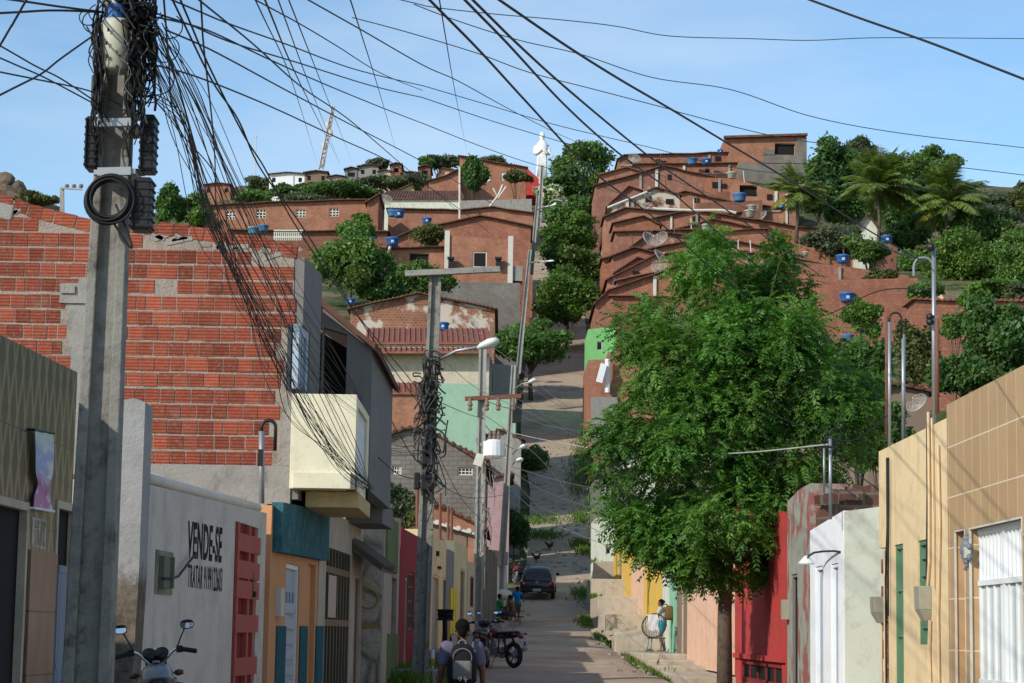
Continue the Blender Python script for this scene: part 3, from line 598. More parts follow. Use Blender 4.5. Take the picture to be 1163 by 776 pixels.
m.build('loggia_wall',M['dgrey'],bh)
m=MB(); m.hexa([(xa-.6,yy+.7,z_fl),(xb-.21,yy+.7,z_fl),(xb-.21,yy+.9,z_fl),(xa-.6,yy+.9,z_fl),(xa-.6,yy+.7,za+.05),(xb-.21,yy+.7,zb_-.02),(xb-.21,yy+.9,zb_-.02),(xa-.6,yy+.9,za+.05)]); m.build('dark_backing',M['dark'],bh)  # near-black sheet standing in for the shade inside the doorway
m=MB(); q0=(xa-.6,za+.5); q1=(xb+.1,zb_-.08)
m.hexa([(q0[0],yy-.12,q0[1]),(q1[0],yy-.12,q1[1]),(q1[0]+.05,yy+5.2,q1[1]),(q0[0],yy+5.2,q0[1]),(q0[0],yy-.12,q0[1]+.1),(q1[0],yy-.12,q1[1]+.1),(q1[0]+.05,yy+5.2,q1[1]+.1),(q0[0],yy+5.2,q0[1]+.1)]); m.build('roof',M['tile'],bh)
# balcony
D3=26.35; b0=PY(331.5,447,D3); b1=PY(405.5,446,D3); bb=PY(405,556,D3).z; yb=D3*K; ye=28.9*K; zt3=b0.z; zt4=PY(421,470,28.9).z
m=MB(); m.hexa([(b0.x,yb,bb),(b1.x,yb,bb),(b1.x,yb+.13,bb),(b0.x,yb+.13,bb),(b0.x,yb,zt3),(b1.x,yb,zt3),(b1.x,yb+.13,zt3),(b0.x,yb+.13,zt3)])
m.hexa([(b0.x,yb+.13,bb+.001),(b1.x-.002,yb+.13,bb+.001),(b1.x-.002,ye,bb+.001),(b0.x,ye,bb+.001),(b0.x,yb+.13,bb+.14),(b1.x-.002,yb+.13,bb+.14),(b1.x-.002,ye,bb+.14),(b0.x,ye,bb+.14)])
for h0,h1,y_0,y_1 in ((bb,bb+.2,yb+.131,ye),(bb,zt3-.02,ye-.5,ye),(bb,zt3-.01,yb+.131,yb+.35),(zt3-.13,zt3-.015,yb+.35,ye-.5)): m.box((b1.x-.066,(y_0+y_1)/2,(h0+h1)/2),(.13,y_1-y_0-.002,h1-h0))
p=PY(328.5,536,D3-.02); m.box(((p.x+b1.x)/2+.0,yb+.05,bb+(p.z-bb)/2),(b1.x-p.x-.1,.22,p.z-bb-.004))
bal=m.build('balcony',plaster('balcony_cream',(.72,.67,.49),.3,(.42,.38,.28),bs=.2,ssc=1.4,flake=.3,flakec=(.63,.58,.44)),bh,False,.008)
m=MB()
for i in range(11):
    y=yb+.4+(ye-yb-.95)*i/10; m.tube([(b1.x-.05,y,bb+.2),(b1.x-.05,y,zt3-.13)],.014,5)
for zz in (.35,.65,.95): m.tube([(b1.x-.05,yb+.35,bb+zz),(b1.x-.05,ye-.5,bb+zz)],.012,5)
m.build('grille',M['whitepaint'],bal)
m=MB(); p=PY(347,577,D3+.4); q=PY(421,577,D3+.4); m.hexa([(p.x,yb+.4,q.z),(b1.x+.02,yb+.4,q.z),(b1.x+.02,ye+.3,q.z),(p.x,ye+.3,q.z),(p.x,yb+.4,bb-.01),(b1.x+.02,yb+.4,bb-.01),(b1.x+.02,ye+.3,bb-.01),(p.x,ye+.3,bb-.01)]); m.build('balcony_beam',plaster('beam_ochre',(.5,.38,.18),.3),bal)
# ================================================================ LEFT SIDE, further up
M['red2']=plaster('left_red_paint',(.33,.045,.05),.25,(.2,.06,.05)); M['slatew']=plaster('slate_paint',(.2,.21,.23),.25); M['offw']=plaster('aged_cream_wall',(.55,.48,.37),.5,(.25,.21,.17))
M['teal']=plaster('teal_paint',(.03,.115,.14),.6,(.12,.22,.22),ssc=2); M['orange']=plaster('orange_paint',(.62,.31,.15),.25,(.35,.22,.14)); M['tdado']=plaster('teal_dado',(.022,.10,.13),.3,(.1,.16,.16))
o,pt=house('teal_house','small shop front with teal board above orange walls and dark teal base',(309,25.2),(363,29.6),[(309,574),(363,582)],.5,M['orange'],zb=.35,ops=[door(320,640,335.5,1000,'bluepaint','whitepaint',rec=.3,mt=(0,0)),door(345,640,354,1000,'orange',None,rec=.2)],t=.35)
def fas(m):
    a0,z0=pt.sz(309,627); a1,_=pt.sz(364,636); b0=pt.sz(312,571)[1]; b1=pt.sz(364,581)[1]; c0=z0; c1=pt.sz(364,637)[1]
    m.hexa([pt.P(a0,c0,-.12),pt.P(a1,c1,-.12),pt.P(a1,c1,.02),pt.P(a0,c0,.02),pt.P(a0,b0,-.12),pt.P(a1,b1,-.12),pt.P(a1,b1,.02),pt.P(a0,b0,.02)])
extra(o,'fascia',fas,M['teal'])
for u0,u1 in ((309.2,319.5),(336,344.5),(354.5,362.8)):
    m=MB(); a0,a1,z0,z1=pt.rect((u0,711,u1,1000)); pt.slab(m,a0,a1,.36,z1,-.02,.005); m.build('dado',M['tdado'],o)
def dpan(m):
    a0,a1,z0,z1=pt.rect((320,640,335.5,1000)); zz=.5
    for i in range(7): pt.slab(m,a0+.12,a1-.12,zz+i*.2,zz+i*.2+.13,.03,.068)
    for i in range(4):
        a=a0+.2+(a1-a0-.4)*i/3; m.tube([pt.P(a,1.98,.045),pt.P(a,z1-.5,.045)],.02,5)
extra([c for c in o.children if c.name.startswith('door')][0],'panels',dpan,M['bluepaint'])
def mb2(m):
    a0,a1,z0,z1=pt.rect((313,668,317,700)); pt.slab(m,a0,a1,z0,z1,-.07,.0)
extra(o,'meter_box',mb2,M['ltank'])
# gate house with olive sheet metal gate, brown door and its little tiled canopy
o,pg=house('gate_house','grey house with tall olive metal gate and brown door under a small awning',(364,29.8),(413,36.0),[(364,578),(413,598)],6,M['beige'],zb=.4,ops=[door(366,624,394,1000,'olive',None,rec=.15),door(399.5,652,407,1000,'wood','beige',rec=.15)])
gt=[c for c in o.children if c.name.startswith('door')][0]; gt.name='gate'
a0,a1,z0,z1=pg.rect((366,624,394,1000)); m=MB(); n=8
for i in range(n+1):
    a=a0+(a1-a0-.08)*i/n; pg.slab(m,a,a+.09,.5,z1-.02,.01,.068)
pg.slab(m,a0,a1,1.55,1.65,.004,.06); pg.slab(m,a0,a1,2.35,2.45,.004,.06); m.build('ribs',M['olive'],gt)
m=MB(); pg.slab(m,a0+.5,a0+1.6,1.68,2.32,.008,.03); m.build('mesh_panel',M['steel'],gt)
def awn(m):
    A=[pg.P(*pg.sz(u,v),n) for u,v,n in ((397,613,.0),(418,625,0))]; z=A[0].z
    a0=pg.sz(400,620)[0]; a1=pg.sz(413,620)[0]
    m.hexa([pg.P(a0,z-.15,0),pg.P(a1,z-.15,0),pg.P(a1,z-.5,-.5),pg.P(a0,z-.5,-.5),pg.P(a0,z-.03,0),pg.P(a1,z-.03,0),pg.P(a1,z-.4,-.5),pg.P(a0,z-.4,-.5)])
    for i in range(9):
        a=a0+(a1-a0)*i/8; m.tube([pg.P(a,z-.0,0),pg.P(a,z-.4,-.55)],.07,6)
extra(o,'awning',awn,plaster('weathered_awning',(.16,.14,.12),.6))
m=MB(); a=pg.sz(396,588)[0]; pg.slab(m,a,a+2.2,pg.sz(408,600)[1],pg.sz(408,578)[1],-.55,.05); m.build('canopy_slab',M['dgrey'],o)
# stone clad flank + green/beige front
o,pgn=house('stone_house','narrow house with rough stone flank and a green painted front',(437.5,37.1),(455,42.4),[(437.5,587),(455,589)],3,M['beige'],zb=.5,ops=[door(441.5,655,447,1000,'dgrey',None,rec=.12)])
m=MB(); a0,a1,z0,z1=pgn.rect((437.6,590,449.5,649)); pgn.slab(m,a0,a1,z0,z1+.02,-.05,.01); m.build('green_panel',M['green'],o)
m=MB(); a0,a1,z0,z1=pgn.rect((437.6,720,449.5,900)); pgn.slab(m,a0,a1,.6,z1,-.03,.01); m.build('green_base',M['green'],o)
m=MB(); p=PY(410,588,37); q=PY(437.5,588,37); YF=39.42; m.box(((p.x+q.x)/2,YF,(p.z+.5)/2),(q.x-p.x+.02,.22,p.z-.5))
def stonemat():
    m_,nt,b=newmat('rough_stone_cladding'); oc=objc(nt); v=nd(nt,'ShaderNodeTexVoronoi'); v.feature='DISTANCE_TO_EDGE'; v.inputs['Scale'].default_value=2.6; L(nt,mapping(nt,oc,(1,1,.75)),v.inputs['Vector'])
    n=noise(nt,oc,3,6,.7); c=mixc(nt,ramp(nt,n,.3,.7),(.36,.31,.24),(.52,.46,.37)); c=mixc(nt,ramp(nt,v.outputs[0],.02,.16,(1,1,1),(0,0,0)),c,(.22,.19,.15)); L(nt,c,b.inputs['Base Color']); b.inputs['Roughness'].default_value=.9
    h=nd(nt,'ShaderNodeMath',operation='ADD'); L(nt,v.outputs[0],h.inputs[0]); L(nt,n,h.inputs[1]); bump(nt,b,h.outputs[0],1,.12); return m_
st=m.build('stone_flank',stonemat(),o)
m=MB(); c=PY(421,681,36.85); m.torus((c.x,YF-.115,c.z),.17,.018,Matrix.Rotation(math.pi/2,3,'X')); c=PY(421,711,36.85); m.box((c.x,YF-.115,c.z),(.36,.02,.05)); m.box((c.x-.02,YF-.116,c.z+.03),(.05,.02,.14)); m.build('emblem',plain('ochre_paint',(.3,.22,.08),.8),st)
m=MB(); p=PY(411,586,37); q=PY(438,586,37); m.box(((p.x+q.x)/2,YF+.1,p.z+.05),(q.x-p.x+.1,.4,.1)); m.build('coping',M['whitepaint'],o)
o,_=house('red_house','deep red painted house with barred window behind the middle pole',(455.5,42.6),(481,47.8),[(455.5,599),(481,613)],6,M['red2'] if 'red2' in M else M['red'],zb=.6,ops=[win(463.5,650,470,716,'glass','brown',mt=(4,3)),door(456.5,655,460,1000,'brown','beige',rec=.1)])
o,pc=house('cream_house','cream house with tall blue grey door behind the black railing basket',(482,48.2),(507,56),[(482,601),(507,617)],6,M['lcream'],zb=.8,ops=[door(488,652,495.5,1000,'slate','lcream',rec=.2),door(500,655,504,1000,'greenwood','lcream',rec=.12)])
m=MB(); a,z=pc.sz(496,629); m.box(pc.P(a,z,-.02),(.1,.5,.12)); a,z=pc.sz(498,645); m.box(pc.P(a,z,-.03),(.1,.9,.06)); m.build('wall_ornament',M['black'],o)
o,py=house('slate_yellow_house','narrow house slate grey above with bright yellow stripes below',(507.3,56.2),(516,59.4),[(507.3,623),(516,627)],5,M['slatew'] if 'slatew' in M else M['grey'],zb=1,ops=[])
a0,a1,z0,z1=py.rect((507.4,668,516,1000)); m=MB()
for i in range(3): w=(a1-a0)/3; py.slab(m,a0+i*w+.02,a0+(i+.72)*w,1,z1,-.05,.01)
m.build('yellow_stripes',plain('yellow_stripe',(.62,.5,.03),.6),o)
o,_=house('pale_house','pale cream house with single brown doorway next to the yellow stripes',(516.3,59.6),(531,66),[(516.3,614),(531,622)],5,M['lcream'],zb=1,ops=[door(520,645,525,1000,'wood','beige',rec=.15)])
o,_=house('worn_house','low worn beige house front just before the second pole',(531.3,66.2),(549,75),[(531.3,638),(549,640)],5,M['beige'],zb=1.2,ops=[win(534,655,538,690,'glass','wood'),door(543,652,547,900,'dark',None)])
# plank fence and white shed near the people
m=MB(); r3=random.Random(5)
pfn=Plane((549.5,75.5),(563,84))
for i in range(26):
    a=pfn.len*i/26; h=pfn.sz(555,626)[1]+r3.uniform(-.1,.15); pfn.slab(m,a,a+pfn.len/26*.86,1.4,h,-.02+r3.uniform(-.02,.02),.02)
single(m,'plank_fence',plain('grey_planks',(.16,.15,.13),.9,var=.4),'weathered grey upright plank fence between the worn house and white shed','fence')
o,_=house('white_shed','low whitewashed shed behind the seated people',(562,86),(577,96),[(562,625),(577,627)],4,M['grey'],zb=1.7,ops=[door(563,642,568,900,'whitepaint',None),door(571,640,576,900,'whitepaint',None)])
# roofs and gardens behind the left fronts
def gab(name,label,us,top,d,Ln,mat,roof=True,ops=(),rm='tile',**kw):
    return house(name,label,(us[0],d),(us[1],d),top,Ln,mat,roof=roof,ops=ops,rm=rm,**kw)
gab('low_brick_house','low orange brick house with sagging tile roof behind the cream fronts',(462,548),[(462,566),(500,576),(548,600)],76,9,M['brick4'])
gab('tarp_shed','shed with white sheet roof among the back yards',(487,530),[(487,594),(530,606)],66,3,M['brown'],rm='ltank')
gab('rubble_shed','heap like brick shed with broken tiles behind the red house',(455,500),[(455,612),(478,600),(500,618)],60,5,M['brick2'])
gab('grey_block_house','large grey block house with tiled gable and two vent grids',(422,552),[(414,506),(462,488),(487,490),(552,529)],86,12,M['block'],
    ops=[win(445,529,456,539,'dark','ltank',k='vent',mt=(3,1)),win(520,531,537,540,'dark','ltank',k='vent',mt=(3,1))])
gab('pink_house','faded pink walled house half hidden by the transformer pole',(545,579),[(545,545),(579,540)],104,8,M['pink'])
gab('cream_back_house','pale cream house with two bands of red roof tiles',(416,556),[(416,389),(556,389)],136,9,M['offw'] if 'offw' in M else M['beige'],roof=False,ops=[win(441,426,448,434,'dark','beige')])
def slope(name,label,q,mat,th=.12,parent=None):
    "tiled roof slope given by four sight points (u,v,d), eaves first"
    P=[PY(*x) for x in q]; m=MB(); e=Vector((0,0,th)); m.hexa(P+[p+e for p in P])
    n=int((P[1]-P[0]).length/.35)
    for i in range(n+1):
        t=i/n; a=P[0].lerp(P[1],t)+e; b=P[3].lerp(P[2],t)+e; m.tube([a,b],.09,5)
    if parent: return m.build('roof',mat,parent)
    return single(m,name,mat,label,'roof')
hb=[x for x in bpy.data.objects if x.name=='cream_back_house'][0]
slope('',None,[(416,391,135.8),(556,391,135.8),(553,375,143),(418,375,143)],M['tilered'],parent=hb)
slope('',None,[(412,401.5,134.8),(556,401.5,134.8),(554,393,137.2),(416,393,137.2)],M['tilered'],parent=hb)
gab('brick_annex','low brick annex under red tiles in front of the pale cream house',(416,482),[(416,446),(482,446)],131,4,M['brick4'],roof=False)
hb=[x for x in bpy.data.objects if x.name=='brick_annex'][0]
slope('',None,[(416,448,130.8),(484,448,130.8),(482,437,134.5),(416,437,134.5)],M['tilered'],parent=hb)
gab('mint_house','pale mint green house wall at the foot of the steep slope',(496,586),[(496,435),(553,437),(553.5,449),(586,452)],127,9,plaster('mint_wall',(.30,.46,.34),.25,(.2,.24,.2)),roof=False)
gab('slope_shed','small red tiled lean to below the mint green wall',(478,552),[(478,498),(520,508),(552,523)],112,6,M['beige'])
gab('dusty_house','dusty rendered house in front of the mint green wall by the slope',(546,592),[(546,498),(568,489),(592,499)],115,7,M['conc'],ops=[win(570,510,577,520,'dark','ltank')])
gab('grey_corner_house','tall grey rendered house at the corner of the paved slope',(553,588),[(553,395),(560,413),(588,416)],142,10,M['grey'],roof=False,ops=[win(557,418,562,446,'dark','ltank',mt=(2,0))])
gab('patched_house','orange gabled house with flaking white plaster patches',(398,562),[(398,352),(475,334),(562,352)],160,14,M['patchy'])
o,_=gab('windowed_brick_house','bare brick house with two dark windows above a grey base',(505,582),[(505,267),(583,273)],200,14,M['brick4'],roof=False,ops=[win(537,286,553,304,'dark','ltank',fw=.12,sill=M['ltank'])])
m=MB(); p=PY(496,320,199.7); q=PY(591,320,199.7); zb=G(q.x,q.y)-3; m.hexa([(p.x,p.y,zb),(q.x,p.y,zb),(q.x,p.y+14,zb),(p.x,p.y+14,zb),(p.x,p.y,p.z),(q.x,p.y,p.z),(q.x,p.y+14,p.z),(p.x,p.y+14,p.z)]); m.build('base',M['block'],o)
p=PY(592,320,200.5); m=MB(); m.box((p.x-.55,p.y+.7,p.z+.75),(1.3,2.4,1.5)); m.build('balcony',M['grey'],o)
for u in (512,566):
    p=PY(u,300,199.6); m=MB(); m.box(p,(.5,.4,.9)); m.box(p+Vector((0,-.2,.55)),(.7,.6,.2)); m.build('wall_lamp',M['black'],o)
m=MB(); p=PY(508,270,199.9); m.box((p.x,p.y,p.z-2),(.5,.2,5.4)); p=PY(580,275,199.9); m.box((p.x,p.y,p.z-2),(.5,.2,5.2)); m.build('column',M['ltank'],o)
o,_=gab('shaded_brick_house','brick house with black sheet roof and a wide unglazed window',(437,504.5),[(437,284),(504.5,282)],201,11,M['brick4'],roof=True,rm='black',ops=[win(465,288,487,302,'dark','brown',rec=.3),win(441,293,449,302,'dark','ltank',mt=(1,2))])
gab('long_brick_house','long low brick house with a row of vent grids on the hill',(232,418),[(232,235),(300,231),(418,228)],232,14,M['brick4'],ops=[win(291,238,302,248,'dark','ltank',k='vent',mt=(2,2),mw=.12),win(336,238,347,247,'dark','ltank',k='vent',mt=(2,2),mw=.12),win(374,237,385,246,'dark','ltank',k='vent',mt=(2,2),mw=.12),win(257,240,267,249,'dark','ltank',k='vent',mt=(2,2),mw=.12)])
gab('brick_tower_house','brick flank with dark tile edge at the end of the long house',(417,430),[(417,230),(430,222)],230,9,M['brick3'])
gab('balustrade_house','flat roofed house with white balustrade below the long brick house',(262,440),[(262,262),(440,264)],216,8,M['brick2'])
o=bpy.data.objects['balustrade_house']; m=MB()
for i in range(14):
    p=PY(312+i*2.3,266,213); m.lathe([(.08,0),(.14,.25),(.06,.6),(.12,.9)],p-Vector((0,0,.7)),6)
m.bar(PY(311,262,213),PY(344,262,213),.3,.15); m.bar(PY(311,270,213),PY(344,270,213),.3,.15); m.build('balustrade',M['ltank'],o)
gab('ridge_brick_house','wide rust coloured brick house with low gable above the windowed house',(440,603),[(440,275),(470,262),(545,246),(603,258)],222,10,M['brick3'])
gab('upper_brick_house','long brick wall house below the white walled roof',(441,606),[(441,238),(520,240),(560,236),(606,243)],240,12,M['brick4'])
gab('white_wall_house','whitewashed house with brown tile roof edge below the dark bush',(437,525),[(437,225),(525,225)],252,8,M['offwhite'],roof=False)
slope('',None,[(434,226,251.6),(527,226,251.6),(523,218,256),(440,218,256)],M['tile'],parent=bpy.data.objects['white_wall_house'])
gab('grey_terrace_house','grey rendered terrace wall behind the crooked roof poles',(523,604),[(523,228),(604,226)],247,8,M['conc'],roof=False)
gab('red_end_house','brick house with bright red end wall under the statue',(522,598),[(522,178),(598,191)],290,12,M['brick4'],ops=[win(569,196,582,205,'whitepaint','ltank'),win(550,200,557,207,'whitepaint','ltank')])
m=MB(); p=PY(598.3,191,289.9); q=PY(612,203,289.9); zb=PY(605,222,290).z; m.prism([(p.x,p.y-.03,p.z),(q.x,p.y-.03,q.z),(q.x,p.y-.03,zb),(p.x,p.y-.03,zb)],(0,8,0)); m.build('red_wall',M['red'],bpy.data.objects['red_end_house'])
gab('small_gable_house','little brick gable house beside the dark columnar bush',(487,523),[(487,206),(505,201),(523,192)],286,9,M['brick4'])
gab('peach_gable_house','tiny peach gable house on the crest',(497,516),[(497,199),(502,192),(516,194)],300,6,M['peach'])
gab('yellow_gable_house','low ochre gable wall beside the white walled house',(440,471),[(440,222),(469,209),(471,220)],262,6,plaster('ochre_wall',(.5,.4,.2),.3))
crest=[(306,346,197,'white painted hut under a pale sheet roof at the end of the crest','white'),(346,372,195,'dark wooden hut on stilts over the bushes','brown'),(372,392,200,'rusty sheet roofed hut next to the leaning mast','pink'),(392,406,191,'slate dark hut standing above its neighbours on the crest','dgrey'),(407,430,188,'grey hut with white corner posts on the crest','grey'),(430,444,194,'low dusty hut squeezed between taller huts','beige'),(444,456,186,'narrow tall brick hut on the crest','brick3'),(456,476,196,'brown roofed hut with a wide front right of the tall brick hut','brown'),(476,489,189,'dim brick hut beside palm like bushes','brick2'),(232,262,209,'low brick hut with white gable at the far end of the hill','brick4')]
for u0,u1,v,lab,mt in crest:
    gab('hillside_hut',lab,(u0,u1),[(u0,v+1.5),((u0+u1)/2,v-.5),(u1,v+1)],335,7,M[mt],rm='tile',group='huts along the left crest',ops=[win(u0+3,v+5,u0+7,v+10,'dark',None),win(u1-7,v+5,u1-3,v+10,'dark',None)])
# ================================================================ RIGHT SIDE, NEAR
def tantile():
    m,nt,b=newmat('tan_glazed_tile'); o,wv=wallvec(nt); t=nt.nodes.new('ShaderNodeTexBrick'); L(nt,mapping(nt,wv,loc=(.1,.13,0)),t.inputs['Vector']); t.offset=0
    for k,v in (('Scale',1),('Brick Width',.44),('Row Height',.6),('Mortar Size',.007),('Mortar Smooth',.05),('Bias',0)): t.inputs[k].default_value=v
    t.inputs['Color1'].default_value=(.47,.315,.17,1); t.inputs['Color2'].default_value=(.43,.28,.15,1); t.inputs['Mortar'].default_value=(.72,.6,.45,1)
    n=noise(nt,o,1.7,5); c=mixc(nt,1.0,t.outputs[0],ramp(nt,n,.3,.7,(.92,.92,.92),(1.06,1.05,1.04)),'MULTIPLY'); L(nt,c,b.inputs['Base Color']); b.inputs['Roughness'].default_value=.42; b.inputs['Specular IOR Level'].default_value=.35
    bump(nt,b,t.outputs['Fac'],-.3,.005); return m
M['tantile']=tantile()
XA,XB=(1300,16.8),(1075,24.35)
o,pr=house('tan_tile_house','house front in tan glazed tiles with white metal door',XB,XA,[(1075,460),(1300,344)],6,M['tantile'],zb=.3,
  ops=[win(1086,601,1098,1000,'tantile','ltank',rec=.12,maxrec=.12,fw=.02,fn=(-.006,.02),k='niche'),door(1103,592,1164,1000,'whitepaint','ltank',rec=.15,maxrec=.15,fw=.025,fn=(-.008,.02))])
dr=[c for c in o.children if c.name.startswith('door')][0]; a0,a1,z0,z1=pr.rect((1103,592,1164,1000)); z0=.4
m=MB(); n=14
for i in range(n+1):
    a=a0+.03+(a1-a0-.06)*i/n
    pr.slab(m,a-.025,a+.025,z0,1.0,.105,.15); pr.slab(m,a-.025,a+.025,z1-.62,z1-.04,.105,.15)
    if i%2==0: pr.slab(m,a-.03,a+.03,1.0,z1-.62,.105,.15)
for zz in (1.0,z1-.66,z1-.08): pr.slab(m,a0+.02,a1-.02,zz,zz+.06,.085,.145)
pr.slab(m,(a0+a1)/2-.03,(a0+a1)/2+.03,z0,z1-.03,.088,.145); m.build('ribs',M['whitepaint'],dr)
m=MB(); pr.slab(m,a0+.04,a1-.04,1.06,z1-.68,.13,.148); m.build('pane',plain('frosted_pane',(.5,.55,.55),.2),dr)
def liz(m):
    for u,v,r in ((1100,612,.05),(1100,619,.07),(1100,625,.085),(1100,631,.07),(1100,637,.05),(1100,642,.03),(1097,618,.04),(1103,621,.04),(1097,629,.04),(1103,633,.045),(1098,646,.02)):
        a,z=pr.sz(u,v); m.sphere(pr.P(a,z,-.02),r,8)
extra(o,'wall_ornament',liz,M['slate'])
m=MB(); a,z=pr.sz(1103,640); m.box(pr.P(a-.02,z+.12,-.04),(.06,.08,.12)); m.build('door_bell',M['ltank'],o)
# cream house
o,pc2=house('cream_plaster_house','smooth cream house front with green door, green shutter and cable risers',(998,28.7),(1075,24.4),[(998,513),(1075,475)],6,M['cream'],zb=.3,
  ops=[door(998.6,622,1010,1000,'brick2' if False else 'conc','rust',rec=.16,maxrec=.16,fw=.05),door(1017,618,1027,1000,'greenwood','greenwood',rec=.25,mt=(1,3)),win(1043,613,1056,732,'greenwood','greenwood',rec=.2,mt=(0,5),k='shutter')])
def stoneop(m):
    rr=random.Random(9); a0,a1,z0,z1=pc2.rect((998.6,622,1010,1000))
    for i in range(60):
        m.box(pc2.P(rr.uniform(a0+.1,a1-.1),rr.uniform(.5,z1-.15),.13),(rr.uniform(.1,.2),rr.uniform(.15,.35),rr.uniform(.1,.2)))
extra(o,'stone_infill',stoneop,M['brick2'])
for (u0,v0,v1) in ((1055,666,706),(1003,678,708)):
    m=MB(); a,z1=pc2.sz(u0,v0); z0=pc2.sz(u0,v1)[1]; P=lambda a,z,n: pc2.P(a,z,n); w=.17
    m.hexa([P(a-w*.7,z0,-.07),P(a+w*.7,z0,-.07),P(a+w*.7,z0,0),P(a-w*.7,z0,0),P(a-w,z0+.14,-.15),P(a+w,z0+.14,-.15),P(a+w,z0+.14,0),P(a-w,z0+.14,0)])
    m.hexa([P(a-w,z0+.141,-.15),P(a+w,z0+.141,-.15),P(a+w,z0+.141,0),P(a-w,z0+.141,0),P(a-w,z1,-.16),P(a+w,z1,-.16),P(a+w,z1,0),P(a-w,z1,0)]); m.build('meter_box',M['meter'],o,bevel=.01)
def cond(m):
    for us,r in (([(1057,468),(1058,570),(1058,640),(1056,670)],.02),([(1059,705),(1058,740),(1060,800)],.022),([(1061,475),(1063,600),(1063,668)],.016),([(1068,505),(1070,600),(1068,700),(1070,820)],.02),([(1004,700),(1004,810)],.015),([(1007,625),(1008,820)],.018)):
        m.tube([pc2.P(*pc2.sz(u,v),-.03) for u,v in us],r,6)
extra(o,'conduit',cond,plain('cream_conduit',(.6,.45,.27),.6))
for us in ([(1010.5,520),(1011,600),(1009,660),(1010,800)],[(1012.5,520),(1012,620),(1012,700)],[(1056.5,486),(1057,560),(1056,660)]):
    m=MB(); m.tube([pc2.P(*pc2.sz(u,v),-.04) for u,v in us],.014,6); m.build('cable_drop',M['cable'],o)
riser(1010.2,358,520,28.2,'tall thin steel riser with hooked head rising from the left end of the cream house',.024)
riser(1026,372,500,30.2,'plain galvanised post behind the cream house, right of the hooked riser',.03,hook=False)
riser(1060.5,276,480,26.5,'tallest galvanised mast by the tan tiles with lamp hook',.028,hook=False)
t=bpy.data.objects['service_mast.003']; 
def mast3(m):
    p=PY(1060,312,26.5); pts=[p+Vector((0,0,0))]
    for k in range(9):
        a=math.pi*k/8; pts.append(p+Vector((-.13+.13*math.cos(a),0,.1+.13*math.sin(a))))
    pts.append(pts[-1]-Vector((0,0,.12))); m.tube(pts,.016,7)
extra(t,'hook',mast3,M['steel'])
for v in (360,366):
    m=MB(); m.sphere(PY(1056,v,26.4),.05,8); m.bar(PY(1052,v,26.4),PY(1061,v,26.4),.04,.04); m.build('insulator',M['black'],t)
m=MB(); m.sphere(PY(1057,281,26.4),.06,8); m.build('insulator',M['black'],t)
riser(1064.5,355,470,26.2,'rusty red pole lashed to the tallest galvanised mast',.026,hook=False,mat='rust')
riser(1007,352,500,31,'rusty brown pole standing behind the hooked riser',.026,hook=False,mat='rust')
riser(943,488,590,31.5,'dark steel riser with crooked head over the white house roof',.026)
riser(936,497,560,31.6,'shorter crooked pipe beside the white house riser',.018)
def cx(m):
    p=PY(943,508,31.4); 
    m.bar(p+Vector((-.16,0,0)),p+Vector((.1,0,0)),.04,.04)
extra(bpy.data.objects['service_mast.006'],'insulator',cx,M['black'])
# white house
o,pw=house('white_house','bright whitewashed house front with curved lamp arm and two pale doors',(920,35.0),(958,31.6),[(920,603),(958,580)],4,M['white'],zb=.3,
  ops=[door(926.5,643,935,1000,'bluepaint','white',rec=.12,label='pale blue door with brown worn patch'),door(944.5,640,952.5,1000,'bluepaint','white',rec=.12)])
m=MB(); p=PY(958,581,31.55); q=PY(1003,578,31.55); m.prism([(p.x+.01,p.y,.3),(q.x+.4,p.y,.3),(q.x+.4,p.y,q.z+.1),(p.x+.01,p.y,p.z)],(0,.12,0)); m.build('side_wall',M['offwhite'],o)
def lamp(m):
    pts=[pw.P(*pw.sz(u,v),n) for u,v,n in ((955,627,0),(951,626,-.06),(945,626.5,-.14),(940,628,-.22),(937,632,-.27),(936,637,-.29))]; m.tube(pts,.018,6)
extra(o,'lamp_arm',lamp,M['black'])
m=MB(); p=pw.P(*pw.sz(936,640),-.29); m.lathe([(.03,.12),(.07,.08),(.14,0),(.13,-.02)],p,12); m.build('lamp_shade',M['lampw'],o)
# ruined brick wall behind it
zr=PY(958,600,34).z; gab('brick_ruin','broken dark brick wall with loose rubble behind the white house',(931,1004),[(931,582),(937,571),(952,562),(975,553),(1004,549)],34.2,.5,M['ruin'],roof=False,zb=zr)
m=MB(); rr=random.Random(4)
for i in range(26):
    u=rr.uniform(938,998); p=PY(u,556+(998-u)*.2,34.1+rr.uniform(0,.4)); m.box(p,(rr.uniform(.2,.4),.2,rr.uniform(.1,.18)),Matrix.Rotation(rr.uniform(-.4,.4),3,'Y'))
o=m.build('rubble',M['ruin'],bpy.data.objects['brick_ruin'])
o,pfd=house('faded_house','narrow house with peeling red and green paint and dark doorway',(894,38.6),(920,35.1),[(894,570),(908,556),(920,549)],.6,M['faded'],zb=.4,ops=[door(899,652,906,1000,'dark','dgrey',rec=.25)])
m=MB(); a0,a1,z0,z1=pfd.rect((888.5,682,894,704)); pfd.slab(m,.12,.42,z0,z1,-.13,-.002); m.build('meter_box',M['meter'],o)
o,pred=house('bright_red_house','bright red painted house front behind the big tree trunk',(835,47.2),(893.5,38.8),[(835,575),(893.5,582)],5,M['red'],zb=.4,ops=[win(841,751,888,778,'dark','dred',rec=.4,fw=.1,mt=(4,0),mm=M['dred'])])
m=MB(); a0,a1,z0,z1=pred.rect((835,744,893,750)); pred.slab(m,a0,a1-.1,z0,z1,-.06,.01); m.build('ledge',M['red'],o)
o,_=house('peach_house','peach painted house front left of the big tree trunk',(781,59.2),(834.5,47.3),[(781,590),(834.5,585)],5,M['peach'],zb=.6,ops=[door(812,660,817,1000,'brown','peach',rec=.1)])
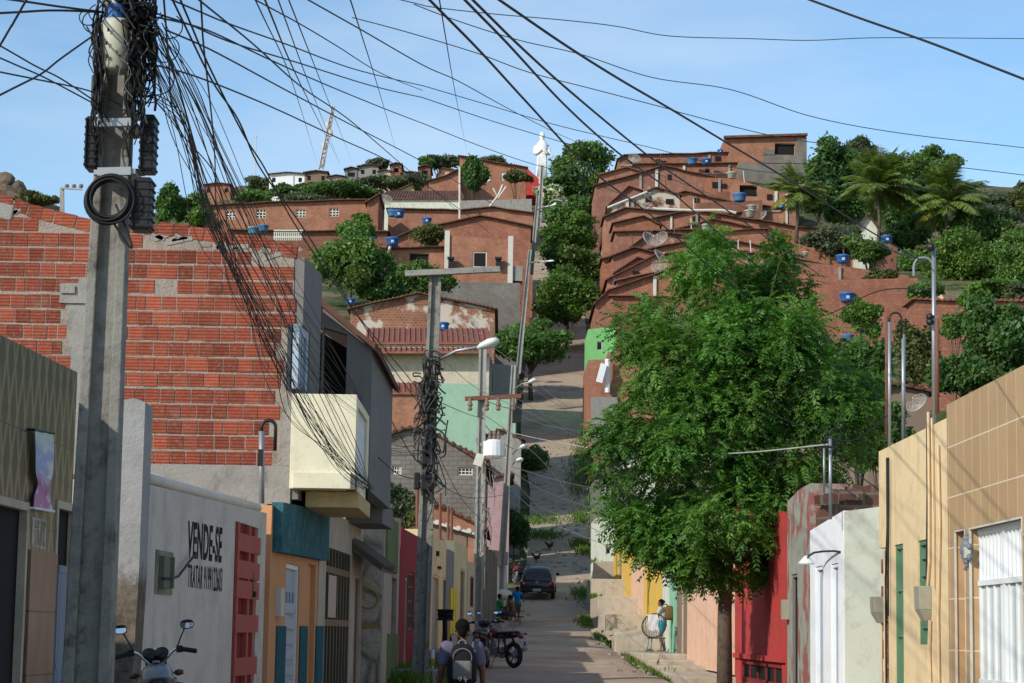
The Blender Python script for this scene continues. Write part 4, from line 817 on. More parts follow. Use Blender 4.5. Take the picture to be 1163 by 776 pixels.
o,_=house('brown_house','narrow brown plastered front between mint and peach house fronts',(768.5,63),(780.6,59.4),[(768.5,610),(780.6,605)],5,M['brown'],zb=.8,ops=[door(773,668,776.5,1000,'wood','beige')])
o,_=house('mint_door_house','white house front with mint green edge next to the woman',(752.5,68.4),(768.2,63.1),[(752.5,618),(768.2,612)],5,M['offwhite'],zb=.9,ops=[])
p2=Plane((752.5,68.4),(768.2,63.1)); m=MB(); a0,a1,z0,z1=p2.rect((761,615,768,1000)); p2.slab(m,a0,a1,.9,z1,-.04,.01); m.build('green_band',M['mint'],o)
o,_=house('yellow_house','tall mustard yellow house front behind the woman',(731.5,77),(752.2,68.5),[(731.5,630),(752.2,622)],5,M['yellow'],zb=1.2,ops=[])
o,_=house('pale_peach_house','pale peach house front beyond the mustard yellow one',(717,83.8),(731.2,77.1),[(717,640),(731.2,632)],5,M['peach'],zb=1.6,ops=[])
o,_=house('small_yellow_house','small yellow house with grey steps under the hanging branch',(697,96),(716.7,84),[(697,612),(716.7,615)],5,M['yellow'],zb=2,ops=[door(702,628,706,665,'grey',None)])
gab('white_flank_house','white rendered flank with one tiny dark window up the slope',(677,712),[(677,588),(712,588)],99,6,M['offwhite'],roof=False,ops=[win(688,621,694,630,'dark','ltank')])
m=MB(); p=PY(684,664,97.9); q=PY(698,638,97.9); m.box(((p.x+q.x)/2,p.y+.1,(p.z+q.z)/2),(q.x-p.x,.6,q.z-p.z)); m.build('grey_steps',M['grey'],bpy.data.objects['white_flank_house'])
gab('grey_grille_house','grey block house with patterned vent and red brick foot',(675,722),[(675,540),(722,532)],113,7,M['block'],roof=True,rm='tile',ops=[win(681,546,694,563,'dgrey','ltank',k='vent',mt=(3,3))])
gab('pale_gable_house','pale gable house hidden among the tree branches',(680,745),[(680,530),(712,512),(745,528)],126,9,M['offwhite'])
gab('dim_brick_house','dim brick house wall behind the left branches of the tree',(676,790),[(676,505),(730,480),(790,500)],140,10,M['brick2'])
o,_=gab('street_brick_house','brick house with grey rendered base at the edge of the paved slope',(668,760),[(668,409),(690,408),(690.5,400),(760,392)],158,11,M['brick4'],roof=False)
m=MB(); p=PY(671.6,451,157.6); q=PY(701,510,157.6); m.box(((p.x+q.x)/2,p.y+.3,(p.z+q.z)/2-1),(q.x-p.x,.7,p.z-q.z+2)); m.build('render_base',M['grey'],o)
m=MB(); p=PY(690,408,157.4); q=PY(690,446,157.4); m.tube([p,q],.2,8); p=PY(683,424,157); m.box(p,(.5,.3,1.5),Matrix.Rotation(.25,3,'Y')); m.build('white_downpipe',M['whitepaint'],o)
gab('lime_house','lime green painted house wall above the brick street house',(668,700),[(668,374),(690,372),(700,368)],172,8,M['lime'],roof=False,ops=[win(678,388,684,398,'dark','ltank')])
# ---------------------------------------------------------------- stacked brick flanks up the right hill
hill=[ # name,label,u0,u1,top,d,L,mat,roof
('brick_flank','lowest wide brick flank just above the big tree, long sloping left eave',676,930,[(676,345),(690,331),(770,303),(835,312),(930,330)],196,13,'brick3',1),
('brick_flank','broad dark brick flank with flat top running behind the twin tree tips',775,1032,[(775,314),(800,304),(905,297),(962,303),(1032,313)],186,12,'brick3',0),
('brick_flank','brick flank with grey patch beside the tangled wire dishes',690,870,[(690,318),(745,290),(800,286),(870,289)],208,12,'brick2',1),
('brick_flank','brick flank with dark sloping eave left of the cream tank',687,800,[(687,302),(742,263),(800,272)],219,10,'brick3',1),
('brick_flank','long level brick flank under the round cream tank',738,965,[(738,268),(868,268),(965,292)],226,11,'brick4',0),
('brick_flank','largest gabled brick flank with pale pipe above it',742,1000,[(742,249),(785,239),(900,258),(1000,268)],238,12,'brick3',1),
('brick_flank','plastered flank with long white pipe at the left edge of the row',685,772,[(685,258),(688,236),(745,214),(772,222)],247,10,'patchy',1),
('brick_flank','middle gabled brick flank with peak behind the blue tank',735,890,[(735,232),(778,218),(835,231),(890,238)],256,11,'brick3',1),
('brick_flank','brick flank with wide low gable under a dark eave',676,812,[(676,211),(714,201),(752,189),(806,201),(812,202)],272,12,'brick4',1),
('brick_flank','brick flank in shade beside the white tank near the top',803,880,[(803,202),(842,203),(880,222)],268,9,'brick3',0),
('brick_flank','plain brick flank with thin slab roof below the two blue tanks',716,836,[(716,192),(720,187),(836,186)],288,11,'brick4',1),
('brick_flank','highest long brick flank with pinkish roof line against the sky',702,826,[(702,181),(708,177),(826,174)],305,10,'brick2',1),
('brick_flank','short brick flank with a dark open porch under the grey block wall',834,905,[(834,211),(870,211),(905,228)],262,9,'brick3',0)]
for hi_,(nm,lab,u0,u1,top,d,Ln,mt,rf) in enumerate(hill):
    if mt not in('patchy',): mt='bv%d'%(hi_%5)
    ops=[win(840,210.5,860,223,'dark','brown',rec=.6)] if 'open porch' in lab else ()
    if 'open porch' in lab: top=[(834,205),(905,222)]
    gab(nm,lab,(u0,u1),top,d,Ln,M[mt],roof=bool(rf),rm='tile',ops=ops,group='brick flanks climbing the right hill')
    fo=[x for x in bpy.data.objects if x.get('label')==lab][0]; q_=random.Random(hi_*7+1); zt_=lambda u: float(np.interp(u,[t[0] for t in top],[t[1] for t in top]))
    for k in range(q_.randint(2,3)):
        u=q_.uniform(u0+6,u1-6); v=zt_(u)+1.2; p=PY(u,v,d-.12); m=MB(); m.box((p.x,p.y,p.z-3),(q_.uniform(.25,.4),.14,6)); m.build('column',M[q_.choice(['conc','ltank','grey'])],fo)
    if q_.random()<.7:
        p=PY(u0+3,zt_(u0+3)+9,d-.1); r_=PY(u1-3,zt_(u0+3)+9,d-.1); m=MB(); 
        if min(zt_(u0+3),zt_(u1-3))+9>max(zt_(u0+3),zt_(u1-3)): m.bar(p,r_,.12,.22); m.build('tie_beam',M['conc'],fo)
    for k in range(q_.randint(1,3)):
        u=q_.uniform(u0+8,u1-8); v=zt_(u)+q_.uniform(6,11); p=PY(u,v,d-.05); m=MB(); m.box(p,(q_.uniform(.5,.9),.16,q_.uniform(.5,.8))); m.build('vent_hole',M['dark'],fo)
    for k in range(q_.randint(1,2)):
        u=q_.uniform(u0+4,u1-4); v=zt_(u); p=PY(u,v+1,d+1.5); m=MB(); h_=q_.uniform(.8,2.2); m.tube([p,p+Vector((q_.uniform(-.2,.2),0,h_))],.06,5); m.build('roof_post',M[q_.choice(['rust','ltank','wood'])],fo)
dv=lambda v: float(np.interp(v,[170,175,190,211,236,270,303,345,380],[310,303,286,270,246,224,212,194,180]))
q_=random.Random(21)
for i in range(13):
    v=338-i*12.2+q_.uniform(-5,5); u0=686+q_.uniform(-6,14); w=q_.uniform(40,120); pk=q_.choice([.2,.35,.5,.65,.8]); h_=q_.uniform(4,15)
    tp_=[(u0,v+h_),(u0+w*pk,v-4),(u0+w,v+q_.uniform(0,10))] if q_.random()<.75 else [(u0,v+q_.uniform(0,5)),(u0+w,v+q_.uniform(-2,4))]
    gab('brick_flank','narrow brick flank with dark low gable, one of the stepped row beside the hedge trees',(u0,u0+w),tp_,dv(v)-3,6,M['bv%d'%q_.randint(0,4)],roof=True,rm=q_.choice(['tile','tile','tilered']),group='narrow gabled flanks of the stepped row')
for i in range(11):
    v=308-i*9.5+q_.uniform(-3,3); u0=q_.uniform(765,880)-i*3; w=q_.uniform(40,95); h_=q_.uniform(3,9); fl=q_.random()<.35
    gab('brick_flank','short brick flank stacked among larger flanks in the middle of the right hill',(u0,u0+w),[(u0,v+h_),(u0+w,v+h_*.5)] if fl else [(u0,v+h_),(u0+w*q_.uniform(.25,.7),v-3),(u0+w,v+h_*.8)],dv(v)-2.5,6,M[q_.choice(['bv0','bv1','bv2','bv3','bv4','brick2','conc','beige'])],roof=q_.random()<.8,group='short flanks stacked on the right hill')
o,_=gab('block_top_house','square topped brick and grey block house crowning the right hill',(823,916),[(823,157),(916,154)],318,14,M['brick4'],roof=False,ops=[win(880,163,903,176,'dark','ltank',rec=.5)])
m=MB()
for (u0,v0,u1,v1) in ((838,186,916.3,226),(867,176.5,916.2,186),(905,157,916.2,176.5),(867,170,879.5,176.4)):
    p=PY(u0,v1,317.8); q=PY(u1,v0,317.8); m.box(((p.x+q.x)/2,p.y+.4,(p.z+q.z)/2),(q.x-p.x,1.0,q.z-p.z))
m.build('block_facing',M['block'],o)
m=MB(); p=PY(822,156,317.5); q=PY(917,153,317.5); m.bar((p.x,p.y,p.z),(q.x,q.y,q.z),.8,.35); m.build('coping',M['tile'],o)
gab('wall_house','long brick garden wall capped with tiles above the gardens',(1040,1180),[(1040,341),(1180,343)],118,3,M['brick3'],roof=True,rm='tilered')
for u in (1069,1095):
    m=MB(); p=PY(u,340,118.2); m.prism([p+Vector((-.2,.0,-.3)),p+Vector((.2,.0,-.3)),p+Vector((.14,.0,.1)),p+Vector((.02,0,.3)),p+Vector((-.12,0,.2))],(0,.3,0)); m.build('pier',M['peach'],bpy.data.objects['wall_house'])
gab('garden_brick_wall','brick yard wall with blue tanks between the tree and tall mast',(930,1042),[(930,318),(1042,316)],150,6,M['brick3'],roof=False)
gab('hilltop_hut','white hut glimpsed between the palms',(972,998),[(972,262),(985,244),(998,262)],236,5,M['offwhite'])
gab('hilltop_hut','brick hut under the palms with small tank on top',(995,1018),[(995,279),(1018,279)],226,5,M['brick2'],roof=False)
0 and gab('hilltop_hut','red brick chimney like hut beside the left palm',(936,944),[(936,203),(944,203)],248,3,M['brick4'],roof=False)
gab('yard_shed','grey yard shed with thatch coloured roof behind the risers',(985,1055),[(985,448),(1015,438),(1055,446)],66,5,M['brown'])
# ================================================================ poles
def shaft(name,label,u0,v0,u1,v1,d,w0,w1,group=None,cat='utility pole',dep=.75,recess=True,extra_h=0,mat='fpole'):
    B=PY(u0,v0,d); T=PY(u1,v1,d); 
    if extra_h: T=B+(T-B)*(1+extra_h/(T-B).length)
    t=thing(name,label,cat,B,group); m=MB(); X=Vector((1,0,0)); Y=Vector((0,1,0))
    def sec(p,w):
        h=w*dep
        if not recess: return [p-X*w/2-Y*h/2,p+X*w/2-Y*h/2,p+X*w/2+Y*h/2,p-X*w/2+Y*h/2]
        f=w*.25; r=h*.42   # I section: flanges left and right, web set back
        pts=[(-w/2,-h/2),(-w/2+f,-h/2),(-w/2+f,-h/2+r),(w/2-f,-h/2+r),(w/2-f,-h/2),(w/2,-h/2),(w/2,h/2),(w/2-f,h/2),(w/2-f,h/2-r),(-w/2+f,h/2-r),(-w/2+f,h/2),(-w/2,h/2)]
        return [p+X*a+Y*b for a,b in pts]
    a=sec(B,w0); c=sec(T,w1); n=len(a)
    m.add(a+c,[tuple(range(n))[::-1],tuple(range(n,2*n))]+[(i,(i+1)%n,n+(i+1)%n,n+i) for i in range(n)])
    m.build('shaft',M[mat],t,bevel=.008 if d<20 else 0); return t,B,T
P0,B0,T0=shaft('utility_pole','thick mossy concrete pole in front, draped with knotted cables',99,790,138,0,12.4,.29,.165,dep=.62,extra_h=1.2,mat='pole')
# footing sunk below: continue to the pavement
m=MB(); d0=(B0-T0).normalized(); q=B0+d0*1.1; m.hexa([(q.x-.19,q.y-.15,.0),(q.x+.19,q.y-.15,.0),(q.x+.19,q.y+.15,.0),(q.x-.19,q.y+.15,.0),B0+Vector((-.18,-.14,0)),B0+Vector((.18,-.14,0)),B0+Vector((.18,.14,0)),B0+Vector((-.18,.14,0))]); m.build('footing',M['pole'],P0)
def q0(u,v,dd=0): return PY(u,v,12.4+dd)
m=MB(); p=q0(131,82,-.18); t_=q0(132,24,-.18); h=(t_-p).length; m.lathe([(.085,0),(.1,.015),(.1,h-.03),(.088,h)],p,18); b=m.build('junction_box',plain('beige_plastic',(.47,.46,.36),.5,var=.08),P0,True)
m=MB(); m.lathe([(.07,0),(.07,.06),(.05,.1)],t_,14); m.build('cap',M['tank'],b)
m=MB(); m.lathe([(.025,0),(.025,.12),(.05,.13),(.05,.2)],q0(131,8,-.18),10); m.build('cap',M['ltank'],b)
m=MB()
for i,(u,v) in enumerate(((123,30),(121,45),(122,60),(133,55),(136,60),(133,72))): m.box(q0(u,v+4,-.285),(.012,.01,.02))
m.build('marking',M['black'],b)
def tbox(u0,v0,u1,v1,dd,ribs=True,rz=0):
    a=q0(u0,v1,dd); c=q0(u1,v0,dd); m=MB(); w=c.x-a.x; h=c.z-a.z; cc=Vector(((a.x+c.x)/2,a.y,(a.z+c.z)/2)); m.box(cc,(w,.16,h))
    o=m.build('terminal_box',M['black'],P0,bevel=.012)
    if ribs:
        m=MB()
        for k in range(7): m.box(cc+Vector((0,-.0,-h/2+h*(k+.5)/7)),(w*1.12,.175,h*.04))
        m.box(cc+Vector((-w*.4,-.09,0)),(w*.12,.02,h*.9)); m.build('ribs',M['rubber'],o)
tbox(98,135,113,194,-.06); tbox(160,133,178,197,-.05); tbox(150,204,174,263,-.15); tbox(105,88,115,124,-.1,False)
for v in (195.5,140):
    m=MB(); a=q0(111,v,-.19); c=q0(149,v-1,-.19); m.bar(a,c,.03,.05); m.bar(a+Vector((0,.33,0)),c+Vector((0,.33,0)),.03,.05); m.bar(a,a+Vector((0,.33,0)),.05,.03); m.bar(c,c+Vector((0,.33,0)),.05,.03); m.build('strap',M['steel'],P0)
for v in (133,196): m=MB(); m.bar(q0(148,v,-.02),q0(164,v,-.02),.04,.04); m.build('bracket',M['black'],P0)
m=MB(); rr=random.Random(2); c=q0(124,226,-.24)
for i in range(16):
    R=.132+rr.uniform(-.022,.016); m.torus(c+Vector((rr.uniform(-.012,.012),rr.uniform(-.035,.03),rr.uniform(-.012,.012))),R,.0075,Matrix.Rotation(math.pi/2+rr.uniform(-.1,.1),3,'X')@Matrix.Rotation(rr.uniform(0,6),3,'Z'),28,6)
tl=[]
for k in range(12): tl.append(c+Vector((.02+.13*math.sin(k/11*3.0),.01,-.13-.22*math.sin(k/11*math.pi)+.1*k/11)))
m.tube(tl,.007,5)
single(m,'cable_coil',M['cable'],'round coil of spare black cable hung on the thick pole','cable coil',smooth=True)
# tangle round the head
m=MB()
def catm(P,n=6):
    P=[Vector(p) for p in P]; out=[]
    for i in range(len(P)-1):
        a=P[max(i-1,0)];b=P[i];c=P[i+1];d=P[min(i+2,len(P)-1)]
        for k in range(n):
            t=k/n; out.append(.5*((2*b)+(c-a)*t+(2*a-5*b+4*c-d)*t*t+(3*b-a-3*c+d)*t**3))
    out.append(P[-1]); return out
for i in range(190):
    v=rr.uniform(-25,60); u=rr.gauss(147,10) if v<16 else rr.gauss(158,7); k=rr.randint(3,6); pts=[]
    for j in range(k):
        pts.append(q0(u,v,rr.uniform(-.35,.3))); u+=rr.gauss(0,14); v+=rr.gauss(9,14); u=min(max(u,114 if v<18 else 146),176)
    m.tube(catm(pts,4),rr.choice([.004,.005,.006,.009]),5)
for i in range(80):
    u=rr.choice([rr.gauss(158,4),rr.gauss(152,5),rr.gauss(160,4),rr.gauss(112,2)]); v=rr.uniform(-10,50); pts=[]
    for j in range(rr.randint(4,7)):
        pts.append(q0(u+rr.gauss(0,4),v,rr.uniform(-.3,-.16))); v+=rr.uniform(15,30)
    m.tube(catm(pts,4),rr.choice([.004,.005,.006]),5)
for (u,v,R) in ((108,25,13),(112,15,10),(186,55,16),(178,90,18),(170,105,12),(192,30,14),(100,20,9)):
    m.tube(catm([q0(u+R*math.cos(a)*1.1,v+R*math.sin(a),-.1+.1*math.sin(2*a)) for a in [k*.6-1 for k in range(10)]],3),.004,5)
single(m,'cable_tangle',M['cable'],'knotted mass of black cables round the head of the thick pole','cables',kind='stuff')
m=MB()
for i in range(4):
    u=rr.gauss(150,6); v=rr.uniform(20,60); m.tube(catm([q0(u+rr.gauss(0,4),v+k*13,-.3) for k in range(5)],4),.0025,5)
single(m,'cable_tangle',M['cableg2'],'few pale grey wires straying down the knotted cable mass','cables',kind='stuff')
# middle poles
def lampon(t,pa,pb,hw,label=None,arm=.03):
    m=MB(); m.tube([pa,pa.lerp(pb,.5)+Vector((0,0,.08)),pb],arm,7); a=m.build('lamp_arm',M['steel'],t,True)
    m=MB(); d=(pb-pa).normalized(); m.loft([(pb+d*hw*s,d.cross(Vector((0,0,1))).normalized()*w,Vector((0,0,h))) for s,w,h in ((-.1,.05,.04),(.15,.13,.07),(.5,.16,.1),(.85,.12,.08),(1.0,.04,.03))],12)
    m.build('lamp_head',M['lampw'],t,True)
P1,B1,T1=shaft('utility_pole','square concrete pole with broad empty crossarm and black boxes at mid height',476,790,494.5,312,40,.33,.24,dep=.7,mat='pole')
m=MB(); a=PY(460,311,39.85); b=PY(568,306,39.85); m.bar(a,b,.15,.11); m.build('crossarm',M['conc'],P1)
lampon(P1,PY(492,412,39.8),PY(545,394,39.4),.42)
m=MB()
for (u0,v0,u1,v1) in ((479,513,488,528),(470,537,477,556),(478,538,493,557),(483,480,492,520)):
    a=PY(u0,v1,39.7); c=PY(u1,v0,39.7); m.box(((a.x+c.x)/2,a.y,(a.z+c.z)/2),(c.x-a.x,.22,c.z-a.z))
m.build('terminal_box',M['black'],P1,bevel=.02)
m=MB()
for i in range(110):
    u=rr.gauss(487,6); v=rr.uniform(395,540); pts=[]
    for j in range(rr.randint(3,5)): pts.append(PY(u,v,39.7+rr.uniform(-.2,.2))); u+=rr.gauss(0,6); v+=rr.uniform(-4,22); u=min(max(u,470),506)
    m.tube(catm(pts,4),rr.choice([.012,.016,.02]),4)
single(m,'cable_tangle',plain('dusty_cable',(.05,.048,.045),.8),'dusty cable knot round the middle of the crossarm pole','cables',kind='stuff')
P2,B2,T2=shaft('utility_pole','concrete pole carrying the grey transformer and short crossarm with insulators',542,730,548.5,389,70,.36,.26,dep=.7)
m=MB(); a=PY(528,453,69.8); b=PY(592,450,69.8); m.bar(a,b,.16,.14); m.build('crossarm',M['rust'],P2)
for u in (534,553,566,583):
    m=MB(); p=PY(u,452,69.7); m.lathe([(.04,-.45),(.09,-.4),(.06,-.3),(.1,-.25),(.06,-.12),(.05,0)],p,8); m.build('insulator',M['brown'],P2)
p=PY(561,521,69.6); m=MB(); h=(PY(561,499,69.6)-p).length; m.lathe([(.25,0),(.3,.05),(.3,h-.1),(.24,h-.02),(.05,h)],p,16); tr=m.build('transformer',M['lampw'],P2,True)
m=MB()
for k in range(7):
    a=-2.6+k*.35; m.box(p+Vector((.36*math.cos(a),.36*math.sin(a),h*.5)),(.05,.16,h*.75),Matrix.Rotation(a,3,'Z'))
m.build('radiator',M['lampw'],tr)
m=MB()
for k in range(3): m.lathe([(.05,0),(.07,.08),(.04,.12),(.07,.2),(.03,.3)],p+Vector((-.15+.15*k,0,h)),8)
m.build('bushing',M['brown'],tr)
m=MB(); m.bar(PY(545,505,69.8),PY(558,505,69.8),.1,.1); m.bar(PY(545,518,69.8),PY(558,518,69.8),.1,.1); m.build('bracket',M['steel'],P2)
m=MB(); a=PY(540,528,69.6); b=PY(548,517,69.6); m.box((a+b)/2,(.3,.2,.42),Matrix.Rotation(.3,3,'Y')); m.build('meter_box',M['ltank'],P2)
lampon(P2,PY(546,655,69.7),PY(556,612,69.2),.3) if False else None
m=MB()
for i in range(26):
    u=rr.gauss(549,4); v=rr.uniform(530,640); pts=[]
    for j in range(rr.randint(3,5)): pts.append(PY(u,v,69.6+rr.uniform(-.2,.2))); u+=rr.gauss(0,4); v+=rr.uniform(-4,22); u=min(max(u,538),566)
    m.tube(catm(pts,4),.014,4)
single(m,'cable_tangle',M['cableg2'],'pale loose cables hanging down the transformer pole','cables',kind='stuff')
P3,B3,T3=shaft('utility_pole','slim leaning pole with three lamps at the foot of the slope',568,672,583.5,415,90,.32,.22,dep=.7)
lampon(P3,PY(584,442,89.8),PY(601,434.5,89.2),.42); lampon(P3,PY(582,516,89.8),PY(592,509,89.2),.38); lampon(P3,PY(582,528,89.8),PY(588,524,89.2),.5)
m=MB(); p=PY(587,470,89.6); m.box(p,(.4,.4,.8)); m.build('terminal_box',M['black'],P3)
P4,B4,T4=shaft('utility_pole','pole with lamp beside the balcony of the windowed brick house',588,425,602,284,178,.5,.32,dep=.8)
lampon(P4,PY(601,299,177.5),PY(621,297,176),.9,arm=.08)
P5,B5,T5=shaft('utility_pole','slender pole with lamp next to the white flowering shrub',603,312,611,222,230,.55,.35,dep=.8)
lampon(P5,PY(610,238,229.5),PY(625,234,228),1.0,arm=.1)
P6,B6,T6=shaft('utility_pole','pale pole directly under the white statue',612,262,616,188,262,.6,.4,dep=.8)
P7,B7,T7=shaft('utility_pole','distant pole with crossarm and three insulators above the brick flank',70.5,270,70.5,213,120,.28,.22,recess=False)
m=MB(); a=PY(69,213.5,119.8); b=PY(93,215,119.8); m.bar(a,b,.14,.12)
m.build('crossarm',M['steel'],P7)
for u in (76,84,92): m=MB(); m.sphere(PY(u,211.5,119.8),.14,8); m.build('insulator',M['brown'],P7)
# small roof poles
def stick(lab,pts,d,r,mat='pvc',name='roof_pole'):
    m=MB(); m.tube([PY(u,v,d) for u,v in pts],r,6); single(m,name,M[mat],lab,'pole')
stick('bent grey roof pole leaning over the trees',[(431,325),(440,290),(445,274)],186,.14)
stick('grey upright stick in front of the upper brick house wall',[(522,262),(522,190)],238,.13)
stick('crooked pale stick propped on the terrace roof',[(556,235),(566,222),(571,210)],240,.13)
stick('second crooked pale stick crossing the first on the terrace',[(575,212),(566,225),(560,214)],239,.12)
for u,d,v0,v1,lab in ((500,64,560,620,'rusty bar standing among back yards left of the transformer pole'),(509,64,575,625,'second rusty bar in the back yards'),(513,60,580,640,'short rusty bar near the slate wall'),(474,50,545,620,'brown bar between the stone house and red house')):
    stick(lab,[(u,v1),(u,v0)],d,.05,'rust','rebar_post')
# leaning lattice mast and thin antenna
t=thing('antenna_mast','leaning white and rust lattice mast on the left crest','antenna',PY(364,192,300)); m=MB(); A=PY(364,192,300);Bq=PY(378,121,300)
for k in range(3):
    a=k*2.1; o1=Vector((math.cos(a),math.sin(a),0))*.42; m.tube([A+o1,Bq+o1*.6],.11,5)
    for i in range(14):
        b2=(k+1)*2.1; o2=Vector((math.cos(b2),math.sin(b2),0))*.42; m.tube([A.lerp(Bq,i/14)+o1*(1-.4*i/14),A.lerp(Bq,(i+1)/14)+o2*(1-.4*(i+1)/14)],.075,4)
m.build('lattice',plain('mast_paint',(.5,.42,.38),.7,var=.3,sc=.6),t)
m=MB()
for v,du in ((143,-2.5),(152,2),(166,-2.5),(185,-1)): p=PY(371+(165-v)*.18+du,v,300); m.lathe([(.3,-.4),(.35,0),(.3,.5)],p,8)
m.build('antenna',M['ltank'],t)
m=MB(); m.tube([PY(290,200,330),PY(290.5,154,330)],.09,5); m.tube([PY(288,156,330),PY(293,156,330)],.06,4); single(m,'antenna',M['ltank'],'thin straight aerial far left of the leaning mast','antenna')
# ---------------------------------------------------------------- statue
def statue():
    B=PY(615,212,300); u=(PY(615,150,300)-B).z/62.0; t=thing('statue','tall white robed statue on a pedestal at the hill top','statue',B)
    m=MB(); m.lathe([(11*u*.62,-40*u),(11*u*.62,0),(7.2*u,.5*u),(7.2*u,6*u),(8*u,7*u),(8*u,8.5*u)],B,4,Matrix.Rotation(math.pi/4,3,'Z')); m.build('pedestal',M['statue'],t)
    m=MB(); X=Vector((1,0,0));Y=Vector((0,1,0))
    secs=[(8.5,6.8,5.5),(14,6.3,5.2),(22,5.8,4.8),(31,5.6,4.6),(38,6.2,4.6),(44,6.8,4.6),(48.5,5.8,4),(51.5,3.2,2.8),(53,2.1,2.1),(54.5,2.5,2.6),(57,3.0,3.1),(59.5,2.8,3),(61.5,1.5,1.7),(62.2,.3,.3)]
    m.loft([(B+Z*z*u,X*w*u,Y*h*u) for z,w,h in secs],22,2.2)
    for s in (-1,1):
        m.loft([(B+Vector((s*x*u,y*u,z*u)),X*r*u,(Y*.6+Z*.8)*r*u) for x,y,z,r in ((6.3,0,46,2.2),(7.6,-.8,41,2.3),(7.4,-2,36.5,2.3),(4.6,-4.4,38.5,2.4),(1.5,-5.4,41,1.5),(.2,-5.6,42.6,.8))],10)
    for k in range(9):
        x=-5.2+k*1.3; m.tube([B+Vector((x*u,-4.6*u,10*u)),B+Vector((x*.85*u,-4.9*u,22*u)),B+Vector((x*.8*u,-4.5*u,34*u))],.55*u,5)
    m.build('figure',M['statue'],t,True)
statue()
# ---------------------------------------------------------------- water tanks and dishes on roofs
def mktank(kind):
    t=thing('water_tank','','water tank'); m=MB()
    if kind=='ltank': m.lathe([(.42,0),(.5,.55),(.53,.56),(.53,.62)],(0,0,0),18)
    else: m.lathe([(.46,0),(.5,.12),(.56,.5),(.62,.54),(.62,.6)],(0,0,0),18)
    m.build('tank_body',M[kind],t,True)
    m=MB(); m.lathe([(.64,.602),(.64,.66),(.5,.72),(.15,.76),(.02,.77)],(0,0,0),18); m.build('lid',M['tanklid' if kind=='tank' else ('ltank' if kind=='cyan' else kind)],t,True)
    if kind=='tank':
        m=MB()
        for k in range(-2,2):
            a0=-math.pi/2+k*.12; a1=a0+.12; P=[(r*math.cos(a),r*math.sin(a),z) for a in (a0,a1) for r,z in ((.522,.2),(.552,.42))]; m.add([P[0],P[2],P[3],P[1]],[(0,1,2,3)])
        m.build('maker_label',plain('tank_sticker',(.5,.55,.62),.5),t)
    return t
protos={}; ti_=0
tanks=[(418,278,17,185,'tank','blue tank over the leafy tree, left of a pair'),(446,279,16,185,'tank','blue tank right of the bent grey roof pole'),(446,246,12,226,'tank','blue tank in front of a low grey roof heap'),(453,247,14,225,'tank','darker blue tank touching its neighbour by the grey heap'),(485,254,11,222,'tank','blue tank alone on a roof ridge by the windowed house'),
 (288,266,15,120,'cyan','light blue tank behind the broken top of the brick flank'),(299,263,12,121,'tank','navy tank tucked beside a light blue one'),(503,375,16,134,'tank','blue tank lid peeping over the red tile band'),
 (398,346,11,150,'tank','blue tank half buried in leaves by the patched gable'),
 (786,187,12,286,'tank','left one of two blue tanks under the highest flank'),(802,187,11,286,'tank','right one of two blue tanks under the highest flank'),(818,174,7,303,'tank','small blue tank against the sky beside the square topped house'),(840,229,17,240,'tank','big blue tank with pale sticker on the middle flank'),
 (888,236,8,236,'cyan','light blue tank half hidden by the left palm'),(831,203,12,266,'ltank','white round tank on the shaded flank near the top'),(852,247,14,236,'ltank','cream tank beside a small wire dish'),(854,240,11,238,'ltank','cream tank standing behind another cream tank'),(802,262,13,224,'ltank','round cream tank above the taller tree tip'),(791,284,8,206,'ltank','small cream tank just over the tree tip'),
 (915,291,8,183,'ltank','white tank with drain pipe on the broad dark flank'),(957,299,16,183,'tank','blue tank at the right end of the broad dark flank'),(962,343,18,150,'tank','blue tank in front of the big brick wall beside the tree'),(963,388,15,120,'tank','blue tank low among garden plants behind the tree'),(1007,276,15,224,'tank','blue tank under the middle palm'),(444,243,9,228,'tank','blue tank mostly hidden behind two others')]
for u,v,w,d,k,lab in tanks:
    if k=='tank':
        ti_+=1; k='tank2' if ti_%3==0 else 'tank'
    if k not in protos: t=protos[k]=mktank(k)
    else: t=copy_tree(protos[k])
    s=w/(2300/d)/1.22*random.uniform(.92,1.08); t.location=PY(u,v,d); t.scale=(s,s,s); t['label']=lab; t['group']='water tanks on the roofs'
def mkdish():
    t=thing('satellite_dish','','satellite dish'); m=MB(); n,k=20,5; vs=[]
    for i in range(k+1):
        r=i/k
        for j in range(n):
            a=2*math.pi*j/n; vs.append((r*math.cos(a),r*math.sin(a),r*r*.32))
    # mesh reflector: thin ribs and rings
    for j in range(n): m.tube([vs[i*n+j] for i in range(k+1)],.018,4)
    for i in range(1,k+1): m.tube([vs[i*n+j%n] for j in range(n+1)],.018 if i<k else .03,4)
    for i in (1.5,2.5,3.5,4.5):
        r=i/k; m.tube([(r*math.cos(2*math.pi*j/n),r*math.sin(2*math.pi*j/n),r*r*.32) for j in range(n+1)],.01,3)
    m.build('reflector',M['dish'],t)
    m=MB()
    for j in range(3): a=j*2.1; m.tube([(.95*math.cos(a),.95*math.sin(a),.3),(0,0,.85)],.02,4)
    m.build('feed_struts',M['dish'],t); m=MB(); m.lathe([(.07,.8),(.07,.95)],(0,0,0),8); m.build('feed_horn',M['ltank'],t); return t
dp=None
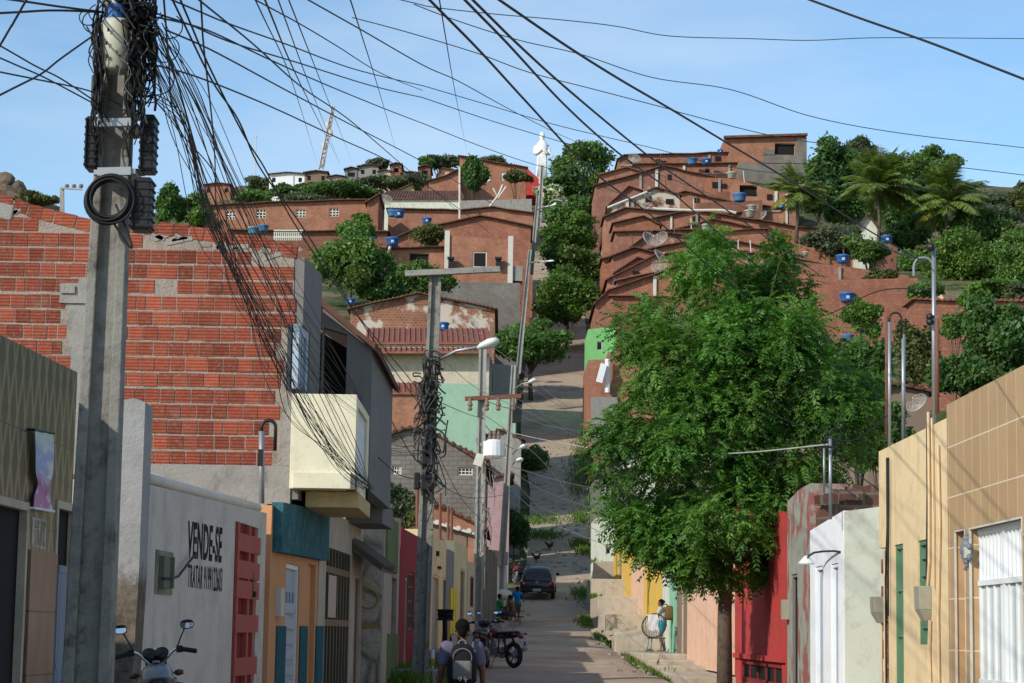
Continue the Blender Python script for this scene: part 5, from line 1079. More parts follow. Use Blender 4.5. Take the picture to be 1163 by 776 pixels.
for u,v,w,d,rx,ry,lab in ((737,274,22,206,1.0,.5,'wire dish on the left of the tangled pair above the eave'),(751,273,20,206,1.0,-.5,'wire dish facing away on the right of the tangled pair'),(748,293,20,200,.9,.7,'lower wire dish under the tangled pair'),(748,305,18,197,1.3,.2,'lowest wire dish on the sloping eave'),(733,223,15,246,.9,.9,'wire dish at the left end of the white pipe'),(720,181,14,300,1.0,.2,'wire dish against the sky on the highest flank'),(868,245,11,236,1.1,-.8,'small wire dish beside cream tanks'),(1043,460,26,62,.9,-.6,'large pale wire dish behind the steel masts'),(537,368,14,158,1.0,.6,'dish on the patched gable roof'),(546,384,12,140,1.1,.1,'rusty dish flat above the red tile band'),(437,228,16,250,1,.3,'wire dish at the left of the white walled house'),(735,236,13,246,.8,-.4,'wire dish lying under the white pipe')):
    if dp is None: t=dp=mkdish()
    else: t=copy_tree(dp)
    s=w/(2300/d)/2; t.scale=(s,s,s); t.location=PY(u,v,d); t.rotation_euler=(rx,ry*.6,ry); t['label']=lab; t['group']='satellite dishes on the roofs'
m=MB(); m.tube(catm([PY(u,v,234) for u,v in ((741,237),(760,238),(790,239),(820,239),(836,242))],3),.16,6); single(m,'roof_pipe',M['pvc'],'long pale pipe lying along the middle brick gables','pipe')
m=MB(); m.tube([PY(690,236,245),PY(735,218,245)],.14,6); single(m,'roof_pipe',M['pvc'],'white pipe up the plastered flank at the left of the row','pipe')
# ================================================================ cables
def cable(pts,d0,d1,r,lab,group,mat='cable',n=5,jit=0):
    pts=list(pts); ed=lambda p: p[1]<=0 or p[0]<=0 or p[0]>=1163
    def ext(a,b): t=(Vector(a)-Vector(b)).normalized()*240; return (a[0]+t.x,a[1]+t.y)
    ln=sum((Vector(pts[i+1])-Vector(pts[i])).length for i in range(len(pts)-1)); g=(1/d0-1/d1)*240/max(ln,300)
    if ed(pts[-1]): pts.append(ext(pts[-1],pts[-2])); d1=1/max(1/400,1/d1-g)
    if ed(pts[0]): pts.insert(0,ext(pts[0],pts[1])); d0=max(4.5,1/max(1/400,1/d0+g))
    q=catm([Vector((u,v,0)) for u,v in pts],8); s=[0]
    for i in range(1,len(q)): s.append(s[-1]+(q[i]-q[i-1]).length)
    P=[PY(p.x,p.y,1/((1-a/s[-1])/d0+(a/s[-1])/d1)) for p,a in zip(q,s)]
    m=MB(); m.tube(P,r,n); return single(m,'cable',M[mat],lab,'cable',group,True)
GF='cables fanning out from the thick pole'
sky_c=[([(195,0),(257,26),(324,50),(400,78),(482,98)],12.4,30),([(482,98),(560,121),(635,143),(740,168),(830,190),(960,205),(1094,219),(1163,224)],30,60),
 ([(176,15),(215,28),(262,48),(340,72),(420,97),(480,111)],12.4,28),([(480,111),(560,138),(640,162),(700,180),(800,218),(880,250)],28,60),
 ([(180,20),(234,34),(300,65),(360,92),(430,121),(482,141)],12.4,30),([(482,141),(540,164),(600,185),(660,202),(760,245)],30,62),
 ([(190,35),(240,57),(320,100),(395,140),(480,184),(560,232)],12.4,60),([(180,75),(225,88),(300,118),(380,155),(450,188),(525,240),(560,268)],12.4,62),
 ([(226,0),(285,48),(340,97),(395,135),(460,190),(520,240)],12.0,70),
 ([(290,0),(340,27),(382,52),(430,82),(480,103)],14,40),([(350,0),(412,35),(480,74),(520,92),(580,125),(640,155),(670,166)],15,60)]
for i,(p,a,b) in enumerate(sky_c): cable(p,a,b,.0068,'black cable running from the thick pole up across the sky','%s'%GF)
for i,p in enumerate([[(290,0),(327,80),(361,188)],[(301,0),(333,78),(387,188)],[(316,0),(348,88),(386,186)],[(328,0),(364,92),(400,185)],[(398,0),(428,95),(453,182)],[(499,0),(515,95),(531,176)]]):
    cable(p,9,320,.0045 if i!=1 else .006,'thin straight wire dropping steeply through the sky toward the hilltop','steep thin sky wires')
for p,lab in (([(488,0),(545,58),(600,118),(668,190),(740,245),(803,300),(870,352)],'leftmost of the three thick cables that plunge across the sky to the big tree'),([(528,0),(575,48),(640,118),(700,172),(760,216),(836,282),(880,318)],'middle of the three thick cables that plunge across the sky to the big tree'),([(537,0),(590,52),(650,106),(740,180),(810,228),(897,288),(930,312)],'rightmost of the three thick cables that plunge across the sky to the big tree')):
    cable(p,12,46,.0095,lab,None)
cable([(567,0),(640,50),(700,88),(760,123),(830,165),(900,207),(1000,270),(1054,300)],11,26.5,.0085,'thick cable from overhead down to the tallest galvanised mast',None)
cable([(920,0),(980,22),(1060,50),(1163,90)],9,8,.0055,'thick cable cutting the upper corner of the sky above the right houses',None)
for p,lab in (([(455,0),(490,8),(560,16),(640,23),(700,30),(760,41),(850,44),(920,46),(1000,43),(1163,44)],'thin sagging grey wire crossing the whole sky highest'),([(470,5),(520,24),(590,46),(660,62),(740,88),(830,102),(920,132),(1020,151),(1163,168)],'thin grey wire crossing the sky below the highest one'),([(400,20),(460,36),(540,60),(600,82),(680,103),(760,124),(780,130),(880,155),(975,169),(1060,186),(1163,199)],'lowest thin grey wire crossing the sky to the palms')):
    cable(p,22,30,.0062,lab,None,'cablegrey')
# big drooping bundle
rr=random.Random(11); GB='cables drooping in a bundle to the balcony'
for i in range(30):
    k=i/29; j=lambda s: rr.gauss(0,s)
    if i<18:
        p=[(176+j(4),55+rr.uniform(-20,60)),(205+j(6)+k*8,150+j(10)),(240+j(8),250+j(8)),(278+j(9),335+j(8)),(312+j(9),400+j(8)),(345+j(8),462+j(8)),(390+j(6),525+j(6)),(421+j(3),556+j(3))]; d1=27
    else:
        f=(i-18)/11; p=[(178+j(4),20+rr.uniform(-10,40)),(215+j(4)+f*12,110+j(6)),(262+j(5)+f*22,230+j(6)),(305+j(6)+f*32,330+j(6)),(345+j(5)+f*36,410-f*12+j(5)),(400+j(4)+f*16,480-f*14+j(4)),(440+j(3)+f*8,515-f*18),(484+j(2),520-f*40+j(4))]; d1=39.6
    cable(p,12.4,d1,rr.choice([.003,.0036,.0043]),'dark cable drooping in a thick bundle from the knotted pole head past the balcony',GB,'cable' if rr.random()<.8 else 'cablegrey',4)
for k in range(9):
    cable([(240+k*2,250),(280+k*4+rr.gauss(0,3),345),(320+k*6,430+rr.gauss(0,4)),(365+k*5,505),(421,550+k)],16.2,26.6,.0045,'dark cable drooping in a thick bundle from the knotted pole head past the balcony',GB,'cablegrey',4)
for p in ([(186,0),(191,60),(200,140),(245,200),(262,280)],[(175,20),(200,90),(232,200),(262,265),(292,332),(330,430)],[(205,0),(235,70),(275,150),(300,190),(335,255),(400,350),(465,430),(484,455)],[(228,0),(231,50),(240,130),(244,180),(246,235),(262,330)],[(196,0),(240,90),(270,135),(295,190),(345,260),(420,380),(484,470)]):
    cable(p,12.4,36,.0072,'thick black cable leaving the bundle to pass in front of the brick flank','loose thick cables before the brick flank')
for p in ([(0,52),(40,75),(70,90),(112,118)],[(0,66),(50,88),(105,117)],[(0,82),(40,90),(100,103),(138,120)]):
    cable(p,9,12.3,.0048,'cable sagging into the thick pole from the left edge of the picture'.replace('left edge of the picture','open sky beside it'),'cables reaching the pole from the open sky side')
cable([(0,108),(45,85),(70,66),(118,32)],9,12.3,.006,'single cable rising to the thick pole across the sagging ones',None)
cable([(0,15),(60,12),(115,14)],9.5,12.3,.007,'nearly level black cable joining the thick pole head from the open sky side',None)
cable([(15,0),(70,8),(118,14)],9.5,12.3,.007,'second nearly level cable meeting the thick pole head just above',None)
cable([(30,0),(14,28),(0,52)],9.5,9,.006,'short steep cable crossing the corner of sky beside the pole',None)
# pale cables over the road
GP='pale cables strung over the road'
for p,a,b in (([(583,492),(620,500),(690,512),(760,517),(850,514),(940,505)],90,31.5),([(495,400),(540,440),(600,468),(640,489),(672,504)],40,120),([(498,372),(560,395),(610,436),(672,482)],40,120),([(583,545),(612,575),(650,590),(690,608)],90,95),([(583,537),(615,556),(655,572),(690,580)],90,100),([(584,560),(610,582),(640,600),(690,620)],90,92),([(582,530),(630,545),(690,558)],90,104),([(548,470),(590,500),(630,540),(670,600)],70,100),([(600,438),(630,458),(672,484)],90,130),([(586,452),(630,478),(675,505)],90,130),([(586,470),(620,483),(672,492)],90,130)):
    cable(p,a,b,.014 if a>60 else .009,'pale sunlit cable strung over the dirt road between leaning poles',GP,'cablelight',4)  # the pale colour paints sunlight onto these cables
for p,a,b in (([(484,540),(530,565),(585,560)],40,90),([(495,455),(530,470),(549,475)],40,70),([(490,500),(520,560),(545,590)],40,70),([(551,455),(570,462),(584,465)],70,90),([(549,480),(566,500),(583,510)],70,90),([(585,425),(592,360),(600,300)],90,178),([(586,430),(596,350),(603,292)],90,178),([(430,520),(455,540),(486,545)],29,40),([(440,470),(470,520),(487,530)],34,40),([(700,180),(640,195),(608,240),(601,300)],300,178),([(945,492),(900,480),(840,450),(790,420),(720,380),(672,330)],31.5,130),([(938,508),(850,532),(760,545),(690,548)],31.5,85),([(945,520),(975,540),(998,556)],31.5,28.7),([(940,496),(970,500),(1010,470)],31.5,28.5),([(1060,330),(1000,330),(930,360),(870,352)],26.5,44),([(1060,300),(1000,280),(905,238)],26.5,80)):
    cable(p,a,b,.009 if a<60 else .014,'dark sagging cable linking roof risers and poles','dark cables between risers and poles')
# ================================================================ foliage
def leafmesh(name,C,A,B,col,mat,parent):
    "rhombic leaves: centres C, half length vectors A, half width vectors B"
    n=len(C); V=np.empty((n,4,3)); V[:,0]=C-A; V[:,1]=C+B-A*.15; V[:,2]=C+A; V[:,3]=C-B-A*.15
    off=np.array(parent.location) if parent else np.zeros(3); V-=off
    me=bpy.data.meshes.new(name); me.vertices.add(4*n); me.vertices.foreach_set('co',V.ravel()); me.loops.add(4*n); me.loops.foreach_set('vertex_index',np.arange(4*n,dtype=np.int32))
    me.polygons.add(n); me.polygons.foreach_set('loop_start',np.arange(0,4*n,4,dtype=np.int32)); me.polygons.foreach_set('loop_total',np.full(n,4,dtype=np.int32)); me.update(calc_edges=True)
    a=me.color_attributes.new('col','FLOAT_COLOR','POINT'); cc=np.ones((n,4,4)); cc[:,:,:3]=col[:,None,:]; a.data.foreach_set('color',cc.ravel())
    me.materials.append(mat); o=bpy.data.objects.new(name,me); COL.objects.link(o); o.parent=parent; return o
def unit(x): return x/np.maximum(1e-9,np.linalg.norm(x,axis=-1,keepdims=True))
def lobepts(lobes,n,shell=.55):
    L_=np.array([[*l[0],*l[1]] for l in lobes]); w=(L_[:,3]*L_[:,4]+L_[:,4]*L_[:,5]+L_[:,3]*L_[:,5]); w/=w.sum()
    k=rng.choice(len(L_),n,p=w); d=unit(rng.normal(size=(n,3))); r=np.where(rng.random(n)<shell,rng.uniform(.74,1.06,n),rng.random(n)**(1/3)*.9); r=np.where(rng.random(n)<.1,rng.uniform(1.0,1.38,n),r)
    return L_[k,:3]+d*r[:,None]*L_[k,3:6], d, k
LM={'leaf':leafmat('neem_leaves',(.09,.2,.036),.4),'dark':leafmat('dark_leaves',(.07,.14,.034)),'mid':leafmat('mid_leaves',(.10,.18,.04)),'bright':leafmat('bright_leaves',(.10,.19,.032)),'grey':leafmat('grey_green_leaves',(.09,.115,.06)),'olive':leafmat('olive_leaves',(.10,.115,.035)),'palm':leafmat('palm_leaves',(.18,.26,.065),.3),'dry':leafmat('dry_leaves',(.2,.13,.07)),'flower':leafmat('white_flowers',(.75,.75,.68)),'grass':leafmat('grass_blades',(.10,.17,.03))}
def clumpcols(k,nl,var=.25,per=.18):
    lc=rng.uniform(1-var,1+var,(nl,1))*np.array([[1,1,1]])+rng.uniform(-.12,.12,(nl,1))*np.array([[1,.2,0]]); n=len(k)
    return np.clip(lc[k]*(1+rng.normal(0,per,(n,1))),.25,2)
def bushleaves(lobes,n,size,mat,parent,name='crown',up=.35,shell=.6):
    C,d,k=lobepts(lobes,n,shell); nrm=unit(d*.6+rng.normal(size=(n,3))*.8+np.array([0,0,up])); a=unit(np.cross(nrm,rng.normal(size=(n,3)))); b=np.cross(nrm,a); s=size*rng.uniform(.6,1.3,(n,1))
    return leafmesh(name,C,a*s*.62,b*s*.34,clumpcols(k,len(lobes)),LM[mat],parent)
def sublobes(c,r,n,k0=.5,seed=0):
    q=random.Random(seed); out=[(c,(r[0]*.72,r[1]*.72,r[2]*.72))]
    for i in range(n):
        z=q.uniform(-.75,1); a=q.uniform(0,6.283); s=math.sqrt(max(0,1-z*z)); f=q.uniform(.5,.98); kk=k0*q.uniform(.45,1.05)
        out.append(((c[0]+r[0]*s*math.cos(a)*f,c[1]+r[1]*s*math.sin(a)*f,c[2]+r[2]*z*f),(r[0]*kk,r[1]*kk,r[2]*kk*.9)))
    return out
tseed=[0]
def tree(lab,u,v,ru,rv,d,mat,n,size,name='tree',cat='tree',nl=12,trunk=True,group=None,vb=None,k0=.45,base=None):
    tseed[0]+=1; c=PY(u,v,d); px=2300/d; rx,rz=ru/px,rv/px; gz=PY(u,vb,d).z if vb else min(G(c.x,c.y),c.z-rz*.9)
    t=thing(name,lab,cat,(c.x,c.y,gz),group); lobes=sublobes(c,(rx,rx*.9,rz),nl,k0,tseed[0]); bushleaves(lobes,n,size,mat,t)
    m=MB(); q=random.Random(tseed[0]); b=Vector((c.x,c.y,gz-.3)); h=c.z-gz; tr=max(.05,rx*.06)
    m.tube([b,b+Vector((q.uniform(-.1,.1)*rx,0,h*.5)),Vector((c.x,c.y,c.z))],[tr,tr*.75,tr*.4],7)
    for l in lobes[1:8]: m.tube([b+Vector((0,0,h*.55)),Vector(l[0])*.5+(b+Vector((0,0,h*.7)))*.5,Vector(l[0])],[tr*.55,tr*.35,tr*.12],5)
    m.build('trunk',M['trunk'] if not vb else M['trunk'],t,True); return t,lobes
# the big neem by the road --------------------------------------------------
def neem():
    D=41; px=2300/D; B=PY(823,792,D); t=thing('neem_tree','big feathery green tree with two tips growing before the bright red house','tree',B)
    L0=[(812,326,50,58),(810,286,20,30),(888,345,46,58),(882,296,20,32),(905,380,34,40),(725,374,44,36),(845,375,46,44),(748,352,22,16),(775,410,58,52),(850,420,62,60),(930,440,52,52),(740,478,56,50),(700,488,28,22),(820,500,70,58),(900,510,66,58),(962,470,34,46),(975,430,18,28),(752,550,46,44),(830,575,58,48),(905,560,50,40),(780,608,40,36),(733,612,26,24),(868,610,36,34),(690,570,20,15),(712,592,20,18),(880,628,20,18),(800,640,34,16),(680,500,12,10),(762,628,38,20),(842,640,46,30),(800,652,30,16),(886,645,24,22),(725,602,30,28),(690,528,20,20),(890,400,46,40),(820,420,40,40)]
    q=random.Random(6); lobes=[]
    for (u,v,a,b) in L0:
        c=PY(u,v,D+q.uniform(-1.0,1.0)*.9); r=(a/px,(a+b)/2/px*.85,b/px); lobes.append((tuple(c),tuple(x*.72 for x in r)))
        for i in range(5):
            an=q.uniform(0,6.283); cc=(c.x+math.cos(an)*r[0]*.78,c.y+q.uniform(-.8,.5)*r[1],c.z+math.sin(an)*r[2]*.78); k=q.uniform(.2,.42); lobes.append((cc,tuple(x*k for x in r)))
    n=14500; C,d,k=lobepts(lobes,n,.66); D0=unit(d*np.array([1,1,.55])+rng.normal(size=(n,3))*.45+np.array([0,0,-.28])); Ls=rng.uniform(.22,.42,n)
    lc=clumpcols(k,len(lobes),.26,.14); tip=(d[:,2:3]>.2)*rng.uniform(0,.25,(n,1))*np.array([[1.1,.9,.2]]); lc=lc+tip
    side=unit(np.cross(D0,np.array([0,0,1.])+rng.normal(size=(n,3))*.25)); up=np.cross(side,D0)
    Cs,As,Bs,Cl=[],[],[],[]; NP=6
    for j in range(NP):
        tt=(j+.6)/NP
        for sgn in (-1,1):
            ll=Ls*(.39-.13*tt)*rng.uniform(.85,1.15,n); ax=unit(side*sgn*.8+D0*.55-up*0.12-np.array([0,0,.28])*(.6+tt)+rng.normal(size=(n,3))*.12)
            root=C+D0*(Ls*tt)[:,None]-np.array([0,0,.5])*(Ls*tt*tt*.5)[:,None]
            Cs.append(root+ax*ll[:,None]*.5); As.append(ax*ll[:,None]*.5); w=unit(np.cross(ax,up+rng.normal(size=(n,3))*.3)); Bs.append(w*(ll*.2)[:,None]); Cl.append(lc*rng.uniform(.88,1.12,(n,1)))
    root=C+D0*Ls[:,None]-np.array([0,0,.5])*(Ls*.5)[:,None]; Cs.append(root); As.append(unit(D0-np.array([0,0,.5]))*(Ls*.12)[:,None]); Bs.append(side*(Ls*.04)[:,None]); Cl.append(lc)
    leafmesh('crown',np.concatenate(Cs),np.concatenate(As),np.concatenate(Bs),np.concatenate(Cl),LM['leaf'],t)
    m=MB(); P=[B-Vector((0,0,.4)),PY(823,700,D),PY(825,640,D),PY(827,580,D+.1),PY(822,480,D),PY(815,380,D)]; m.tube(catm(P,4),[.2+.0*i for i in range(4)]+[.165]*4+[.15]*4+[.12]*5+[.07]*4,10) if False else m.tube(P,[.17,.145,.13,.105,.08,.04],10)
    for (a,b_,c) in (((827,590),(860,500),(888,350)),((826,610),(780,540),(740,470)),((825,560),(790,460),(735,380)),((826,600),(880,540),(950,460)),((824,640),(860,620),(905,560)),((824,630),(790,610),(700,575)),((822,480),(850,420),(885,300)),((820,450),(806,380),(811,290))):
        m.tube(catm([PY(*a,D),PY(*b_,D-.3),PY(*c,D-.1)],4),[.055,.05,.045,.04,.034,.028,.022,.016,.01],6)
    for i in range(70):
        l=q.choice(lobes); a=Vector(l[0]); m.tube([a,a+Vector((q.uniform(-1,1)*l[1][0],q.uniform(-1,1)*l[1][1],q.uniform(-.4,1)*l[1][2]))],[.014,.005],4)
    m.build('trunk',M['trunk'],t,True)
neem()
# palms -------------------------------------------------------------------
def palm(lab,u,v,d,R,vb,seed,n=24):
    q=random.Random(seed); px=2300/d; H=PY(u,v,d); B=PY(u-2,vb,d); t=thing('palm_tree',lab,'palm tree',B); m=MB(); r=.2
    m.tube([B-Vector((0,0,2)),B.lerp(H,.5)+Vector((.2,0,0)),H],[r*1.4,r,r*.9],8); m.build('trunk',M['trunk'],t,True)
    Cs,As,Bs,Cl=[],[],[],[]; L_=R/px; mb=MB()
    for i in range(n):
        a=q.uniform(0,6.283); el=q.uniform(-.3,1.5); ln=L_*q.uniform(.8,1.08); dirv=Vector((math.cos(a)*math.cos(el),math.sin(a)*math.cos(el),math.sin(el))); p=H.copy(); st=ln/16; pts=[p.copy()]; c=q.uniform(.75,1.25); dry= el<-.1 and q.random()<.5
        for s in range(16):
            p=p+dirv*st; dirv=(dirv+Vector((0,0,-.05-.045*(s/16)))).normalized(); pts.append(p.copy())
            sd=dirv.cross(Vector((0,0,1)));
            if sd.length<.05: sd=Vector((1,0,0))
            sd.normalize(); lf=ln*.3*math.sin(math.pi*min(1,(s+2)/18))*1.15
            for g in (-1,1):
                for h in (0,.33,.66):
                    ax=(sd*g*.8+dirv*.6+Vector((0,0,-.35+q.uniform(-.15,.15)))).normalized()*lf*.5*q.uniform(.8,1.1); w=ax.cross(Vector((q.uniform(-.4,.4),q.uniform(-.4,.4),1))).normalized()*lf*.07; o=p-dirv*st*h
                    Cs.append(o+ax);As.append(ax);Bs.append(w); f=c*q.uniform(.85,1.15); Cl.append((f*1.8,f*1.2,f*.9) if dry else (f,f,f))
        mb.tube(pts[::3],.05,4)
    leafmesh('fronds',np.array(Cs),np.array(As),np.array(Bs),np.array(Cl),LM['palm'],t); mb.build('frond_ribs',M['stem'],t)
palm('middle palm, tallest, with a dry skirt of fronds',998,214,236,58,285,3,50)
palm('palm right of the middle one, leaning crown over green bushes',1074,230,236,56,290,5,46)
palm('palm beside the grey block house, left of the others',905,220,235,43,275,8,36)
palm('low palm clump inside the yard behind the big tree',945,395,90,44,470,12,14) if False else None
# hillside trees, one by one -------------------------------------------------
T_=[('round dark tree over the hedge row at the top beside the brick flanks',664,192,34,34,320,'mid',5200,.55,12),
('leafy tree just under the top of the hedge row',642,212,26,20,300,'dark',3000,.55,9),
('clipped dark green tree in the hedge row below the top',660,236,27,15,285,'dark',3000,.42,8),
('rounded light green tree in the hedge row, second from the top',648,266,36,27,262,'bright',5200,.42,12),
('dark tree in the hedge row between two lighter ones',646,300,38,25,246,'mid',5200,.42,12),
('large bright tree at the foot of the hedge row leaning over the road',643,340,37,32,218,'bright',6500,.36,14),
('dark spreading tree at the corner by the paved slope',604,390,48,26,186,'mid',6500,.32,12),
('columnar bushy tree standing dark before the brick wall',540,197,17,22,262,'dark',4200,.34,9),
('loose thin tree with open branches left of the statue',560,184,20,9,320,'grey',700,.5,6),
('big leafy tree in the gardens under the long brick house',398,300,46,40,176,'mid',9000,.32,16),
('bright small tree at the corner of the long brick house',408,262,22,16,198,'bright',3000,.36,9),
('rounded shrubby tree behind the bent grey roof pole',478,318,32,24,184,'mid',4200,.3,10),
('dark leafy tree between patched gable and windowed house',440,330,26,18,176,'dark',3600,.3,9),
('light green sapling beside the white walled house',436,238,11,12,256,'bright',1300,.4,6),
('weedy green bush on the ridge roof of the windowed house',484,268,22,12,216,'olive',2200,.3,8),
('bush below the red walled house',587,200,14,9,285,'olive',1600,.4,7),
('leafy tree at left skyline behind the thick pole',190,232,18,24,232,'dark',3000,.4,9),
('grey green tree at left skyline next to the drooping cables',222,238,24,20,235,'mid',3600,.4,10),
('bright bush under the drooping cables',226,246,18,14,232,'bright',2000,.36,7),
('dense dark tree beside the square topped house',945,196,32,36,262,'dark',5600,.45,12),
('tall dark tree behind the middle palm',975,172,22,18,275,'grey',2600,.5,9),
('round topped dense tree behind the right palm',1055,190,32,20,268,'mid',5200,.42,11),
('dark tree filling behind the palms',1030,235,34,34,262,'dark',4600,.5,12),
('broad dark tree on the skyline behind the two palms',1000,200,40,26,300,'mid',6000,.5,14),
('low skyline bush right of the round topped tree',1105,232,34,20,290,'grey',4000,.5,10),
('thin grey tree at the far right skyline',1125,245,36,22,250,'grey',3000,.5,10),
('olive tree at the far right skyline edge',1158,232,22,20,255,'olive',2600,.45,9),
('dark leafy mass under the right palm',1110,262,44,24,238,'dark',4600,.45,12),
('wide bright green bush right of the tall mast',1095,300,52,34,205,'bright',9500,.34,16),
('second wide bright bush reaching the right houses',1158,306,36,34,200,'mid',6500,.34,13),
('grey green bush under the palms beside white tank',945,276,34,20,226,'grey',4200,.36,11),
('round bush between the blue tank and the middle palm',985,284,26,16,218,'mid',3400,.34,9),
('fine leaved tree in the yard below the blue tank',982,362,22,26,108,'bright',3600,.16,9),
('papaya like tree with a bare stem before the garden wall',1108,342,20,11,112,'bright',1400,.2,8),
('leafy mango like tree in the corner above the tan tiles',1135,398,46,52,72,'dark',7500,.2,15),
('lower part of mango like foliage over the tan tiles',1095,425,32,26,68,'dark',4200,.18,10),
('small bush hanging over the garden wall',1085,372,18,16,112,'mid',1800,.18,8),
('brownish dry bush behind the steel masts',1042,408,26,40,80,'olive',4200,.17,11),
('dark tree filling the yard behind the big tree',975,440,40,60,62,'dark',7000,.17,13),
('shady bush behind the curled risers',1000,500,36,40,54,'dark',4600,.15,11),
('scrub bush by the pink house above the parked car',604,524,26,20,150,'mid',3600,.2,10),
('grey leaved shrub in the back yard behind the stone house',448,568,24,20,58,'grey',2600,.13,10),
('shrub among the back yard roofs',470,590,18,12,64,'olive',1400,.13,7),
('dark hedge along the left bank above the car',584,600,14,26,112,'dark',3000,.2,9),
('scrubby tree on the crest left of the leaning mast',300,212,24,10,340,'grey',2000,.5,9),
('dark trees clump under the crest huts',385,214,40,9,325,'dark',2600,.5,12),
('greyish bush clump below the crest huts at right',450,208,34,9,322,'grey',2200,.5,11),
('bare grey treetop over the crest huts',428,186,16,7,345,'grey',700,.5,6),
('bright palm like treetop at the crest end',484,184,10,6,340,'bright',700,.5,5),
('hazy grey trees on the skyline left of the brick gable',500,186,24,9,345,'grey',1600,.5,8),
('dark bush under the white painted hut',322,217,18,8,332,'dark',1600,.45,7),
('olive bush between white hut and stilted hut',350,216,16,8,331,'olive',1500,.45,7),
('green bush under the rusty roofed hut',378,222,20,9,328,'mid',1800,.45,7),
('wide dark bush below the slate hut',412,220,22,9,330,'dark',1900,.45,8),
('pale bush under the brown roofed hut',462,214,20,9,331,'grey',1800,.45,8),
('scrub bush on the slope below the leaning mast',345,228,34,9,318,'grey',2600,.45,9),
('low green bush above the long brick roof',292,226,24,9,315,'mid',2200,.45,8),
('dark tree at the left palm foot',930,226,24,22,252,'dark',3600,.4,10),
('mid green tree between left and middle palms',962,236,28,22,255,'mid',4000,.4,10),
('dark tree low between middle and right palms',1036,266,30,22,244,'dark',4000,.4,10),
('olive tree under the right palm crown',1066,286,24,16,226,'olive',3000,.36,9),
('mid green tree at the right skyline slope',1135,272,36,20,240,'mid',4200,.4,11),
('dark tree behind the wide bright bush',1160,280,26,20,232,'dark',3200,.4,9),
('bright bush at the end of the broad flank near the hilltop hut',1040,300,22,18,215,'bright',3200,.36,9),
('green bush along the garden wall top left',1050,330,20,12,140,'mid',2600,.24,8),
('leafy bush along the garden wall beside the wide bright bush',1128,330,34,13,140,'bright',4200,.24,10),
('grey bush at the right end of the garden wall',1165,335,26,12,138,'grey',2800,.24,8),
('weedy bush on the yard brick wall',1000,318,18,12,152,'olive',2200,.24,8),
('grey bush on the rocky corner beyond the brick flank',40,228,24,10,200,'olive',1600,.35,8)]
for lab,u,v,ru,rv,d,mt,n,sz,nl in T_:
    n=int(n*1.5); nl=int(nl*1.5)
    bush = rv<14 or 'bush' in lab or 'shrub' in lab
    tree(lab,u,v,ru,rv,d,mt,n,sz,name='bush' if ('bush' in lab or 'shrub' in lab) else 'tree',cat='bush' if ('bush' in lab or 'shrub' in lab) else 'tree',nl=nl)
t,lb=tree('rounded shrub covered with white flowers above the slope',627,228,20,16,270,'mid',2600,.36,name='flowering_shrub',cat='shrub',nl=9)
top_l=[((l[0][0],l[0][1]-.2,l[0][2]+l[1][2]*.25),l[1]) for l in lb]; bushleaves(top_l,520,.55,'flower',t,'flowers',1.0,.95)
# rock outcrop
m=MB(); q=random.Random(3)
for u,v,r in ((2,268,68),(6,208,12),(20,216,11),(31,224,8),(-14,206,14)):
    c=PY(u,v,205); R=r/11.2
    vs=[];fs=[]; bm=bmesh.new(); bmesh.ops.create_icosphere(bm,subdivisions=2,radius=R)
    for w in bm.verts: w.co*=q.uniform(.82,1.12)
    bm.verts.index_update(); m.add([w.co+c for w in bm.verts],[[w.index for w in f.verts] for f in bm.faces]); bm.free()
single(m,'rock_outcrop',M['rock'],'brown boulders on the hill corner above the brick flank','rocks')
# grass tufts and rubble along the road: nobody could count them
def grass(lab,spots,n,h):
    Cs=[];As=[];Bs=[];Cl=[]
    for i in range(n):
        x0,d,rx,rd=random.choice(spots); X=x0+random.gauss(0,rx); dd=d+random.gauss(0,rd); Y=dd*K; z=G(X,Y)
        for sg in RP:
            if sg[0]<=dd<=sg[1] and sg[2]<=X<=sg[3]: z=sg[6]
        hh=h*random.uniform(.4,1.2); a=Vector((random.gauss(0,.35),random.gauss(0,.35),1)).normalized()*hh/2; w=a.cross(Vector((random.gauss(0,1),random.gauss(0,1),.1))).normalized()*hh*.09
        Cs.append(Vector((X,Y,z))+a);As.append(a);Bs.append(w);f=random.uniform(.6,1.3);Cl.append((f,f,f*.9))
    o=leafmesh('grass',np.array(Cs),np.array(As),np.array(Bs),np.array(Cl),LM['grass'],None); tag(o,lab,'grass',kind='stuff')
def sp(u,v,rx,rd,d): p=PY(u,v,d); return (p.x,d,rx,rd)
grass('tufts of bright grass along the stepped right pavement edge',[(3.85,53,.16,1.0),(3.8,50,.14,.7),(3.75,57,.12,.7),(3.6,86,.2,1.2),(3.9,99,.3,1.6),(3.5,71,.12,.8)],3800,.26)
grass('weeds growing beside the pole and stone house',[(-1.9,38.5,.25,.5),(-1.2,43,.3,1.2),(-1.0,46,.2,1),(-2,41,.2,.8)],1500,.4)
grass('patchy weeds over the steep dirt track',[(5.3,143,.5,4),(5.9,150,.5,4),(2.2,127,.9,1),(4.9,128,.3,1.2),(4.5,117,.3,1.2),(2.4,121,.6,.8),(6.2,157,.5,4)],4600,.36)
m=MB(); q=random.Random(8)
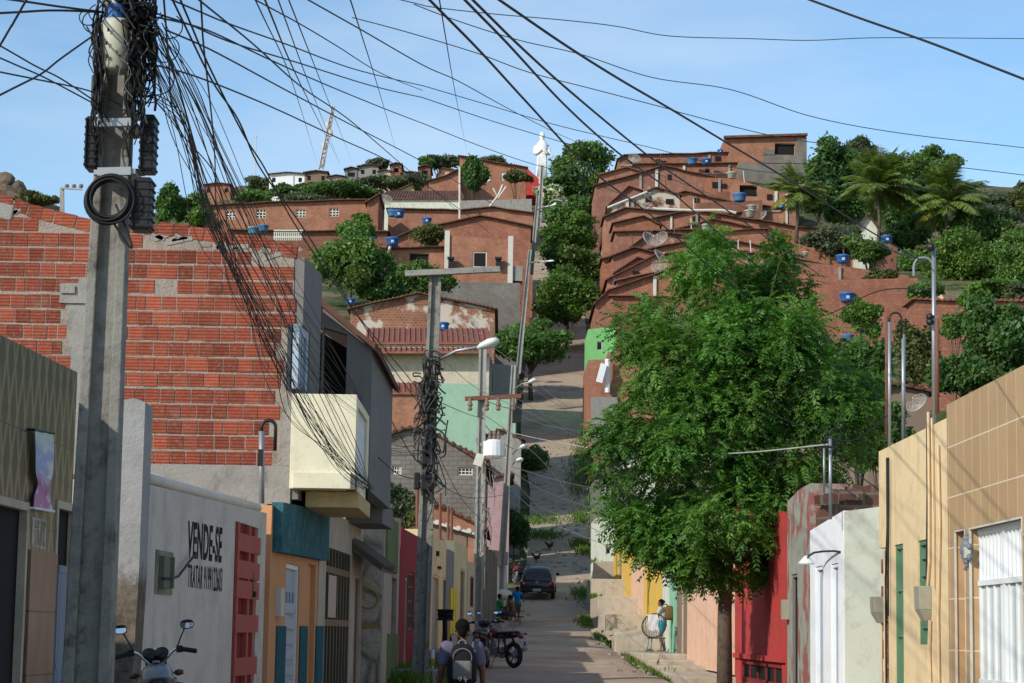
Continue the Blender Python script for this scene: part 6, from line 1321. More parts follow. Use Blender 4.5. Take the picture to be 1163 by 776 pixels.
for i in range(380):
    d=q.choice([q.uniform(46,66),q.uniform(66,100),q.uniform(100,165),q.uniform(100,165)]); a=float(np.interp(d,[r[0] for r in RD],[r[1] for r in RD])); b=float(np.interp(d,[r[0] for r in RD],[r[2] for r in RD]))
    X=q.choice([b-q.random()**2*1.0,a+q.random()**2*.8]) if d<100 else q.uniform(a,b); s=q.uniform(.03,.13)*(1 if d<100 else 1.8)
    m.box((X,d*K,G(X,d*K)+s*.2),(s,s*q.uniform(.6,1.4),s*.6),Matrix.Rotation(q.uniform(0,3),3,'Z')@Matrix.Rotation(q.uniform(-.4,.4),3,'X'))
o=m.build('rubble',M['conc'] ,None); tag(o,'loose stones and rubble scattered over the dirt road','rubble',kind='stuff')
# broken pavement slabs tipping into the road
m=MB()
for u,v,d,w,l,tilt in ((700,725,70,.9,2.2,.25),(690,708,76,.8,2.0,.3),(712,733,66,.8,2,.2),(687,690,84,.9,2.2,.25),(688,672,92,.9,2.5,.25),(705,718,72,.7,1.6,.1)):
    p=PY(u,v,d); m.box((p.x,p.y,prof(p.y)+.28),(w,l,.12),Matrix.Rotation(-tilt,3,'Y')@Matrix.Rotation(.2,3,'Z'))
o=m.build('broken_slabs',M['step'],None); tag(o,kind='structure')
# chickens on the slope
# ================================================================ vehicles
PT={k:plain(k,c,r,0,.5,.06) for k,c,r in (('bike_silver',(.2,.205,.215),.3),('bike_black',(.014,.014,.016),.25),('bike_red',(.13,.008,.012),.25),('car_paint',(.018,.017,.018),.22))}
M['mirror']=plain('mirror_glass',(.75,.78,.8),.03,1,var=0); M['redlens']=plain('red_lens',(.35,.015,.012),.2,spec=.6,var=.05); M['amber']=plain('amber_lens',(.12,.035,.012),.3); M['platem']=plain('plate_grey',(.35,.36,.36),.4)
def motorcycle(label,paint,loc,rz,lean=0.06,tail='bike_black'):
    t=thing('motorcycle',label,'motorcycle'); V=Vector
    RX=Matrix.Rotation(math.pi/2,3,'Y')
    for y,w in ((.64,.042),(-.62,.055)):
        m=MB(); m.torus((0,y,.3),.245,w,RX,32,10); wh=m.build('wheel',M['rubber'],t,True)
        m=MB(); m.torus((0,y,.3),.2,.016,RX,28,6); m.lathe([(.05,-.05),(.06,0),(.05,.05)],(0,y,.3),12,RX)
        for k in range(6):
            a=k*math.pi/3; m.bar((0,y+.04*math.cos(a),.3+.04*math.sin(a)),(0,y+.2*math.cos(a),.3+.2*math.sin(a)),.03,.02)
        m.build('rim',M['steel'],wh)
        m=MB(); m.lathe([(.11,-.008),(.11,.008)],(.06,y,.3),16,RX); m.build('brake_disc',M['chrome'],wh)
    m=MB()
    m.box((0,.02,.36),(.24,.34,.22)); m.lathe([(.085,0),(.085,.06),(.1,.06),(.1,.08),(.085,.08),(.085,.12),(.1,.12),(.1,.14),(.085,.14),(.085,.22),(.06,.26)],(0,.12,.42),12,Matrix.Rotation(-.5,3,'X')); m.lathe([(.09,-.15),(.11,-.13),(.11,.13),(.09,.15)],(0,-.03,.36),14,RX)
    m.build('engine',M['slate'],t,bevel=.01)
    m=MB()
    for s in (-1,1):
        m.tube([(s*.03,.38,.9),(s*.07,.1,.72),(s*.1,-.2,.66),(s*.12,-.62,.78)],.018,7); m.tube([(s*.09,-.2,.66),(s*.1,-.15,.36),(s*.11,-.62,.3)],.02,7)
        m.tube([(s*.13,-.6,.32),(s*.14,-.42,.66)],.03,8)
    m.tube([(0,.38,.88),(0,.3,.5),(0,.05,.27),(0,-.15,.3)],.025,7); m.build('frame',M['black'],t,True)
    m=MB()
    for s in (-1,1): m.tube([(s*.09,.64,.3),(s*.09,.46,.66),(s*.085,.36,.92)],[.03,.028,.022],8)
    m.build('fork',M['chrome'],t,True)
    m=MB(); m.loft([(V((0,.42,.8)),V((.05,0,0)),V((0,.02,.05))),(V((0,.36,.83)),V((.13,0,0)),V((0,.03,.1))),(V((0,.22,.84)),V((.155,0,0)),V((0,.0,.125))),(V((0,.05,.8)),V((.135,0,0)),V((0,0,.11))),(V((0,-.08,.75)),V((.09,0,0)),V((0,0,.06)))],16,2.4); m.lathe([(.035,0),(.035,.02)],(0,.2,.962),12); tk=m.build('tank',PT[paint],t,True)
    m=MB()
    for s in (-1,1): m.loft([(V((s*.13,.42,.72)),V((.02,0,0)),V((0,0,.03))),(V((s*.17,.3,.74)),V((.03,0,0)),V((0,0,.09))),(V((s*.15,.12,.72)),V((.02,0,0)),V((0,0,.05)))],10)
    m.build('shroud',PT[paint],t,True)
    m=MB(); m.loft([(V((0,.0,.8)),V((.08,0,0)),V((0,0,.03))),(V((0,-.12,.79)),V((.13,0,0)),V((0,0,.045))),(V((0,-.35,.8)),V((.15,0,0)),V((0,0,.05))),(V((0,-.48,.8)),V((.13,0,0)),V((0,0,.05))),(V((0,-.72,.81)),V((.11,0,0)),V((0,0,.045))),(V((0,-.8,.81)),V((.06,0,0)),V((0,0,.03)))],14,2.6); m.build('seat',M['black'],t,True)
    m=MB(); m.loft([(V((0,-.3,.7)),V((.14,0,0)),V((0,0,.05))),(V((0,-.6,.73)),V((.12,0,0)),V((0,0,.05))),(V((0,-.86,.76)),V((.08,0,0)),V((0,0,.04)))],12,2.5); m.build('tail_cowl',PT[tail if tail in PT else paint],t,True)
    m=MB(); m.loft([(V((0,-.86,.75)),V((.075,0,0)),V((0,0,.035))),(V((0,-.92,.74)),V((.06,0,0)),V((0,0,.028)))],10,3); m.build('tail_light',M['redlens'],t,True)
    m=MB(); m.tube([(0,-.8,.8),(0,-.95,.66),(0,-1.02,.52)],.05,6); 
    pts=[(0,-.62+.36*math.cos(a),.3+.36*math.sin(a)) for a in (1.9,2.3,2.7,3.0)]; m.build('rear_fender',M['black'],t)
    m=MB(); m.box((0,-1.02,.6),(.2,.012,.16),Matrix.Rotation(-.35,3,'X')); m.build('licence_plate',M['platem'],t)
    m=MB(); vs=[]
    for k in range(9):
        a=math.pi*.15+k*.2
        for x in (-.06,.06): vs.append((x,.64-.32*math.cos(a)*-1,.3+.32*math.sin(a)))
    m.add(vs,[(2*i,2*i+1,2*i+3,2*i+2) for i in range(8)]); m.build('front_fender',PT[paint],t,True)
    m=MB(); m.tube([(.1,.2,.42),(.14,.05,.22),(.16,-.3,.27)],.022,8); m.tube([(.16,-.28,.27),(.19,-.5,.33),(.2,-.85,.46)],[.04,.055,.05],12); m.build('exhaust',M['steel'],t,True)
    m=MB(); hb=[(-.36,.2,1.04),(-.2,.26,1.07),(-.11,.33,1.0),(-.04,.35,.94),(.04,.35,.94),(.11,.33,1.0),(.2,.26,1.07),(.36,.2,1.04)]; m.tube(catm(hb,4),.013,8); h=m.build('handlebar',M['chrome'],t,True)
    for s in (-1,1):
        m=MB(); m.tube([(s*.24,.245,1.065),(s*.38,.19,1.035)],.021,8); m.box((s*.225,.25,1.065),(.06,.05,.06)); m.tube([(s*.24,.3,1.06),(s*.37,.26,1.03)],.008,5); m.build('grip',M['rubber'],h)
    m=MB(); m.lathe([(.03,0),(.062,.03),(.065,.07)],(-.06,.40,1.0),14,Matrix.Rotation(.75,3,'X')); m.lathe([(.03,0),(.062,.03),(.065,.07)],(.06,.40,1.0),14,Matrix.Rotation(.75,3,'X')); m.box((0,.41,.98),(.2,.06,.1)); m.build('gauge_cluster',M['black'],t,True)
    m=MB(); m.loft([(V((0,.42,.93)),V((.07,0,0)),V((0,0,.07))),(V((0,.5,.92)),V((.1,0,0)),V((0,0,.1))),(V((0,.55,.9)),V((.09,0,0)),V((0,0,.085)))],14,2.5); hl=m.build('headlight',M['black'],t,True)
    m=MB(); m.lathe([(.075,0),(.05,.03),(.01,.035)],(0,.545,.9),14,Matrix.Rotation(-math.pi/2,3,'X')); m.build('lens',M['glass'],hl,True)
    for s in (-1,1):
        m=MB(); m.tube([(s*.2,.26,1.07),(s*.24,.28,1.16),(s*.29,.29,1.25)],.007,6); m.loft([(V((s*.30,.31,1.27)),V((.05,0,0)),V((0,0,.03))),(V((s*.31,.295,1.275)),V((.065,0,0)),V((0,0,.042))),(V((s*.31,.275,1.275)),V((.062,0,0)),V((0,0,.04)))],16,2.6); mi=m.build('mirror',M['black'],t,True)
        m=MB(); m.loft([(V((s*.31,.272,1.275)),V((.056,0,0)),V((0,0.013,.034))),(V((s*.31,.270,1.275)),V((.055,0,0)),V((0,0.013,.033)))],16,2.6); m.build('mirror_glass',M['mirror'],mi)
        m=MB(); m.tube([(s*.09,.44,.86),(s*.2,.43,.86)],.01,5); m.loft([(V((s*.17,.43,.86)),V((0,.02,0)),V((0,0,.02))),(V((s*.2,.43,.86)),V((0,.035,0)),V((0,0,.03))),(V((s*.25,.43,.86)),V((0,.02,0)),V((0,0,.02)))],8); m.build('turn_signal',M['amber'],t,True); m=MB(); m.tube([(s*.08,-.84,.78),(s*.16,-.85,.78)],.01,5); m.loft([(V((s*.14,-.85,.78)),V((0,.02,0)),V((0,0,.02))),(V((s*.17,-.85,.78)),V((0,.035,0)),V((0,0,.03))),(V((s*.22,-.85,.78)),V((0,.02,0)),V((0,0,.02)))],8); m.build('turn_signal',M['amber'],t,True)
    m=MB(); m.tube([(-.1,-.05,.25),(-.28,-.1,.02)],.012,6); m.tube([(-.15,.1,.28),(-.28,.1,.28)],.018,6); m.tube([(.15,.1,.28),(.28,.1,.28)],.018,6); m.build('stand',M['steel'],t)
    t.location=loc; t.rotation_euler=(0,-lean,rz); return t
p=PY(183,735,16.6); motorcycle('silver and black motorcycle parked against the white sale wall, mirrors up','bike_silver',(p.x+.10,p.y-.3,.33),math.radians(9),.10); bpy.data.objects['motorcycle'].scale=(.86,.86,.92)
p=PY(551,760,46.5); motorcycle('black motorcycle with upright plate, nearer the man of the parked pair','bike_black',(p.x-.05,p.y,prof(p.y)),math.radians(-8),.05)
p=PY(570,757,47.5); motorcycle('red tank motorcycle at the road side, tail toward the road','bike_red',(p.x-.1,p.y,prof(p.y)),math.radians(38),.05)
p=PY(596,668,103); motorcycle('dark red motorcycle standing beyond the parked car','bike_red',(p.x-.3,p.y,prof(p.y)),math.radians(20),.05)
def car():
    p=PY(612,682,97); t=thing('parked_car','small black hatchback seen from behind, parked on the dirt road','car',(0,0,0)); V=Vector
    S_=[(-1.86,.66,.50,.76,1.0),(-1.8,.80,.36,.86,1.0),(-1.5,.83,.3,.92,1.0),(-.8,.835,.26,.93,1.0),(.2,.835,.26,.92,1),(.9,.83,.28,.9,1),(1.5,.8,.3,.82,1),(1.85,.72,.36,.7,1),(1.95,.6,.42,.6,1)]
    m=MB(); m.loft([(V((0,y,(a+b)/2)),V((w,0,0)),V((0,0,(b-a)/2))) for y,w,a,b,_ in S_],28,4.5); b=m.build('body',PT['car_paint'],t,True)
    m=MB(); m.loft([(V((0,-1.68,.9)),V((.70,0,0)),V((0,0,.04))),(V((0,-1.55,1.0)),V((.7,0,0)),V((0,0,.14))),(V((0,-1.2,1.14)),V((.66,0,0)),V((0,0,.27))),(V((0,-.5,1.17)),V((.63,0,0)),V((0,0,.3))),(V((0,.1,1.15)),V((.63,0,0)),V((0,0,.28))),(V((0,.6,1.0)),V((.66,0,0)),V((0,0,.14))),(V((0,.85,.9)),V((.68,0,0)),V((0,0,.03)))],24,4); m.build('cabin',PT['car_paint'],t,True)
    m=MB(); m.hexa([V(q) for q in ((-.58,-1.64,.98),(.58,-1.64,.98),(.58,-1.6,.99),(-.58,-1.6,.99),(-.52,-1.27,1.36),(.52,-1.27,1.36),(.52,-1.2,1.37),(-.52,-1.2,1.37))]); m.build('rear_window',M['glass'],t)
    for s in (-1,1):
        m=MB(); m.hexa([V((s*x,y,z)) for x,y,z in ((.685,-1.1,.97),(.685,.45,.97),(.64,.45,.97),(.64,-1.1,.97),(.655,-.95,1.34),(.655,.02,1.34),(.6,.02,1.34),(.6,-.95,1.34))]); m.build('side_window',M['glass'],t)
        m=MB(); m.loft([(V((s*.68,-1.885,.8)),V((.12,0,0)),V((0,0,.1))),(V((s*.7,-1.78,.8)),V((.13,0,0)),V((0,0,.11)))],14,5); tl=m.build('tail_light',M['redlens'],t,True)
        m=MB(); m.box((s*.62,-1.892,.79),(.1,.01,.06)); m.build('reverse_lens',M['platem'],tl)
        m=MB(); m.loft([(V((s*.86,.55,.98)),V((.04,0,0)),V((0,0,.05))),(V((s*.93,.52,.99)),V((.08,0,0)),V((0,0,.07))),(V((s*.94,.48,.99)),V((.07,0,0)),V((0,0,.06)))],10); m.build('side_mirror',M['black'],t,True)
        for y in (-1.15,1.2):
            m=MB(); R=Matrix.Rotation(math.pi/2,3,'Y'); m.lathe([(.2,-.09),(.28,-.085),(.295,-.05),(.295,.05),(.28,.085),(.2,.09)],(s*.74,y,.295),24,R); w=m.build('wheel',M['rubber'],t,True)
            m=MB(); m.lathe([(.02,-.1),(.19,-.095),(.19,.095),(.02,.1)],(s*.74,y,.295),16,R); m.build('rim',M['steel'],w)
    m=MB(); m.loft([(V((0,-1.93,.45)),V((.72,0,0)),V((0,0,.1))),(V((0,-1.82,.47)),V((.81,0,0)),V((0,0,.14)))],24,5); m.build('bumper',M['black'],t,True)
    m=MB(); m.box((0,-1.945,.5),(.4,.012,.13)); m.build('licence_plate',M['platem'],t)
    m=MB(); m.torus((0,-1.885,.86),.06,.009,Matrix.Rotation(math.pi/2,3,'X'),20,6); 
    for a,bq in (((-.035,.9),(-.012,.82)),((-.012,.82),(0,.86)),((0,.86),(.012,.82)),((.012,.82),(.035,.9))): m.tube([(a[0],-1.885,a[1]),(bq[0],-1.885,bq[1])],.006,4)
    m.build('badge',M['chrome'],t)
    m=MB(); m.box((-.2,-1.94,.37),(.45,.02,.035)); m.box((.35,-1.94,.38),(.2,.02,.03)); m.build('chrome_strip',M['chrome'],t)
    m=MB(); m.tube([(-.3,-1.62,1.02),(.1,-1.5,1.13)],.01,5); m.build('wiper',M['black'],t)
    Yc=97*K+1.9; sl=math.atan((prof(Yc+1.2)-prof(Yc-1.2))/2.4); t.location=(p.x,Yc,prof(Yc)+.02); t.rotation_euler=(sl,0,math.radians(-3))
car()
# ================================================================ people
def fused(segs,name,mat,parent,vox=.012,sm=6):
    "one continuous surface from tapered round segments"
    bm=bmesh.new()
    def add(m): 
        vs=[bm.verts.new(v) for v in m.v]; [bm.faces.new([vs[i] for i in f]) for f in m.f]
    for s in segs:
        a,ra,b,rb=Vector(s[0]),s[1],Vector(s[2]),s[3]; sq=s[4] if len(s)>4 else 1; m=MB(); n=10; pts=[];R=[]; d=(b-a); ln=d.length; d=d.normalized() if ln>1e-6 else Vector((0,0,1))
        for k in range(4): an=math.pi/2*(1-k/4); pts.append(a-d*ra*math.sin(an)*.999); R.append(max(.0005,ra*math.cos(an)))
        for k in range(0,5): pts.append(a.lerp(b,k/4)); R.append(ra+(rb-ra)*k/4)
        for k in range(1,5): an=math.pi/2*k/4; pts.append(b+d*rb*math.sin(an)*.999); R.append(max(.0005,rb*math.cos(an)))
        m.tube(pts,R,n)
        if sq!=1:
            c=(a+b)/2; m.v=[((v[0]-c.x)*sq+c.x if isinstance(sq,(int,float)) else v[0],v[1],v[2]) for v in m.v]
        add(m)
    me=bpy.data.meshes.new('tmp'); bmesh.ops.recalc_face_normals(bm,faces=bm.faces); bm.to_mesh(me); bm.free()
    o=bpy.data.objects.new('tmp',me); COL.objects.link(o); r=o.modifiers.new('r','REMESH'); r.mode='VOXEL'; r.voxel_size=vox; r.use_smooth_shade=True
    s=o.modifiers.new('s','SMOOTH'); s.iterations=sm; s.factor=.5
    bpy.context.view_layer.update(); me2=bpy.data.meshes.new_from_object(o.evaluated_get(bpy.context.evaluated_depsgraph_get())); bpy.data.objects.remove(o)
    me2.name=name; me2.materials.clear(); me2.materials.append(mat); me2.polygons.foreach_set('use_smooth',[True]*len(me2.polygons)); o=bpy.data.objects.new(name,me2); COL.objects.link(o); o.parent=parent; return o
SK={'a':plain('skin_brown',(.20,.095,.055),.5,var=.06),'b':plain('skin_dark',(.12,.058,.035),.5,var=.06)}
CL=lambda n,c: plain(n,c,.9,0,.1,.15,8)
def hand(sg,w,d,s,r=.009):
    "palm and five curled fingers below the wrist w, arm direction d"
    d=Vector(d).normalized(); f=Vector((0,1,0)); f=(f-d*f.dot(d)).normalized(); inn=Vector((-s,0,0)); inn=(inn-d*inn.dot(d)-f*inn.dot(f)).normalized(); c=Vector(w)+d*.05
    sg.append((w,.026,c,.03))
    for k,(o,l) in enumerate(((-.03,.058),(-.01,.07),(.01,.075),(.03,.068))):
        a=c+f*o+d*.025; b=a+d*l*.55+inn*.006; e=b+d*l*.4+inn*.03; sg.append((a,r,b,r*.95)); sg.append((b,r*.95,e,r*.75))
    a=c+f*.03-d*.01; b=a+f*.03+d*.03+inn*.01; e=b+d*.03+f*.004; sg.append((a,r*1.15,b,r)); sg.append((b,r,e,r*.8))
def person(label,loc,rz,J,skin,clothes,hair=True,vox=.014,hands=True,sc=1):
    "J: joints in metres, local frame facing +Y"
    t=thing('person',label,'person'); g=lambda k: Vector(J[k]); sg=[]
    hd=g('head'); nk=g('neck'); fd=Vector(J.get('face',(0,1,0))).normalized(); 
    sg+=[(g('pelvis'),.125,g('belly'),.12),(g('belly'),.12,g('chest'),.135),(g('chest'),.13,g('chest')+Vector((0,0,.09)),.10),(g('chest')+Vector((0,0,.1)),.06,nk,.055),(nk,.052,hd-Vector((0,0,.05)),.055)]
    sg+=[(hd+Vector((0,0,.03))-fd*.015,.088,hd+Vector((0,0,.045))-fd*.02,.088),(hd-Vector((0,0,.05))+fd*.02,.062,hd-Vector((0,0,.075))+fd*.03,.045),(hd+fd*.09-Vector((0,0,.015)),.014,hd+fd*.085+Vector((0,0,.02)),.008),(hd+fd*.086-Vector((0,0,.052)),.011,hd+fd*.086-Vector((0,0,.054)),.011)]
    sx=fd.cross(Z).normalized()
    for s in (-1,1): sg.append((hd+sx*.088*s-fd*.005+Vector((0,0,.015)),.018,hd+sx*.092*s-fd*.005-Vector((0,0,.012)),.013))
    for s,q in ((-1,'l'),(1,'r')):
        sh,el,wr=g('sh'+q),g('el'+q),g('wr'+q); hp,kn,an=g('hip'+q),g('kn'+q),g('an'+q)
        sg+=[(g('chest')+Vector((0,0,.09)),.08,sh,.062),(sh,.058,el,.042),(el,.042,wr,.028)]
        if hands: hand(sg,wr,wr-el,s)
        fo=Vector(J.get('foot',(0,1,0))); sg+=[(g('pelvis'),.11,hp,.1),(hp,.092,kn,.058),(kn,.056,an,.036),(an-Vector((0,0,.03)),.036,an+fo*.15-Vector((0,0,.05)),.028)]
    fused(sg,'body',SK[skin],t,vox)
    for nm,mt,cs in clothes(J,g): fused(cs,nm,mt,t,vox)
    if hair:
        h=[(hd+Vector((0,0,.05))-fd*.025,.094,hd+Vector((0,0,.058))-fd*.03,.092),(hd-fd*.055,.062,hd-Vector((0,0,.03))-fd*.052,.055)]
        if J.get('bun'): h.append((hd+Vector((0,0,.06))-fd*.11,.05,hd+Vector((0,0,.05))-fd*.13,.045))
        fused(h,'hair',plain('black_hair',(.009,.008,.007),.95,0,.05),t,vox*.8)
        m=MB()
        for s in (-1,1): m.sphere(hd+sx*.033*s+fd*.079+Vector((0,0,.012)),.011,8)
        m.local=True; m.build('eyes',M['dark'],t,True)
    t.location=loc; t.rotation_euler=(0,0,rz); t.scale=(sc,sc,sc); return t
ST=dict(pelvis=(0,0,.95),belly=(0,.01,1.08),chest=(0,0,1.26),neck=(0,0,1.47),head=(0,.015,1.60),shl=(-.19,0,1.40),shr=(.19,0,1.40),ell=(-.25,-.02,1.12),elr=(.25,-.02,1.12),wrl=(-.265,.06,.87),wrr=(.265,.06,.87),hipl=(-.09,0,.9),hipr=(.09,0,.9),knl=(-.1,.03,.5),knr=(.1,.05,.5),anl=(-.1,-.08,.09),anr=(.1,.12,.09))
def shirt(mat,sleeve=.65,long=0,name='shirt',grow=.018):
    def f(J,g):
        c=[(g('pelvis')-Vector((0,0,.02)),.125+grow,g('belly'),.125+grow),(g('belly'),.122+grow,g('chest'),.137+grow),(g('chest'),.135+grow,g('chest')+Vector((0,0,.09)),.105+grow),(g('chest')+Vector((0,0,.09)),.07+grow,g('neck')-Vector((0,0,.03)),.05+grow*.6)]
        for q in 'lr': c+=[(g('chest')+Vector((0,0,.09)),.085+grow,g('sh'+q),.064+grow),(g('sh'+q),.062+grow,g('sh'+q).lerp(g('el'+q),sleeve),.056+grow)]
        return (name,mat,c)
    return f
def pants(mat,length=1.6,name='trousers',grow=.014):
    def f(J,g):
        c=[(g('pelvis')+Vector((0,0,.04)),.125+grow,g('pelvis')-Vector((0,0,.03)),.12+grow)]
        for q in 'lr':
            hp,kn,an=g('hip'+q),g('kn'+q),g('an'+q); c+=[(g('pelvis'),.11+grow,hp,.1+grow)]
            if length<=1: c.append((hp,.095+grow,hp.lerp(kn,length),.075+grow))
            else: c+=[(hp,.095+grow,kn,.064+grow),(kn,.062+grow,kn.lerp(an,length-1),.05+grow)]
        return (name,mat,c)
    return f
def wear(*fs): return lambda J,g: [f(J,g) for f in fs]
def shoes(mat):
    def f(J,g):
        c=[]
        for q in 'lr': a=g('an'+q); c.append((a-Vector((0,.03,.045)),.045,a+Vector(J.get('foot',(0,1,0)))*.16-Vector((0,0,.05)),.036))
        return ('shoes',mat,c)
    return f
# man with rucksack
Jm=dict(ST); p=PY(525,727,25); gz=G(p.x,p.y)
ps=person('man walking away wearing a black and grey rucksack over a purple grey polo shirt',(p.x,p.y,gz-.09),math.radians(2),Jm,'b',wear(shirt(CL('polo_lilac',(.125,.115,.175)),.62),pants(CL('dark_jeans',(.03,.032,.045))),shoes(CL('dark_shoes',(.02,.02,.02)))),vox=.011)
ps['label']='man walking away, black and grey rucksack over a purple grey polo shirt'
def pack():
    t=thing('rucksack','black rucksack with grey front pocket worn by the walking man','rucksack'); V=Vector
    m=MB(); m.loft([(V((0,-.24,.93)),V((.13,0,0)),V((0,.08,0))),(V((0,-.255,.98)),V((.165,0,0)),V((0,.115,0))),(V((0,-.26,1.12)),V((.17,0,0)),V((0,.12,0))),(V((0,-.25,1.28)),V((.16,0,0)),V((0,.105,0))),(V((0,-.235,1.39)),V((.125,0,0)),V((0,.085,0))),(V((0,-.22,1.44)),V((.07,0,0)),V((0,.04,0)))],18,2.8); m.local=True; m.build('bag',CL('rucksack_black',(.016,.016,.018)),t,True)
    m=MB(); m.loft([(V((0,-.37,1.0)),V((.09,0,0)),V((0,.03,0))),(V((0,-.385,1.03)),V((.115,0,0)),V((0,.035,0))),(V((0,-.385,1.2)),V((.115,0,0)),V((0,.035,0))),(V((0,-.37,1.24)),V((.1,0,0)),V((0,.03,0)))],14,3.5); m.local=True; m.build('pocket',CL('rucksack_grey',(.15,.15,.15)),t,True)
    m=MB(); m.loft([(V((0,-.37,.95)),V((.11,0,0)),V((0,.03,0))),(V((0,-.39,.97)),V((.12,0,0)),V((0,.03,0))),(V((0,-.385,1.06)),V((.10,0,0)),V((0,.03,0))),(V((0,-.37,1.1)),V((.06,0,0)),V((0,.02,0)))],14,2.5); m.local=True; lp=m.build('lower_pocket',CL('rucksack_black_pocket',(.012,.012,.013)),t,True)
    m=MB(); m.tube(catm([V(q) for q in ((-.05,-.425,1.02),(-.03,-.425,1.045),(-.01,-.425,1.03),(-.03,-.425,1.0))],4),.007,5); m.tube([V((.03,-.425,1.05)),V((.045,-.425,.985))],.007,5); m.tube([V((.02,-.425,1.02)),V((.065,-.425,1.015))],.007,5); m.local=True; m.build('emblem',M['ltank'],lp)
    for s in (-1,1):
        m=MB(); P=catm([V(q) for q in ((s*.08,-.2,1.42),(s*.10,-.1,1.52),(s*.115,.0,1.535),(s*.125,.13,1.46),(s*.14,.175,1.3),(s*.15,.12,1.08),(s*.15,-.15,1.0))],5)
        for i in range(len(P)-1): m.bar(P[i],P[i+1]+(P[i+1]-P[i])*.15,.065,.016,V((s*.3,-1,.6)) if i<8 else V((0,1,0)))
        m.local=True; m.build('strap',CL('strap_grey',(.055,.052,.05)),t)
    m=MB(); m.tube(catm([V(q) for q in ((-.11,-.335,1.2),(-.1,-.36,1.33),(0,-.35,1.385),(.1,-.36,1.33),(.11,-.33,1.2))],5),.006,5); m.tube(catm([V(q) for q in ((-.05,-.2,1.43),(-.03,-.2,1.48),(.03,-.2,1.48),(.05,-.2,1.43))],4),.009,6); m.local=True; m.build('zip',M['cableg2'],t)
    t.location=ps.location; t.rotation_euler=ps.rotation_euler
pack()
# boy in blue, standing; two seated figures
Jb=dict(ST); Jb.update(ell=(-.24,.05,1.13),wrl=(-.2,.22,1.0),elr=(.3,.02,1.18),wrr=(.36,.12,1.0))
p=PY(587,712,86); person('boy standing in blue sleeveless shirt and brown shorts beside the seated group',(p.x,p.y,prof(p.y)+.01),math.radians(15),Jb,'b',wear(shirt(CL('blue_tank_top',(.01,.16,.42)),.15,grow=.025),pants(CL('brown_shorts',(.09,.065,.045)),.95)),vox=.02,sc=.86)
SI=dict(pelvis=(0,0,.5),belly=(0,.03,.64),chest=(0,.08,.82),neck=(0,.12,1.02),head=(0,.15,1.15),shl=(-.19,.08,.96),shr=(.19,.08,.96),ell=(-.24,.16,.7),elr=(.24,.16,.7),wrl=(-.15,.38,.62),wrr=(.15,.38,.62),hipl=(-.09,.03,.47),hipr=(.09,.03,.47),knl=(-.14,.42,.47),knr=(.14,.42,.47),anl=(-.13,.4,.08),anr=(.13,.42,.08))
def bench(lab,x,y,z,rz):
    t=thing('bench',lab,'bench',(x,y,z),rz=rz); m=MB(); m.box((0,0,.36),(1.5,.34,.05)); m.local=True; m.build('seat',M['wood'],t)
    for s in (-.6,.6):
        m=MB(); m.box((s,0,.17),(.08,.3,.335)); m.local=True; m.build('leg',M['conc'],t)
p=PY(571,712,84); bx,by=p.x+.12,p.y+.7; bench('low rough bench under the seated pair',bx,by,prof(by),0)
person('seated person in bright green shirt and blue shorts on the low bench',(bx-.38,by,prof(by)-.0),math.radians(-60),SI,'b',wear(shirt(CL('green_shirt',(.03,.28,.06)),.6),pants(CL('blue_shorts',(.02,.03,.12)),.9)),vox=.02)
SI2=dict(SI); SI2.update(head=(.03,.2,1.12),wrl=(-.1,.44,.75))
person('bare chested seated person in brown shorts between green shirt and blue shirt',(bx+.3,by-.05,prof(by)),math.radians(60),SI2,'b',wear(pants(CL('dull_brown_shorts',(.1,.06,.045)),.9)),vox=.02)
p=PY(574,676,90); t=thing('tarp_bundle','white cloth bundle piled behind the seated pair','bundle',(p.x,p.y,prof(p.y))); m=MB(); q=random.Random(2)
for i in range(6): m.sphere(Vector((p.x+q.uniform(-.5,.4),p.y+q.uniform(-.2,.3),prof(p.y)+q.uniform(.3,1.05))),q.uniform(.25,.4),10,(1,1,.6))
m.build('cloth',M['offwhite'],t,True)
# woman on the raised pavement, with rucksack and round chair
Jw=dict(ST); Jw.update(ell=(-.16,.16,1.13),wrl=(-.1,.36,1.06),elr=(.2,.18,1.14),wrr=(.1,.38,1.04),neck=(0,.04,1.46),head=(0,.07,1.585),bun=1,knl=(-.08,.02,.5),knr=(.08,.1,.5),anr=(.08,-.05,.09),anl=(-.1,.0,.09))
p=PY(752,741,64); wx,wy=p.x,p.y
person('woman standing in teal skirt on the raised pavement, facing the round chair',(wx,wy,.95),math.radians(65),Jw,'a',wear(shirt(CL('pale_top',(.5,.45,.42)),.4,grow=.02),pants(CL('teal_skirt',(.04,.26,.33)),.45,'skirt',.03)),vox=.018,sc=.96)
t=thing('shoulder_bag','olive brown bag slung on the back of the woman','bag',(wx+.2,wy-.12,1.95)); m=MB(); V=Vector
m.loft([(V((.02,-.02,.0)),V((.1,0,0)),V((0,.08,0))),(V((.04,-.02,.12)),V((.17,0,0)),V((0,.12,0))),(V((.03,-.02,.34)),V((.16,0,0)),V((0,.11,0))),(V((0,0,.45)),V((.08,0,0)),V((0,.05,0)))],14,2.6); m.local=True; m.build('bag',CL('olive_bag',(.13,.085,.035)),t,True)
m=MB(); m.tube(catm([V(q) for q in ((0,0,.42),(-.12,0,.5),(-.24,.03,.4),(-.24,.05,.2),(-.1,.02,.05))],4),.018,5); m.local=True; m.build('strap',CL('olive_strap',(.1,.07,.03)),t)
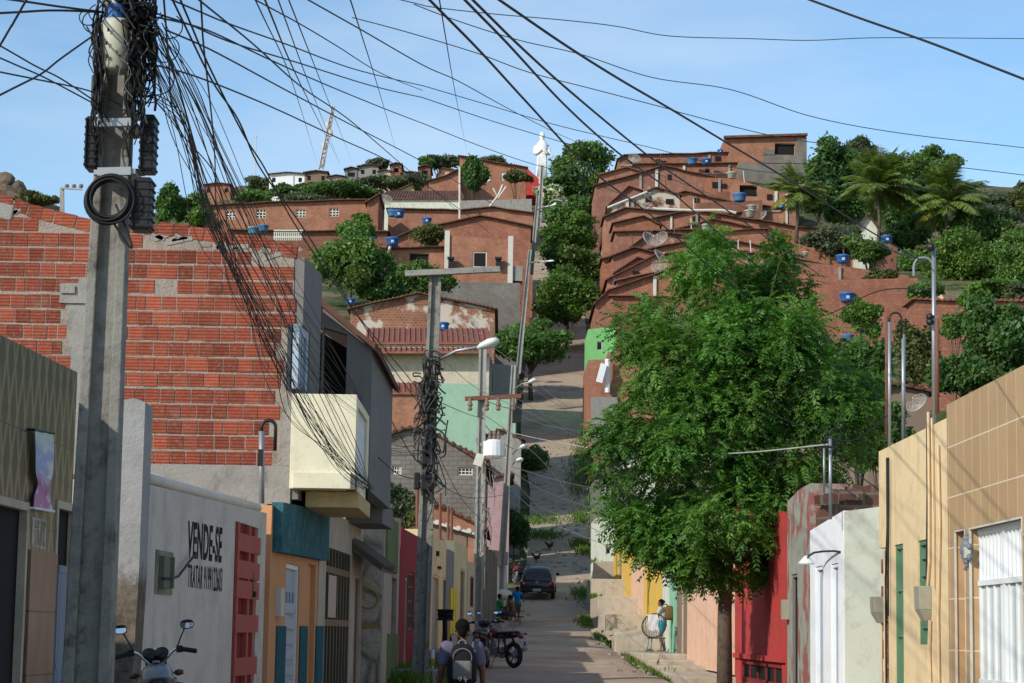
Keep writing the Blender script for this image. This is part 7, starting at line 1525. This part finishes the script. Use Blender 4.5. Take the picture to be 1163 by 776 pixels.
def chair(x,y,z,rz):
    t=thing('round_chair','round backed cord chair with dark hoop and white cloth in front of the woman','chair',(x,y,z),rz=rz); R=Matrix.Rotation(math.radians(72),3,'X')
    m=MB(); m.torus((0,-.22,.82),.38,.022,R,32,8); m.local=True; b=m.build('backrest',M['black'],t,True)
    m=MB()
    for k in range(-6,7):
        x_=k*.055; h=math.sqrt(max(0,.37**2-x_**2)); q=[R@Vector((x_,-h,0))+Vector((0,-.22,.82)),R@Vector((x_,h,0))+Vector((0,-.22,.82))]; m.tube(q,.008,4)
    m.local=True; m.build('cords',plain('dark_cord',(.05,.055,.06),.6),b)
    m=MB(); m.torus((0,.04,.44),.27,.022,None,28,8); m.lathe([(.02,.43),(.26,.44),(.26,.455),(.02,.445)],(0,.04,0),20); m.local=True; m.build('seat',M['slate'],t,True)
    for a in (.7,2.4,3.9,5.5):
        m=MB(); m.tube([(.25*math.cos(a),.04+.25*math.sin(a),.44),(.33*math.cos(a),.04+.33*math.sin(a),.0)],.018,7); m.local=True; m.build('leg',plain('chair_leg_grey',(.2,.25,.28),.5),t,True)
    m=MB(); vs=[]
    for j in range(9):
        for i in range(6):
            s=(i/5-.5)*.34; zz=1.16-j*.07; vs.append((s+.02*math.sin(j),-.3-.0+.03*math.sin(i*2+j)-(zz-.82)*.3,zz))
    m.add(vs,[(j*6+i,j*6+i+1,(j+1)*6+i+1,(j+1)*6+i) for j in range(8) for i in range(5)]); m.add([(a,b_-.012,c) for a,b_,c in vs],[(j*6+i,j*6+i+1,(j+1)*6+i+1,(j+1)*6+i) for j in range(8) for i in range(5)]); m.local=True; m.build('cloth',CL('white_cloth',(.62,.62,.62)),t,True)
p=PY(745,741,63); chair(p.x-.02,p.y-.2,.95,math.radians(-20))
# small street things
t=thing('planter_basket','black lattice basket on a thin post by the kerb','planter',(0,0,0)); d=46; p=PY(505.5,745,d); m=MB(); m.tube([p-Vector((0,0,.6)),PY(505.5,704,d)],.055,8); m.build('post',M['black'],t)
a=PY(497,704,d); b=PY(515,693,d); m=MB(); c=Vector(((a.x+b.x)/2,a.y,0)); w=(b.x-a.x)/2; h=b.z-a.z
for s in range(24):
    an=s/24*6.283; an2=(s+3)/24*6.283; m.tube([c+Vector((w*.9*math.cos(an),w*.9*math.sin(an),a.z)),c+Vector((w*math.cos(an2),w*math.sin(an2),b.z))],.016,4); m.tube([c+Vector((w*.9*math.cos(an2),w*.9*math.sin(an2),a.z)),c+Vector((w*math.cos(an),w*math.sin(an),b.z))],.016,4)
for zz in (a.z,(a.z+b.z)/2,b.z): m.torus(c+Vector((0,0,zz)),w,.016,None,24,5)
m.build('basket',M['black'],t); t.location=(0,0,0)
t=thing('marker_post','short post painted white and amber beside the middle pole','post',(0,0,0)); d=41.5; p=PY(491.5,775,d); m=MB(); m.tube([p-Vector((0,0,.5)),PY(491.5,738,d)],.04,10); m.build('post',M['whitepaint'],t); m=MB(); m.tube([PY(491.5,757,d),PY(491.5,748,d)],.043,10); m.build('amber_band',plain('amber_band',(.5,.26,.03),.6),t)
for u,v,d,lab,rz in ((609,626,112,'dark hen pecking on the dirt slope nearest the road edge',.4),(624,612,116,'dark rooster with raised tail on the dirt slope',-.5),(598,620,114,'pale hen crouching by the left bank',1.0)):
    p=PY(u,v,d); z=prof(p.y); t=thing('hen',lab,'hen',(p.x,p.y,z),rz=rz); m=MB(); V=Vector
    segs=[(V((0,0,.3)),.13,V((.12,0,.33)),.11),(V((.12,0,.35)),.07,V((.24,0,.48)),.045),(V((.25,0,.5)),.045,V((.27,0,.51)),.04),(V((.3,0,.5)),.015,V((.34,0,.48)),.006),(V((-.1,0,.36)),.08,V((-.28,0,.52)),.04)]
    for s in (-1,1): segs+=[(V((0,s*.06,.2)),.03,V((.02,s*.06,.1)),.016),(V((.02,s*.06,.1)),.014,V((0,s*.06,.01)),.012),(V((0,s*.06,.012)),.012,V((.08,s*.06,.01)),.008)]
    fused(segs,'body',plain('hen_feathers',(.04,.03,.025) if 'dark' in lab else (.45,.4,.36),.8),t,.016,4)
